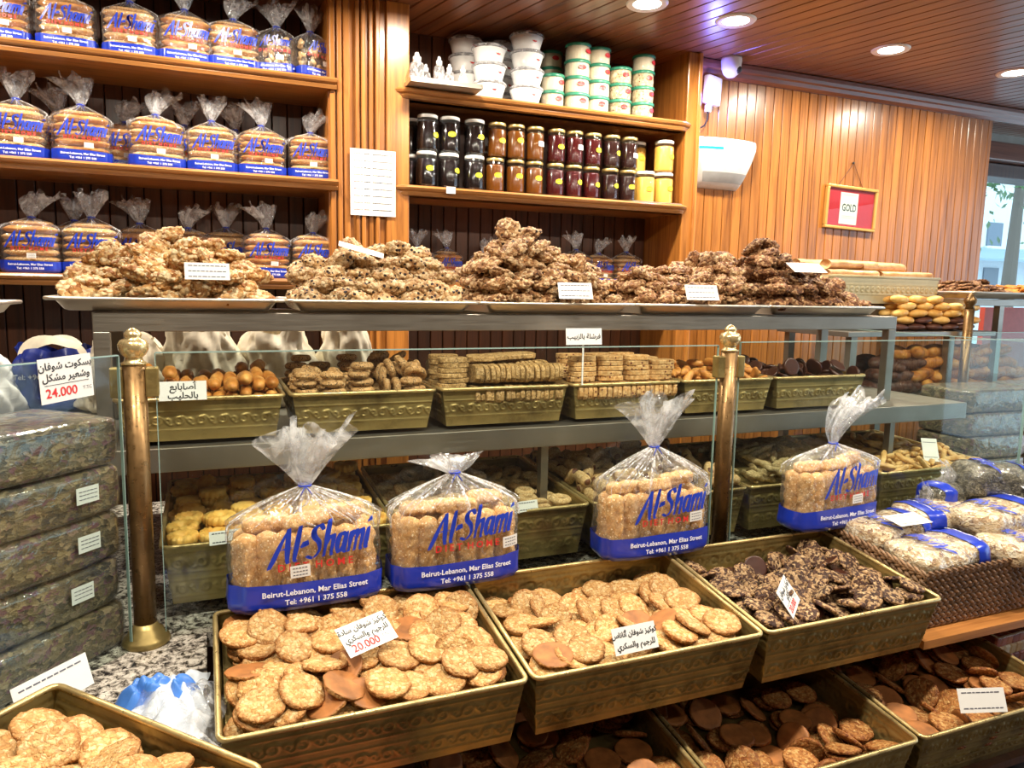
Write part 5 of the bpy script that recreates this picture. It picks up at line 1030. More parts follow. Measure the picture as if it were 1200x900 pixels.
# shelf bags: flat toast in layers
def shelf_bag(seed, w=.195, d=.13, hb=.165, hn=.215, dark=0, nuts=False, tail=(.09, .042, (.1, 0))):
    B = Bag(w, d, hb, hn, seed); o = empty('toast_bag', (0, 0, 0))
    if nuts:
        rr = random.Random(seed)
        for i in range(44):
            a = rr.random()*2*pi; z = .03+(i/44)*(hb-.03); k = .8
            ob('nut_biscuit', PEA, o, (math.cos(a)*w*.40*k*rr.uniform(.75, 1.08), math.sin(a)*d*.40*k, z), (rr.random()*3, rr.random()*3, rr.random()*3))
    else:
        nl = 6
        for j in range(nl):
            z = .020+j*.0275
            for y in (-.031, .031): ob('toast_slab', rb.choice(SLC), o, (rb.uniform(-.004, .004), y, z), (0, 0, rb.uniform(-.02, .02)))
        ob('toast_slab', SLC[0], o, (0, 0, .020+nl*.0270), (0, 0, .05)); o.children[-1].scale = (.8, 1, .8)
    ob('film_crease_glints', B.creases(26, seed), o); ob('bag_film', B.film(60, 24), o); bd = ob('blue_band', B.band(.042), o)
    ob('white_lettering', mk('white_lettering', *jn([B.wrap(TXT['addr'], .0108, .004, .030, .006), B.wrap(TXT['tel'], .0105, .004, .0155, .006)]), M_['whitetxt']), bd)
    ob('brand_lettering', mk('brand_lettering', *B.wrap(TXT['brand'], w*.262, .004, .122, .006), M_['bluetxt']), o)
    ob('red_lettering', mk('red_lettering', *B.wrap(TXT['diet'], .0165, .004, .086, .006), M_['redst']), o)
    sticker(o, B, .01 if seed % 2 else .025, .062, .030, .018, rot=-.03, off=.0085)
    ob('twist_tie', TIE, o, (0, 0, hn)); ob('bag_tail', B.tail(*tail), o, (0, 0, hn-.003))
    return o
SLC = [rod_mesh('toast_slab', .0150, .088, i+3, [M_['rusk'] if i < 2 else M_['finger']], knob=.002, square=1, n=14, m=16) for i in range(3)]
for m in SLC:
    for q in m.vertices: q.co.y *= 1.95; q.co.z *= .92
PEA = shape(lambda q: (q.x*.015, q.y*.0095, q.z*.0085), 2); PEA = mk('nut_biscuit', *PEA, M_['peanut'], True)
TPL = [shelf_bag(11), shelf_bag(12, tail=(.095, .045, (-.25, 0))), shelf_bag(13, tail=(.085, .04, (.45, 0)), hn=.205)]
TPN = shelf_bag(14, w=.135, d=.12, hb=.15, hn=.19, nuts=True)
def place_bag(tp, x, y, z, rz, label, group, s=1.0, first=set()):
    if tp.name not in first: o = tp; first.add(tp.name)
    else: o = copy_tree(tp)
    o.location = (x, y, z); o.rotation_euler = (0, 0, rz); o.scale = (s, s, s); tagp(o, label, 'bag', group); return o
g3, g2, g1, gn = ('bags of toast on the lowest left shelf', 'bags of toast on the middle left shelf', 'bags of toast on the topmost left shelf', 'bags of toast low in the niche')
for i, x in enumerate((-.60, -.40, -.155, .04, .222, .412)):
    place_bag(TPL[i % 3], x, 3.19, ZS[1]+.001, rb.uniform(-.12, .12), 'flat toast bag in the front row of the middle left shelf, %s from left' % ORD[i], g2, .98 if i < 3 else .92)
for i, x in enumerate((-.50, -.27, -.06, .13)):
    place_bag(TPL[(i+1) % 3], x, 3.335, ZS[1]+.001, rb.uniform(-.15, .15), 'bag of toast half hidden at the back of the middle left shelf, %s from left' % ORD[i], g2, .93)
for i, x in enumerate((-.575, -.385, .232, .415)):
    place_bag(TPL[(i+2) % 3], x, 3.19, ZS[2]+.001, rb.uniform(-.08, .08), 'bag of flat toast on the lowest left shelf front row, ' + ('cut by the picture edge', 'left of the golden clusters', 'above the white card', 'beside the panelled pilaster')[i], g3, .97 if i < 2 else .92)
for i, x in enumerate((-.46, -.235, -.06, .085)):
    place_bag(TPL[i % 3], x, 3.335, ZS[2]+.001, rb.uniform(-.12, .12), 'shaded bag of toast at the back of the lowest left shelf, %s from the left' % ORD[i], g3, .95)
for i, x in enumerate((-.63, -.43, -.225, -.043, .128)):
    place_bag(TPL[(i+1) % 3], x, 3.19, ZS[0]+.001, rb.uniform(-.1, .1), 'bag of flat toast on the topmost left shelf, %s from the left edge' % ORD[i], g1, .95)
for i, x in enumerate((.287, .415)):
    place_bag(TPN, x, 3.19, ZS[0]+.001, (-.3, .5)[i], ('bag of pale nut shaped biscuits left of the last one on the topmost shelf', 'bag of pale nut shaped biscuits at the right end of the topmost shelf')[i], g1, 1)
for i, (x, y, s) in enumerate(((.885, 3.30, .72), (1.03, 3.32, .72), (1.22, 3.34, .70), (1.42, 3.34, .70), (1.665, 3.26, .78), (1.80, 3.28, .76), (1.95, 3.27, .78))):
    place_bag(TPL[i % 3], x, y, 1.576, rb.uniform(-.2, .2), 'bag of toast low in the niche behind the cookie mounds, %s from the left' % ORD[i], gn, s)
# ================================================================ JARS, TUBS, BOTTLES
def jar_thing(r, h, fill, lid, lidh=.014, star=True, rib=False):
    o = empty('glass_jar')
    pr = [(r*.86, 0), (r*.97, .004), (r, .012), (r, h-.030), (r*.97, h-.022), (r*.86, h-.014), (r*.84, h-.003)]
    ob('jar_glass', mk('jar_glass', *lathe(pr, 28), M_['jar'], True), o)
    q = [(r*.84, .004), (r*.94, .008), (r*.95, .014), (r*.95, h-.034), (r*.90, h-.028)]
    ob('jar_content', mk('jar_content', *lathe(q, 24), M_[fill], True), o)
    L = []
    n = 40
    pl = [(r*.90, h-.014), (r*.93, h-.012), (r*.93, h-.002), (r*.88, h), (.001, h)]
    v, f = lathe(pl, n, False)
    if rib: v = [(x*(1+.02*(i % 2)), y*(1+.02*(i % 2)), z) for i, (x, y, z) in enumerate(v)]
    ob('lid', mk('lid', v, f, M_[lid], True), o); return o
def oval_on(parent, r, z, ang, mat, a=.017, b=.011, name='oval_sticker', rect=False, printed=True):
    def pt(x, y, o): t = ang+x/r; return ((r+o)*math.sin(t), -(r+o)*math.cos(t), z+y)
    n = 18
    if rect: v, f = grid(lambda p, q: pt((p-.5)*2*a, (q-.5)*2*b, .0012), 5, 2)
    else:
        v = [pt(0, 0, .0012)]+[pt(a*math.cos(2*pi*k/n), b*math.sin(2*pi*k/n), .0012) for k in range(n)]; f = [(0, k+1, (k+1) % n+1) for k in range(n)]
    s = ob(name, mk(name, v, f, mat), parent)
    if printed:
        L = [grid(lambda p, q: pt(a*(-.55+i*.4+p*.28), b*(-.1+q*.25), .0018), 2, 2) for i in range(3)]
        ob('small_print', mk('small_print', *jn(L), M_['gp']), s)
kinds = {'mol': (.046, .148, 'molj', 'white'), 'hon': (.0415, .146, 'honeyj', 'goldlid'), 'red': (.0415, .146, 'redj', 'goldlid'), 'brn': (.0415, .146, 'brj', 'goldlid'), 'tah': (.048, .148, 'tahj', 'white')}
nmk = {'mol': 'black molasses jar with white lid', 'hon': 'amber honey jar with gold lid', 'red': 'dark red preserve jar with gold lid', 'brn': 'nearly black preserve jar with gold lid', 'tah': 'pale yellow jar with white lid'}
seq = ['mol']*3+['hon']*3+['red', 'red', 'red', 'brn', 'brn']+['tah']*2
XB = [.885, .984, 1.100, 1.196, 1.294, 1.386, 1.490, 1.582, 1.675, 1.775, 1.871, 1.968, 2.072]
XT = [.889, .987, 1.099, 1.204, 1.293, 1.386, 1.492, 1.583, 1.679, 1.778, 1.873, 1.969, 2.069]
cnt = {}
JT = {}
for row, XX in (('bottom', XB), ('upper', XT)):
    for i, x in enumerate(XX):
        k = seq[i]; 
        if i == 11 and row == 'upper': y = 3.24
        else: y = 3.15
        key = (row, k); cnt[key] = cnt.get(key, 0)+1; c = cnt[key]
        r, h, fm, ld = kinds[k]
        if k not in JT: JT[k] = jar_thing(r, h, fm, ld, rib=ld == 'goldlid'); o = JT[k]; base = o
        else:
            o = empty('glass_jar')
            for ch in [q for q in JT[k].children if q.name.split('.')[0] in ('jar_glass', 'jar_content', 'lid')]:
                d = ch.copy(); COL.objects.link(d); d.parent = o
        z = ZS[1]+.001 if row == 'bottom' else ZS[1]+.1515
        if k == 'mol' and i == 2: x += .0
        o.location = (x, y, z); o.rotation_euler = (0, 0, 0)
        tagp(o, '%s, %s row, %s of its kind from the left' % (nmk[k], row, ORD[c-1]), 'jar', 'jars in two rows on the niche shelf')
        w = (row, i) in (('upper', 5), ('upper', 7), ('upper', 10))
        oval_on(o, r, h*.48+rb.uniform(-.008, .008), rb.uniform(-.1, .75), M_['white'] if w else M_['yellow'], name='square_sticker' if w else 'oval_sticker', rect=w, printed=not w)
for i, (x, y) in enumerate(((.845, 3.26), (.845, 3.26))):
    o = empty('glass_jar', (x, y, ZS[1]+.001+i*.1505), label='molasses jar at the back left corner of the niche shelf, %s one' % ('lower', 'upper')[i], cat='jar', group='jars in two rows on the niche shelf')
    for ch in [q for q in JT['mol'].children if q.name.split('.')[0] in ('jar_glass', 'jar_content', 'lid')]:
        d = ch.copy(); COL.objects.link(d); d.parent = o
def scrap(name, loc, w, h, mat, label, cat, rot=(pi/2, 0, 0)):
    o = ob(name, mk(name, *box(-w/2, w/2, -h/2, h/2, -.0006, .0006), mat), None, loc, rot, label=label, cat=cat); return o
scrap('shelf_card', (.965, 3.056, 1.955), .04, .028, M_['paper'], 'small blank white card on the jar shelf edge', 'card')
ob('paper_sheet', mk('paper_sheet', *box(1.86, 2.13, 3.07, 3.10, ZS[1]+.0005, ZS[1]+.0016), M_['paper']), None, label='white paper sheet under the yellow jars', cat='paper')
# green-lidded tubs
def tub(fill, r=.054, h=.0705):
    o = empty('food_tub')
    ob('tub_wall', mk('tub_wall', *lathe([(r*.90, 0), (r*.93, .003), (r*.97, h-.012)], 28), M_['jar'], True), o)
    ob('tub_filling', mk('tub_filling', *lathe([(r*.88, .001), (r*.905, .004), (r*.94, h-.013)], 28), M_[fill], False), o)
    ob('lid', mk('lid', *lathe([(r*.99, h-.014), (r*1.0, h-.013), (r*1.0, h-.002), (r*.96, h), (.001, h-.001)], 36, False), M_['green'], True), o)
    return o
TT = {}
def stack(x, y, n, fills, where, r=.054):
    for j in range(n):
        fm = fills[j]
        if fm not in TT: TT[fm] = tub(fm); o = TT[fm]
        else:
            o = empty('food_tub')
            for ch in [q for q in TT[fm].children if q.name.split('.')[0] in ('tub_wall', 'tub_filling', 'lid')]:
                d = ch.copy(); COL.objects.link(d); d.parent = o
        o.location = (x+rb.uniform(-.002, .002), y, ZS[0]+.0005+j*.0712)
        lv = 'bottom' if j == 0 else ('top' if j == n-1 else ('second from the bottom' if j == 1 else 'third from the bottom'))
        tagp(o, 'green lidded tub, %s of the %s' % (lv, where), 'tub', 'stacked green lidded tubs')
        s = r/.054; o.scale = (s, s, 1)
        oval_on(o, .0525, .036, rb.uniform(-.15, .6), M_['redst'], .017, .010, printed=False)
stack(1.468, 3.15, 2, ['tubc']*2, 'short plain stack beside the white tubs')
stack(1.583, 3.14, 4, ['tubc']*4, 'first tall plain stack', .060)
stack(1.697, 3.15, 4, ['tubc']*4, 'second tall plain stack', .055)
stack(1.813, 3.15, 3, ['nougat']*3, 'nut speckled stack of three', .055)
stack(1.935, 3.15, 4, ['nougat']*3+['tubc'], 'rightmost stack, nut speckled', .055)
stack(1.52, 3.29, 4, ['tubc']*4, 'shaded stack behind the short one')
# white flared tubs
def wtub():
    r = .077; o = empty('white_tub')
    ob('tub_wall', mk('tub_wall', *lathe([(r*.70, 0), (r*.72, .003), (r*.93, .058), (r*.90, .058), (.001, .056)], 32), M_['white'], True), o)
    ob('clear_lid', mk('clear_lid', *lathe([(r*.93, .0585), (r*1.0, .060), (r*1.0, .066), (r*.93, .070), (r*.90, .073), (r*.4, .071), (.001, .071)], 32), M_['lidclear'], True), o); return o
WT = None
for x, y, n, nm, z0 in ((1.155, 3.14, 3, 'front left', 0), (1.335, 3.14, 4, 'right', 0), (1.11, 3.31, 4, 'back left', 0), (1.27, 3.31, 4, 'back right', 0)):
    for j in range(n):
        if WT is None: WT = wtub(); o = WT
        else:
            o = empty('white_tub')
            for ch in [q for q in WT.children if q.name.split('.')[0] in ('tub_wall', 'clear_lid')]:
                d = ch.copy(); COL.objects.link(d); d.parent = o
        o.location = (x+rb.uniform(-.004, .004), y, ZS[0]+.0005+j*.0735); o.rotation_euler = (0, 0, 0)
        lv = 'bottom' if j == 0 else ('top' if j == n-1 else ('second from the bottom' if j == 1 else 'third from the bottom'))
        tagp(o, 'flared white tub with clear lid, %s of the %s stack' % (lv, nm), 'tub', 'stacked white tubs')
        oval_on(o, .064, .038, rb.uniform(0, .6), M_['redst'], .013, .009, printed=False)
# spray bottles on a steel tray
o = empty('steel_tray', (.925, 3.07, ZS[0]+.001), -.03, label='shallow steel tray under the spray bottles at the left end of the tub shelf', cat='tray')
ob('tray_pan', mk('tray_pan', *join(box(-.145, .145, -.085, .12, 0, .003), box(-.15, -.145, -.09, .125, 0, .018), box(.145, .15, -.09, .125, 0, .018), box(-.15, .15, -.09, -.085, 0, .018), box(-.15, .15, .12, .125, 0, .018))[:2], M_['alu']), o)
def bottle(r, h):
    o = empty('spray_bottle')
    ob('bottle_body', mk('bottle_body', *lathe([(r*.9, 0), (r, .004), (r, h*.55), (r*.85, h*.66), (r*.45, h*.72), (r*.42, h*.76)], 20), M_['lidclear'], True), o)
    ob('spray_cap', mk('spray_cap', *lathe([(r*.55, h*.72), (r*.55, h*.86), (r*.32, h*.88), (r*.30, h*.96), (r*.2, h), (.001, h)], 18), M_['white'], True), o); return o
for i, (x, y, r, h) in enumerate(((.815, 3.05, .030, .125), (.872, 3.12, .020, .105), (.905, 3.04, .022, .118), (.955, 3.06, .020, .10), (1.01, 3.05, .019, .098))):
    b = bottle(r, h); b.location = (x, y, ZS[0]+.0045)
    tagp(b, 'clear spray bottle with white cap, ' + ('widest, at the left end of the tray', 'small one behind the widest', 'tall one in the middle of the tray', 'short one right of the tall one', 'short one at the right end of the tray')[i], 'bottle', 'spray bottles on the steel tray')
# ================================================================ CARDS
def price_tag(loc, rot, w, h, lines, label, name='price_card'):
    o = empty(name, loc, 0, label, 'card'); o.rotation_euler = rot
    ob('card', mk('card', *box(-w/2, w/2, -h/2, h/2, -.0008, 0), M_['paper']), o)
    for (txt, size, mat, x, y) in lines:
        if txt is None:
            ob('rule', mk('rule', *box(-w*.42, w*.42, y-.0004, y+.0004, .0002, .0006), M_['black']), o); continue
        vf = text_vf(txt, size, bold=.0004 if mat != 'gp' else 0, res=3)
        ob('lettering', mk('lettering', [(a+x, b+y, .0006) for a, b, _ in vf[0]], vf[1], M_[mat]), o)
    return o
A = ar
price_tag((.265, 1.345, .892), (.62, -.05, .40), .108, .064, [(A('كوكيز شوفان سادة'), .0150, 'black', 0, .019), (A('للرجيم والسكري'), .0155, 'black', 0, .001), ('20.000', .022, 'red', -.012, -.019), ('T.TC', .008, 'gp', .034, -.016)], 'white card reading 20.000 lying on the front left oat cookies')
price_tag((.785, 1.222, .852), (1.12, 0, .05), .104, .052, [(A('كوكيز شوفان أناناس'), .0138, 'black', 0, .011), (A('للرجيم والسكري'), .0148, 'black', 0, -.011)], 'white card with two Arabic lines in the middle front tray')
price_tag((1.225, 1.27, .858), (.95, -.1, .68), .098, .068, [(A('كوكيز شوفان'), .0185, 'black', 0, .020), (A('كاكاو'), .0185, 'black', 0, .002), (None, 0, 0, 0, -.008), ('20.000', .021, 'red', -.010, -.020), ('T.TC', .008, 'gp', .036, -.017)], 'white card reading 20.000 on the chocolate oat cookies')
e = c0+PD*.115; pa = math.atan2(-PD.y, -PD.x); nrm = Vector((math.sin(pa), -math.cos(pa), 0))
t = price_tag(Vector((e.x, e.y, 1.374))+nrm*.006, (pi/2, 0, pa), .105, .080, [(A('بسكوت شوفان'), .0175, 'black', 0, .025), (A('وشعير مشكل'), .0175, 'black', 0, .005), (None, 0, 0, 0, -.008), ('24.000', .023, 'red', -.012, -.023), ('T.TC', .009, 'gp', .040, -.022)], 'white card reading 24.000 on the glass at the left')
t.rotation_euler = Euler((pi/2, -.05, pa))
price_tag((-.055, 1.838, 1.304), (1.35, 0, .03), .10, .044, [(A('أصابابع'), .020, 'black', 0, .009), (A('بالحليب'), .020, 'black', 0, -.011)], 'white card with handwritten Arabic words by the milk fingers')
price_tag((.972, 1.838, 1.422), (1.45, 0, .0), .112, .046, [(A('فرشلة بالزبيب'), .0185, 'black', 0, 0)], 'white card with one Arabic line standing above the raisin slices')
ob('card_stem', mk('card_stem', *box(.970, .974, 1.840, 1.843, 1.285, 1.402), M_['white']), None, label='thin clear stem holding the card above the raisin slices', cat='card holder')
def faint(w, h, n=3):
    L = []; r_ = random.Random(int(w*1e4))
    for j in range(n):
        y = h*(.32-.64*j/max(1, n-1)); x = -w*.42
        while x < w*.40:
            l = r_.uniform(.05, .11)*w; L.append(box(x, min(w*.42, x+l), y-.0012, y+.0012, .0003, .0006)); x += l+.02*w
    return mk('small_print', *jn(L), M_['gp'])
def small_card(loc, rot, w, h, label, n=3):
    o = empty('price_card', loc, 0, label, 'card'); o.rotation_euler = rot
    ob('card', mk('card', *box(-w/2, w/2, -h/2, h/2, -.0008, 0), M_['paper']), o); ob('small_print', faint(w, h, n), o); return o
small_card((.005, 1.935, 1.577), (1.25, 0, .06), .100, .042, 'white card in front of the golden nut clusters')
small_card((.985, 1.925, 1.548), (1.0, 0, -.25), .100, .055, 'tilted white card at the foot of the tallest mound')
small_card((1.425, 1.925, 1.550), (1.0, 0, -.25), .105, .055, 'tilted white card in front of the toasted clusters')
small_card((1.875, 1.965, 1.640), (.55, 0, -.1), .13, .060, 'white card lying on top of the dark clusters')
small_card((.385, 2.0, 1.645), (.5, .25, -.1), .12, .030, 'narrow white card on the raisin clusters, nearest the pilaster')
small_card((.028, 1.722, .987), (1.2, 0, .1), .075, .03, 'small white card in the piped butter biscuits', 2)
small_card((.752, 1.722, .988), (1.2, 0, .1), .08, .028, 'small white card in the sesame ring tray', 2)
small_card((1.70, 1.115, .590), (1.15, 0, -.3), .12, .055, 'white card in the shaded lower right tray', 2)
small_card((-.245, 1.315, .900), (1.25, 0, pa), .13, .055, 'blank backed white card between the corner tray and the glass', 1)
small_card((2.33, 1.80, 1.02), (.9, 0, -.6), .05, .09, 'white card on the tray of biscuit sticks', 2)
# price list on the pilaster
o = price_tag((.643, 3.083, 1.965), (pi/2, 0, 0), .185, .262, [], 'white price list sheet pinned to the wooden pilaster', 'price_list')
L = []; L2 = []; r_ = random.Random(4)
for j in range(9):
    y = .112-j*.0275
    for a, b, T in ((-.078, -.052, L2), (-.048, -.044, L), (-.036, -.012, L2 if j > 6 else L), (-.002, .078, L)):
        x = a
        while x < b-.002: l = r_.uniform(.004, .009); T.append(box(x, min(b, x+l), y-.0014, y+r_.uniform(.0008, .0022), .0002, .0006)); x += l+.0018
ob('black_print', mk('black_print', *jn(L), M_['black']), o); ob('red_print', mk('red_print', *jn(L2), plain('faded_red_print', (.5, .2, .2, 1), .5)), o)
# ================================================================ WALL THINGS
o = empty('framed_certificate', (3.312, WALL-.013, 2.027), label='gold framed red certificate reading GOLD hanging on the panelled wall', cat='picture'); o.rotation_euler = (0, .03, 0)
W2, H2 = .185, .117
ob('backing_board', mk('backing_board', *box(-W2+.01, W2-.01, -.010, -.002, -H2+.01, H2-.01), plain('red_mount', S(190, 24, 40), .5)), o)
for a, b, c, d in ((-W2, W2, H2-.016, H2), (-W2, W2, -H2, -H2+.016), (-W2, -W2+.016, -H2+.016, H2-.016), (W2-.016, W2, -H2+.016, H2-.016)):
    ob('frame_bar', mk('frame_bar', *box(a, b, -.024, -.001, c, d, .004), plain('gilt_frame', S(214, 170, 90), .3, .5)), o)
pc = ob('certificate', mk('certificate', *box(-.078, .050, -.0115, -.0102, -.088, .082), M_['paper']), o)
tx = ob('lettering', mk('lettering', [(x*1-.014, -.0121, y) for x, y, _ in text_vf('GOLD', .044, bold=.0008)[0]], text_vf('GOLD', .044, bold=.0008)[1], M_['black']), pc); tx.scale = (.85, 1, 1.25)
ob('small_print', mk('small_print', *jn([box(-.06+.012*i, -.052+.012*i, -.0122, -.0118, z, z+.002) for i in range(8) for z in (-.045, -.055, .068)]), M_['gp']), pc)
ob('glazing', mk('glazing', *box(-W2+.015, W2-.015, -.017, -.0155, -H2+.015, H2-.015), M_['glass']), o)
ob('hanging_cord', mk('hanging_cord', *tube([(-.10, -.004, H2-.004), (-.005, -.008, .245), (.085, -.004, H2-.004)], .0016, 5), M_['date']), o)
ob('nail', mk('nail', *xf(lathe([(.004, 0), (.007, .008), (.001, .012)], 10), Matrix.Translation((-.005, 0, .245)) @ Matrix.Rotation(pi/2, 4, 'X')), M_['black']), o)
o = empty('insect_trap', (2.405, WALL-.013, 2.185), label='white curved wall unit with a cyan light strip', cat='wall appliance')
def trap(a, b):
    u = a*2-1; t = b; w = (.205-.075*(1-t)**1.5)*(1-.0*abs(u)); prf = .13*(t**.45)*(1-.18*max(0, t-.85)/.15); x = w*math.copysign(1-(1-abs(u))**1.6, u) if False else w*math.sin(u*pi/2)
    return (x, -prf*math.cos(u*pi/2)**.55-.001, -.115+.23*t)
v, f = grid(trap, 33, 18); n = 33; top = [17*n+i for i in range(n)]; bot = list(range(n)); f += [tuple(top), tuple(reversed(bot)), ]
ob('casing', mk('casing', v, f, M_['white'], True), o)
v, f = grid(lambda a, b: tuple(Vector(trap(.12+.5*a*.6, .76+.045*b))*1+Vector((0, -.0018, 0))), 16, 2); ob('light_strip', mk('light_strip', v, f, M_['cyan']), o)
v, f = grid(lambda a, b: tuple(Vector(trap(.22+.68*a, .12+.20*b))+Vector((0, -.0015, 0))), 20, 4); ob('front_grille', mk('front_grille', v, f, plain('grey_plastic', (.42, .42, .42, 1), .4), True), o)
ld = bpy.data.lights.new('trap_lamp', 'POINT'); ld.energy = 5.0; ld.color = (.16, .18, 1); ld.shadow_soft_size = .03
ob('trap_lamp', ld, o, (-.12, -.10, .30))
o = empty('wall_router', (2.325, WALL-.013, 2.535), label='white box with antenna base on the wall beside the niche pilaster', cat='electronic box'); o.rotation_euler = (0, .06, .25)
ob('casing', mk('casing', *box(-.05, .055, -.05, -.015, -.068, .068, .008), M_['white'], True), o)
ob('bracket', mk('bracket', *box(-.02, .02, -.016, .02, -.02, .02), M_['white']), o)
ob('cable_gland', mk('cable_gland', *xf(lathe([(.016, -.03), (.018, 0), (.01, .01)], 12), Matrix.Translation((-.015, -.03, -.075))), M_['white']), o)
ob('cable', mk('cable', *tube([(-.015, -.03, -.10), (-.01, -.028, -.14), (-.02, -.02, -.17), (-.05, -.01, -.19)], .004, 6), M_['rubber']), o)
o = empty('dome_camera', (2.39, 3.09, CEIL-.001), label='small white dome camera on the ceiling in the corner', cat='camera')
ob('camera_base', mk('camera_base', *lathe([(.048, 0), (.050, -.012), (.046, -.05), (.036, -.075), (.018, -.09), (.001, -.092)][::-1], 28), M_['white'], True), o)
ob('lens', mk('lens', *xf(shape(lambda q: tuple(q*.019), 2), Matrix.Translation((.018, -.03, -.060))), M_['rubber'], True), o)
# ================================================================ SLICES, ROLLS, PASTRY
def slice_mesh(name, w, h, t, seed, mat):
    pts = []
    n = 20
    for k in range(n):
        a = 2*pi*k/n; c, s = math.cos(a), math.sin(a)
        x = math.copysign(abs(c)**.55, c)*w/2; y = math.copysign(abs(s)**.7, s)*h/2*(1.0 if s > 0 else .92)
        e = 1+.05*noise.noise(Vector((c*2+seed, s*2, seed))); pts.append((x*e, y*e))
    V = []; 
    for z, k in ((-t/2, .94), (-t*.38, 1), (t*.38, 1), (t/2, .94)): V += [(x*k, z, y*k) for x, y in pts]
    F = [(i*n+k, i*n+(k+1) % n, (i+1)*n+(k+1) % n, (i+1)*n+k) for i in range(3) for k in range(n)]+[tuple(range(n-1, -1, -1)), tuple(3*n+k for k in range(n))]
    return mk(name, V, F, mat, False)
SL = [slice_mesh('herb_slice', .082, .052, .013, i, M_['slice']) for i in range(3)]
RS = [slice_mesh('raisin_slice', .082, .052, .014, i+5, M_['raisin']) for i in range(3)]
rs = random.Random(5)
def th(name, me, loc, rot, lab, cat, grp, s=1):
    o = ob(name, me, None, loc, rot, label=lab, cat=cat, group=grp); o.scale = (s, s, s); return o
# U2: herb slices, two tiers standing on edge, flat stack at the left
for tier in range(2):
    for row in range(3):
        y = 1.895+row*.09; x = .665 if row == 0 else .60
        while x < .925:
            th('herb_slice', rs.choice(SL), (x, y+rs.uniform(-.003, .003), 1.262+tier*.056), (rs.uniform(-.06, .06), rs.uniform(-.08, .08), pi/2+rs.uniform(-.08, .08)), 'herb flecked slice standing on edge in the tray under the one with no card', 'biscuit', 'upright herb slices'); x += .0148
for j in range(9):
    for y in (1.90, 1.99): th('herb_slice', rs.choice(SL), (.610+rs.uniform(-.004, .004), y, 1.2475+j*.0138), (pi/2, 0, pi/2*0+rs.uniform(-.1, .1)), 'herb flecked slice lying flat in the pile at the left end of its tray', 'biscuit', 'flat herb slices')
for j in range(4): th('herb_slice', rs.choice(SL), (.885, 1.90, 1.352+j*.0138) if False else (.70+j*.05, 1.93+.02*j, 1.359), (pi/2+.1, 0, rs.uniform(-.4, .4)), 'herb flecked slice lying loose on top of the upright rows', 'biscuit', 'loose herb slices')
# U3: raisin slices: a row on edge in front, flat stacks above
x = .975
while x < 1.295:
    for y in (1.89, 1.98): th('raisin_slice', rs.choice(RS), (x, y, 1.26), (rs.uniform(-.05, .05), rs.uniform(-.08, .08), pi/2+rs.uniform(-.06, .06)), 'raisin slice standing on edge behind the lettered card stem', 'biscuit', 'upright raisin slices')
    x += .0158
for c, x in enumerate((1.0, 1.09, 1.18, 1.265)):
    for y in (1.90, 1.985):
        for j in range(5 if c != 3 else 4): th('raisin_slice', rs.choice(RS), (x+rs.uniform(-.004, .004), y, 1.296+j*.0148), (pi/2+rs.uniform(-.03, .03), 0, rs.uniform(-.12, .12)), 'raisin slice lying flat in the low stacks over the upright row', 'biscuit', 'flat raisin slices')
# yellow bun on the tray at the left edge
th('round_bun', mk('round_bun', *shape(lambda q: (q.x*.055, q.y*.05, q.z*.032), 3), M_['eclair'], True), (-.495, 1.98, 1.502), (0, 0, 0), 'yellow bun at the far left edge on an aluminium tray', 'bun', None)
# cream pressed-metal tray with rolled flatbread, on its own stand
o = empty('pressed_metal_tray', (2.765, 2.56, 1.632), label='cream pressed metal tray with leaf relief under rolled flatbreads', cat='tray')
def ctr(W, D, H):
    V = []; F = []
    def wl(p0, p1, nx, nz, sgn):
        n = len(V); L = (Vector(p1)-Vector(p0)).length; nr = (Vector(p1)-Vector(p0)).cross(Vector((0, 0, 1))).normalized()
        for j in range(nz+1):
            z = -H*j/nz
            for i in range(nx+1):
                s = i/nx*L; q = Vector(p0).lerp(Vector(p1), i/nx); u = (s % .03)-.015; yy = z+.055
                d = .0035*math.exp(-((math.hypot(u, yy)-.009)/.003)**2)+.003*math.exp(-(u/.003)**2)*(abs(yy) < .012)+.003*(math.exp(-((z+.034)/.002)**2)+math.exp(-((z+.076)/.002)**2))
                V.append(tuple(q+nr*(d-.010*j/nz)+Vector((0, 0, z))))
        for j in range(nz):
            for i in range(nx): a = n+j*(nx+1)+i; F.append((a, a+nx+1, a+nx+2, a+1))
    w, d = W/2, D/2
    wl((-w, -d, 0), (w, -d, 0), 190, 40, 1); wl((w, -d, 0), (w, d, 0), 60, 40, 1); wl((w, d, 0), (-w, d, 0), 20, 4, 1); wl((-w, d, 0), (-w, -d, 0), 60, 40, 1)
    n = len(V); V.extend([(-w, -d, -.02), (w, -d, -.02), (w, d, -.02), (-w, d, -.02)]); F.append((n, n+1, n+2, n+3))
    return V, F
ob('tray_body', mk('tray_body', *ctr(.62, .30, .115), M_['cream'], True), o)
ob('rim', mk('rim', *tube([(-.312, -.152, 0), (.312, -.152, 0), (.312, .152, 0), (-.312, .152, 0)], .005, 8, True), M_['cream'], True), o)
st = empty('metal_rack', (0, 0, 0), label='steel rack at the right carrying the pressed metal tray and buns', cat='rack')
for x in (2.50, 3.085): 
    for y in (2.34, 2.70): ob('rack_post', mk('rack_post', *box(x, x+.035, y, y+.03, .80, 1.40), M_['steel']), st)
ob('rack_shelf', mk('rack_shelf', *box(2.46, 3.36, 2.32, 2.74, 1.378, 1.40, .002), M_['steel']), st)
ob('rack_shelf', mk('rack_shelf', *box(2.62, 3.90, 2.32, 2.74, 1.095, 1.115, .002), M_['steel']), st)
ob('rack_riser', mk('rack_riser', *box(2.48, 3.04, 2.46, 2.66, 1.40, 1.516, .002), M_['steel']), st)
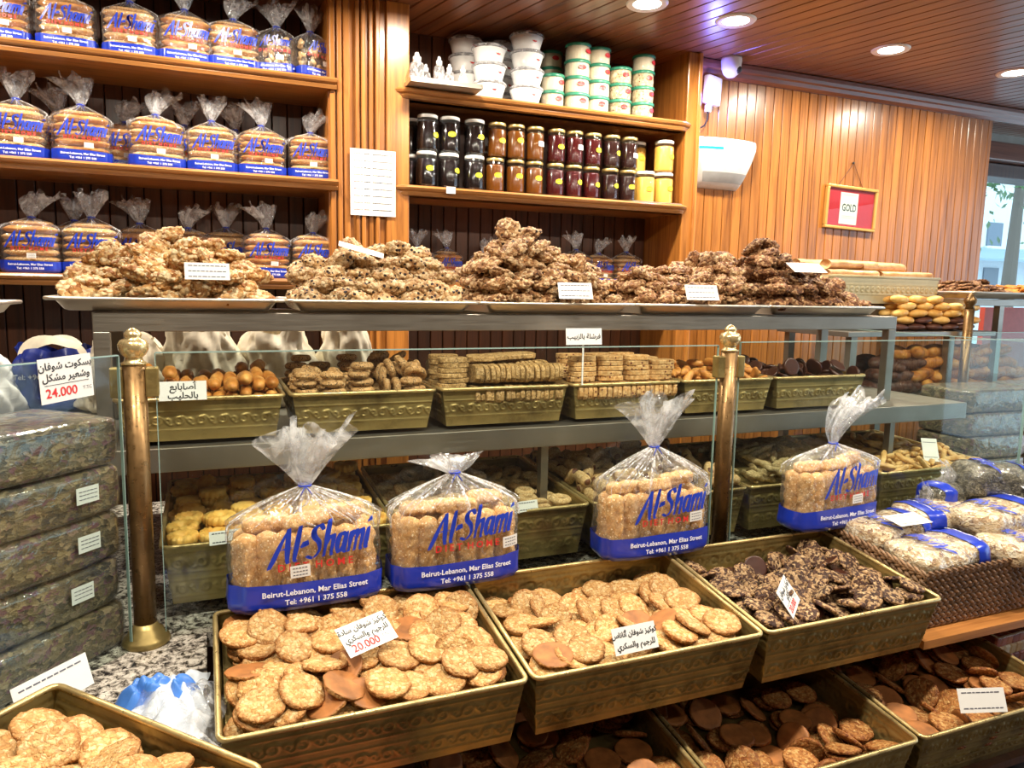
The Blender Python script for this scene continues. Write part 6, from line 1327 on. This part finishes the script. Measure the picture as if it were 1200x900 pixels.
for x in (3.87,): ob('rack_post', mk('rack_post', *box(x, x+.035, 2.34, 2.37, .80, 1.40), M_['steel']), st)
def roll_mesh(seed):
    V = []; n, m = 22, 22; L = .15
    for j in range(m+1):
        x = (j/m*2-1)*L
        for k in range(n):
            a = 2*pi*k/n; r = .0235*(1+.10*(k/n))*(1+.08*noise.noise(Vector((x*18+seed*4, math.cos(a), math.sin(a))))); V.append((x, r*math.cos(a)*1.25, r*math.sin(a)*.85))
    F = [(j*n+k, j*n+(k+1) % n, (j+1)*n+(k+1) % n, (j+1)*n+k) for j in range(m) for k in range(n)]
    # inner spiral wall at both ends
    for e, x in ((0, -L+.004), (m, L-.004)):
        b = len(V)
        for k in range(n): a = 2*pi*k/n; V.append((x, .015*math.cos(a)*1.2, .015*math.sin(a)*.8))
        F += [(e*n+k, e*n+(k+1) % n, b+(k+1) % n, b+k) for k in range(n)]; b2 = len(V); V += [(x*.93, V[b+k][1]*.9, V[b+k][2]*.9) for k in range(n)]
        F += [(b+k, b+(k+1) % n, b2+(k+1) % n, b2+k) for k in range(n)]; F.append(tuple(b2+k for k in range(n)))
    return mk('rolled_flatbread', V, F, M_['pita'], True)
RM = [roll_mesh(i) for i in range(3)]
i = 0
for (x, y, z, a) in ((2.60, 2.47, 1.640, .05), (2.92, 2.47, 1.638, -.03), (2.62, 2.54, 1.642, 0), (2.91, 2.54, 1.640, .04), (2.60, 2.61, 1.640, 0), (2.90, 2.61, 1.640, 0), (2.63, 2.505, 1.683, .08), (2.83, 2.52, 1.680, .12), (2.55, 2.58, 1.684, .0)):
    th('rolled_flatbread', RM[i % 3], (x, y, z), (rs.uniform(-.4, .4), 0, a), 'long rolled flatbread in the heap on the cream pressed metal tray', 'bread', 'rolled flatbreads on the cream tray'); i += 1
BN = [mk('golden_bun', *shape(lambda q, i=i: (q.x*.052*(1+.05*nz(q, 1, i)), q.y*.030, q.z*.017*(1+.1*nz(q, 2, i))+(.002 if q.z > 0 else 0)), 3), M_['eclair'], True) for i in range(3)]
BD = [mk('brown_bun', *shape(lambda q, i=i: (q.x*.052, q.y*.030, q.z*.015), 3), M_['choccr'], True) for i in range(2)]
for lay in range(5):
    for a in range(5 if lay < 4 else 3):
        for b in range(3):
            dk = lay == 0 or (lay == 1 and (a+b) % 2)
            th('filled_bun', rs.choice(BD if dk else BN), (2.80+a*.105+rs.uniform(-.008, .008)+(.04 if lay % 2 else 0), 2.372+b*.066, 1.417+lay*.030), (rs.uniform(-.1, .1), rs.uniform(-.1, .1), rs.uniform(-.25, .25)),
               'dark glazed bun in the bottom layers under the cream tray' if dk else 'golden oblong bun piled under the cream pressed metal tray', 'bun', 'dark glazed buns' if dk else 'golden oblong buns')
def croissant(seed, sc=1):
    V = []; F = []; n, m = 22, 44
    for j in range(m+1):
        t = j/m*2-1; a = t*1.15; R = .075; r = .034*(1-abs(t)**2.2)**.6+.006
        rid = 1+.13*abs(math.sin((t*5.5+seed*.3)*pi/1.0))**.5-.1
        cx, cy = R*math.sin(a), R*(math.cos(a)-1)
        for k in range(n):
            b = 2*pi*k/n; V.append((cx+r*rid*math.cos(b)*math.sin(a), cy+r*rid*math.cos(b)*math.cos(a), r*rid*math.sin(b)*.85))
    F = [(j*n+k, j*n+(k+1) % n, (j+1)*n+(k+1) % n, (j+1)*n+k) for j in range(m) for k in range(n)]+[tuple(range(n-1, -1, -1)), tuple(m*n+k for k in range(n))]
    return V, F
CR = [mk('croissant', *croissant(i), M_['crois'], True) for i in range(3)]; CC = mk('chocolate_croissant', *croissant(5), M_['choccr'], True)
i = 0
for lay in range(4):
    for a in range(9-lay):
        for b in range(2 if lay < 3 else 1):
            x = 2.70+a*.125+lay*.05; dk = x < 2.98 and lay < 3
            th('croissant', CC if dk else CR[i % 3], (x+rs.uniform(-.01, .01), 2.42+b*.12+rs.uniform(-.01, .01), 1.146+lay*.052), (rs.uniform(-.2, .2), rs.uniform(-.2, .2), rs.uniform(-.5, .5)),
               'chocolate glazed croissant on the right hand glass case shelf' if dk else 'golden croissant heaped on the right hand glass case shelf', 'pastry', 'chocolate croissants' if dk else 'golden croissants'); i += 1
# far counter: second rail with trays of thin biscuits
fc = empty('far_counter', label='second display counter beyond the rack at the right', cat='counter')
slab('granite_top', [(2.64, 1.70), (2.64, 2.75), (4.75, 2.75), (4.75, 1.70)], .765, .80, M_['granite'], fc)
slab('counter_body', [(2.66, 1.74), (2.66, 2.70), (4.72, 2.70), (4.72, 1.74)], 0, .765, M_['dark'], fc)
ob('tray_rail', mk('tray_rail', *box(3.16, 4.7, 2.34, 2.37, 1.515, 1.545, .002), M_['steel']), fc)
for x in (3.40, 4.66): ob('rail_leg', mk('rail_leg', *box(x, x+.03, 2.34, 2.37, .80, 1.515), M_['steel']), fc)
ob('rail_crossbar', mk('rail_crossbar', *box(3.16, 3.19, 2.37, 2.70, 1.515, 1.545), M_['steel']), fc)
ob('rear_rail', mk('rear_rail', *box(3.16, 4.7, 2.70, 2.73, 1.515, 1.545), M_['steel']), fc)
pst = ob('post_shaft', mk('post_shaft', *lathe([(.020, .80), (.020, 1.50)], 20), M_['post'], True), fc, (3.13, 2.29, 0))
ob('post_knob', mk('post_knob', *lathe([(.020, 1.50), (.016, 1.512), (.026, 1.53), (.027, 1.542), (.016, 1.556), (.012, 1.565), (.001, 1.572)], 20), M_['post'], True), fc, (3.13, 2.29, 0))
ob('glass_pane', mk('glass_pane', *box(3.16, 4.7, 2.285, 2.291, .81, 1.395), M_['glass']), fc)
ob('red_panel', mk('red_panel', *box(3.95, 4.72, 2.80, 2.83, .8, 1.50), plain('red_counter_panel', S(196, 90, 80), .4)), fc)
ob('glass_edge', mk('glass_edge', *box(3.16, 4.7, 2.284, 2.292, 1.395, 1.398), M_['edge']), fc)
sheet_tray(3.20, 3.63, 2.33, 2.74, 1.578, 'sheet tray of dark flat biscuits on the far rail', 'sheet trays on the far rail')
sheet_tray(3.64, 4.12, 2.33, 2.74, 1.578, 'sheet tray of orange brown biscuits on the far rail', 'sheet trays on the far rail')
sheet_tray(4.13, 4.62, 2.33, 2.74, 1.578, 'sheet tray at the right end of the far rail', 'sheet trays on the far rail')
FB = [disc_mesh('flat_biscuit', .034, .006, i+80, [M_['finger']], 3) for i in range(3)]; FD = [disc_mesh('flat_biscuit', .036, .006, i+90, [M_['cl5']], 3) for i in range(3)]
for (x0, x1, K, lab, grp, hh) in ((3.22, 3.61, FD, 'dark flat biscuit heaped on the nearest tray of the far rail', 'dark flat biscuits', 5), (3.66, 4.10, FB, 'orange brown flat biscuit heaped on the middle tray of the far rail', 'orange brown biscuits', 4), (4.15, 4.60, FB, 'orange brown biscuit in the heap at the right picture edge', 'orange brown biscuits right', 6)):
    for lay in range(hh):
        f_ = 1-.13*lay; nx = int(6*f_)+1; ny = int(4*f_)+1
        for a in range(nx):
            for b in range(ny):
                x = (x0+x1)/2+((a+.5)/nx-.5)*(x1-x0-.06)*f_*1.1; y = 2.535+((b+.5)/ny-.5)*.32*f_
                th('flat_biscuit', rs.choice(K), (x, y, 1.560+lay*.015+rs.uniform(0, .004)), (rs.uniform(-.3, .3), rs.uniform(-.3, .3), rs.random()*6), lab, 'biscuit', grp)
# ================================================================ WRAPPED BOXES OF HERB BISCUITS
def wrapped(w, d, h, seed):
    def fn(q):
        e = .20; p = [math.copysign(abs(c)**e, c) for c in q]; P = Vector((p[0]*w/2, p[1]*d/2, p[2]*h/2)); 
        return tuple(P+Vector(q)*.004*noise.noise(P*22+Vector((seed*3,)*3)))
    v, f = shape(fn, 4); return v, f
WP = []
for i in range(3):
    v, f = wrapped(.39, .23, .096, i); WP.append((mk('wrapped_biscuits', v, f, M_['herbs'], True), mk('wrap_film', [tuple(Vector(q)*1.012+Vector((0, 0, 0))) for q in v], f, M_['wrap'], True)))
def wbox(loc, rz, i, label, st=True, grp='film wrapped herb packs at the left'):
    o = empty('wrapped_pack', loc, rz, label, 'pack', grp)
    ob('pack_contents', WP[i % 3][0], o, (0, 0, 0)); ob('wrap_film', WP[i % 3][1], o)
    if st:
        s_ = ob('sticker', mk('sticker', *box(-.024, .024, -.1245, -.1235, -.016, .016), M_['paper']), o, (st, 0, .005))
        ob('small_print', mk('small_print', *jn([box(-.018+.008*k, -.012+.008*k, -.1252, -.1244, z, z+.0015) for k in range(5) for z in (-.008, 0, .007)]), M_['gp']), s_)
    return o
cen = c0+PD*.170; inn = Vector((-nrm.x, -nrm.y, 0))
for j in range(5):
    c = cen+inn*(.145)-PD*(0.0); z = .849+j*.0965
    off = rs.uniform(-.008, .008)
    wbox((c.x+off, c.y, z), pa+rs.uniform(-.02, .02), j, 'film wrapped herb pack left of the bronze post, ' + ('bottom of the stack', 'second from the bottom', 'middle of the stack', 'second from the top', 'top of the stack')[j], st=(0, .09, .105, .10, 0)[j])
for j in range(5):
    c = cen+PD*.41+inn*.15; z = .849+j*.0965
    wbox((c.x, c.y, z), pa+rs.uniform(-.02, .02), j+1, 'film wrapped herb pack in the far left stack, ' + ('bottom one', 'next above the bottom', 'middle one', 'next below the top', 'top one')[j], st=0)
# inner brass tray seen through the corner glass, lower left
# second stack at the right
for j in range(4):
    wbox((2.98, 2.12, .849+j*.0965), -.02, j, 'film wrapped pack in the right hand stack, ' + ('bottom one', 'second from the bottom', 'second from the top', 'top one')[j], st=0, grp='film wrapped packs at the right')
    wbox((3.40, 2.12, .849+j*.0965), .02, j+1, 'film wrapped pack in the rightmost stack, ' + ('bottom one', 'second from the bottom', 'second from the top', 'top one')[j], st=0, grp='film wrapped packs at the right')
# ================================================================ WOVEN BASKET AND ITS BAGS
bk = empty('woven_basket', (2.06, 1.44, .868), label='rectangular woven reed basket holding bags of oat flakes', cat='basket'); bk.rotation_euler = (math.atan2(.035, .36), 0, 0)
bw, bd_, bh = .40, .178, .158
def braid(pts, r=.0105, pitch=.021, flip=1):
    """a plaited strand: overlapping leaf-shaped stitches laid along a closed path"""
    P = [Vector(q) for q in pts]; parts = []
    for i in range(len(P)):
        a, b = P[i], P[(i+1) % len(P)]; L = (b-a).length; t = (b-a).normalized(); out = t.cross(Vector((0, 0, 1))).normalized(); n = max(1, int(L/pitch))
        for k in range(n):
            for s in (-1, 1):
                c = a+t*(L*(k+.5+(.25 if s > 0 else -.25))/n)+Vector((0, 0, s*r*.45))+out*.001*s
                dirv = (t+Vector((0, 0, s*-.45))).normalized(); w = dirv.cross(out).normalized(); l = pitch*.62
                V = []
                for (u, q) in ((-1, .12), (-.5, .8), (.1, 1), (.6, .75), (1, .12)):
                    for (x, y) in ((1, 0), (.5, .8), (-.5, .8), (-1, 0)): V.append(tuple(c+dirv*l*u*.95+w*r*.56*q*x+out*r*.62*q*y))
                F = [(m*4+e, m*4+e+1, (m+1)*4+e+1, (m+1)*4+e) for m in range(4) for e in range(3)]; parts.append((V, F))
    return jn(parts)
NR = 8
for j in range(NR):
    z = -.004-j*(bh-.012)/(NR-1); k = 1-.07*j/NR
    w, d = bw*k, bd_*k
    ob('woven_row', mk('woven_row', *braid([(-w, -d, z), (w, -d, z), (w, d, z), (-w, d, z)], flip=1 if j % 2 else -1), M_['wicker'], True), bk)
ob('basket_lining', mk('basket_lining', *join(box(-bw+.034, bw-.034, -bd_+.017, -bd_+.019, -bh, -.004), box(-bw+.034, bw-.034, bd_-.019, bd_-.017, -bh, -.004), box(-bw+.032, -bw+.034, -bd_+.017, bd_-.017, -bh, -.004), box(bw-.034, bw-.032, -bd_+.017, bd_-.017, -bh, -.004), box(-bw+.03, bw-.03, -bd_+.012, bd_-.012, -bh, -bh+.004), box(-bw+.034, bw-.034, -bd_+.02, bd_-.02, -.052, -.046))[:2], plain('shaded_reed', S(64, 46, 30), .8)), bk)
ob('rim_braid', mk('rim_braid', *braid([(-bw-.002, -bd_-.002, .004), (bw+.002, -bd_-.002, .004), (bw+.002, bd_+.002, .004), (-bw-.002, bd_+.002, .004)], r=.008), M_['wicker'], True), bk)
def pillow_bag(L, w, h, seed, fill, label, grp, loc, rot, tails=True, txt=True, band=(.42, .80)):
    o = empty('flake_bag', loc, 0, label, 'bag', grp); o.rotation_euler = rot
    def prof(t): return (1-abs(t)**10)**.5*.93+.07
    def P(a, b, off=0):
        t = b*2-1; th_ = 2*pi*a; k = prof(t); x = t*L/2
        c_, s_ = math.cos(th_), math.sin(th_); q = 1+.10*noise.noise(Vector((x*16+seed, c_*1.5, s_*1.5)))+.05*noise.noise(Vector((x*60+seed, c_*5, s_*5)))
        return (x, (w/2*k+off)*q*math.copysign(abs(c_)**.7, c_), (h/2*k**.6+off)*q*math.copysign(abs(s_)**.8, s_))
    v, f = grid(lambda a, b: P(a, b), 36, 26, True); f += [tuple(range(35, -1, -1)), tuple(25*36+k for k in range(36))]
    ob('bag_contents', mk('bag_contents', v, f, M_[fill], True), o)
    v, f = grid(lambda a, b: P(a, b, .0025), 36, 26, True); ob('bag_film', mk('bag_film', v, f, M_['film'], True), o)
    if band:
        v, f = grid(lambda a, b: P(a, band[0]+(band[1]-band[0])*b, .0036), 36, 8, True); bd2 = ob('blue_band', mk('blue_band', v, f, M_['blue'], True), o)
    if txt:
        def surf(x, y, off): 
            t = 2*x/L; k = prof(max(-.99, min(.99, t))); yy = max(-.97, min(.97, y/(w/2*k))); q = 1+.10*noise.noise(Vector((x*16+seed, yy*1.5, math.sqrt(1-yy*yy)*1.5)))+.05*noise.noise(Vector((x*60+seed, yy*5, math.sqrt(1-yy*yy)*5)))
            return (x, y, (h/2*k**.6+.004)*q*(1-abs(yy)**2.6)**.42+off)
        vf = TXT['brand']; c = L*(-.16)
        ob('brand_lettering', mk('brand_lettering', [surf(c-q[1]*w*.29, q[0]*w*.29, .005) for q in vf[0]], vf[1], M_['bluetxt']), o)
        if band:
            vf = TXT['addr']; c = L*((band[0]+band[1])/2-.5); ob('white_lettering', mk('white_lettering', [surf(c-q[1]*w*.052, q[0]*w*.052, .0058) for q in vf[0]], vf[1], M_['whitetxt']), bd2)
    if tails:
        B = Bag(.1, .1, .1, .1, seed); m = B.tail(.05, .035, (0, 0))
        ob('bag_tail', m, o, (-L/2+.004, 0, 0), (0, -pi/2, 0)); ob('bag_tail', m, o, (L/2-.004, 0, 0), (0, pi/2, .5))
    return o
g = 'bags of oat flakes in the basket'
pillow_bag(.27, .155, .07, 1, 'muesli', 'oat flake bag along the front left corner of the basket', g, (1.80, 1.345, .868), (.05, -.03, .03), tails=False, band=(.74, .98))
pillow_bag(.25, .15, .07, 2, 'muesli', 'oat flake bag under the blank price card at the basket back left', g, (1.785, 1.50, .885), (.05, -.03, .05), tails=False, band=(.78, .99))
pillow_bag(.27, .15, .075, 3, 'muesli', 'oat flake bag behind and right of the carded one', g, (2.03, 1.525, .895), (.05, 0, -.05), tails=False, band=(.10, .32))
pillow_bag(.27, .155, .075, 4, 'muesli', 'oat flake bag lying highest in the middle of the basket', g, (2.13, 1.42, .915), (.0, -.05, .1), tails=False, band=(.72, .94))
pillow_bag(.27, .15, .07, 5, 'muesli', 'oat flake bag at the front of the basket near its right half', g, (2.10, 1.315, .862), (.05, 0, .05), tails=False, band=(.70, .93))
pillow_bag(.20, .12, .08, 6, 'muesli', 'oat flake bag at the basket right end, mostly out of the picture', g, (2.34, 1.37, .866), (.05, 0, 0), tails=False, band=(.7, .93))
g = 'bags of dark dried leaves behind the basket'
pillow_bag(.21, .14, .11, 7, 'tea', 'big dark leaf bag lying on top behind the basket', g, (2.25, 1.53, .985), (0, .05, -.35), band=(.86, .99))
pillow_bag(.17, .12, .085, 8, 'tea', 'dark leaf bag half hidden under the big one, with blue tab', g, (2.14, 1.585, .935), (0, 0, .2), txt=False, band=(.02, .2))
pillow_bag(.17, .12, .085, 9, 'tea', 'dark leaf bag under the white card right of the basket bags', g, (2.36, 1.46, .928), (0, 0, -.3), txt=False, band=None)
pillow_bag(.17, .12, .09, 10, 'tea', 'dark leaf bag cut by the right picture edge', g, (2.44, 1.53, .93), (0, 0, -.6), txt=False, band=None)
small_card((1.80, 1.44, .932), (.15, 0, .0), .12, .065, 'white price card lying on the oat flake bags', 2)
small_card((2.33, 1.425, .979), (.35, .1, -.25), .12, .075, 'white price card lying on the dark leaf bags', 3)
# clear box of striped biscuits under the basket
o = empty('biscuit_box', (2.10, 1.36, .452), .05, label='clear plastic box of striped layered biscuits under the basket', cat='box'); o.rotation_euler = (.12, 0, .05)
cols = [S(196, 120, 70), S(226, 196, 140), S(150, 70, 46), S(222, 184, 120), S(176, 96, 60), S(236, 222, 190)]
for i in range(14):
    for j in range(3):
        ob('layered_biscuit', mk('layered_biscuit', *box(.006+i*.028, .032+i*.028, .01, .22, .006+j*.036, .040+j*.036, .004, 1), plain('layer_%d' % ((i+j) % 6), cols[(i*2+j) % 6], .5)), o)
ob('box_wall', mk('box_wall', *box(0, .40, .004, .228, .002, .120, .006), M_['jar']), o)
ob('box_rim', mk('box_rim', *tube([(0, .004, .12), (.40, .004, .12), (.40, .228, .12), (0, .228, .12)], .003, 6, True), M_['white'], True), o)
# small striped box seen between the front trays low down
o = empty('biscuit_box', (.32, 1.13, .41+.02), .0, label='small striped biscuit box low between the front trays', cat='box'); o.rotation_euler = (.12, 0, 0)
for i in range(8):
    ob('layered_biscuit', mk('layered_biscuit', *box(-.26+i*.035, -.228+i*.035, .01, .16, .004, .16, .004, 1), plain('layer_b%d' % (i % 3), cols[(i*2) % 6], .5)), o)
ob('box_wall', mk('box_wall', *box(-.266, .02, .004, .168, .001, .166, .004), M_['jar']), o)
bpy.data.objects['tray_ledge.001'].name = 'tray_ledge.001'
# ================================================================ SHOPPING BAGS
def carrier(w, d, h, seed, mat, opening=True):
    def fn(a, b):
        th_ = 2*pi*a; t = b; k = (1-.35*t**2.2)*(1 if t > .08 else .8+2.5*t)
        e = 1+.05*math.sin(5*th_+seed+3*t)+.10*noise.noise(Vector((math.cos(th_)*7, math.sin(th_)*7, t*8+seed)))+.25*noise.noise(Vector((math.cos(th_)*2+seed*3, math.sin(th_)*2, t*3)))+.05*math.sin(13*th_+t*9+seed)
        z = h*t*(1+.18*noise.noise(Vector((math.cos(th_)*1.5+seed, math.sin(th_)*1.5, 2.2)))*t)
        return (w/2*k*e*math.cos(th_), d/2*k*e*math.sin(th_), z)
    v, f = grid(fn, 72, 24, True); f.append(tuple(range(71, -1, -1)))
    return mk('bag_sheet', v, f, mat, True)
def handle(w, h, mat, y=0, seed=0):
    V = []; F = []; n = 18
    for i in range(n+1):
        a = pi*i/n; c = (w/2*math.cos(a), y, h*math.sin(a)); wd = .018+.006*math.sin(3*a+seed)
        for s in (-1, 1): V.append((c[0]*(1+s*wd/w), c[1]+s*.006, c[2]*(1+s*wd/h*.8)))
    F = [(2*i, 2*i+1, 2*i+3, 2*i+2) for i in range(n)]; return mk('bag_handle', V, F, mat, True)
for i, (x, y, w, d, h, mt, lab) in enumerate(((-.66, 2.42, .34, .26, .19, 'white', 'white plastic bag with blue and red print at the far left'), (-.42, 2.52, .26, .20, .175, 'navy', 'dark blue printed carrier bag inside a cream one at the left'),
      (-.22, 2.44, .26, .24, .20, 'cloth', 'cream carrier bag holding boxes left of the rail leg'), (-.02, 2.44, .24, .22, .235, 'cloth', 'cream carrier bag just right of the bronze post knob'), (.20, 2.46, .26, .22, .235, 'cloth', 'cream carrier bag with open handle hole in the middle'), (.42, 2.48, .20, .20, .24, 'cloth', 'crumpled cream carrier bag nearest the pilaster'))):
    o = empty('carrier_bag', (x, y, 1.173), label=lab, cat='bag', group='carrier bags behind the case')
    ob('bag_sheet', carrier(w, d, h, i*2+1, M_[mt]), o)
    if i > 0: ob('bag_handle', handle(w*.62, .06, M_['cloth'], -.02, i), o, (0, 0, h*.82)); ob('bag_handle', handle(w*.55, .05, M_['cloth'], .03, i+4), o, (0, .02, h*.85))
    if i in (0, 1):
        vf = TXT['tel'] if i else TXT['brand']; s = .02 if i else .035
        pts = [(q[0]*s, -d*.52-.006, h*.6+q[1]*s) for q in vf[0]]; ob('printed_mark', mk('printed_mark', pts, vf[1], M_['whitetxt'] if i else M_['bluetxt']), o)
# plastic bag on the granite between the corner tray and the first front tray
o = empty('plastic_bag', (-.085, 1.42, .802), label='crumpled blue and white plastic bag on the granite beside the first tray', cat='bag')
def crum(cx, cy, w, d, h, seed):
    def fn(a, b):
        x = (a-.5)*w; y = (b-.5)*d; r = max(abs(a-.5), abs(b-.5))*2; z = h*(1-r**2.5)*(.55+.45*abs(math.sin(a*7+seed+3*noise.noise(Vector((a*3, b*3, seed))))))+.25*h*noise.noise(Vector((a*6, b*6, seed)))
        return (cx+x*(1+.1*math.sin(b*9+seed)), cy+y, max(.0, z))
    return grid(fn, 40, 40)
ob('clear_sheet', mk('clear_sheet', *crum(.01, -.12, .16, .26, .05, 2), M_['tail'], True), o)
ob('white_sheet', mk('white_sheet', *crum(.0, -.06, .13, .22, .04, 5), plain('milky_film', (.62, .68, .76, 1), .35, var=.15), True), o)
ob('blue_sheet', mk('blue_sheet', *crum(-.015, -.035, .13, .09, .052, 8), plain('pale_blue_film', (.06, .20, .62, 1), .35), True), o)
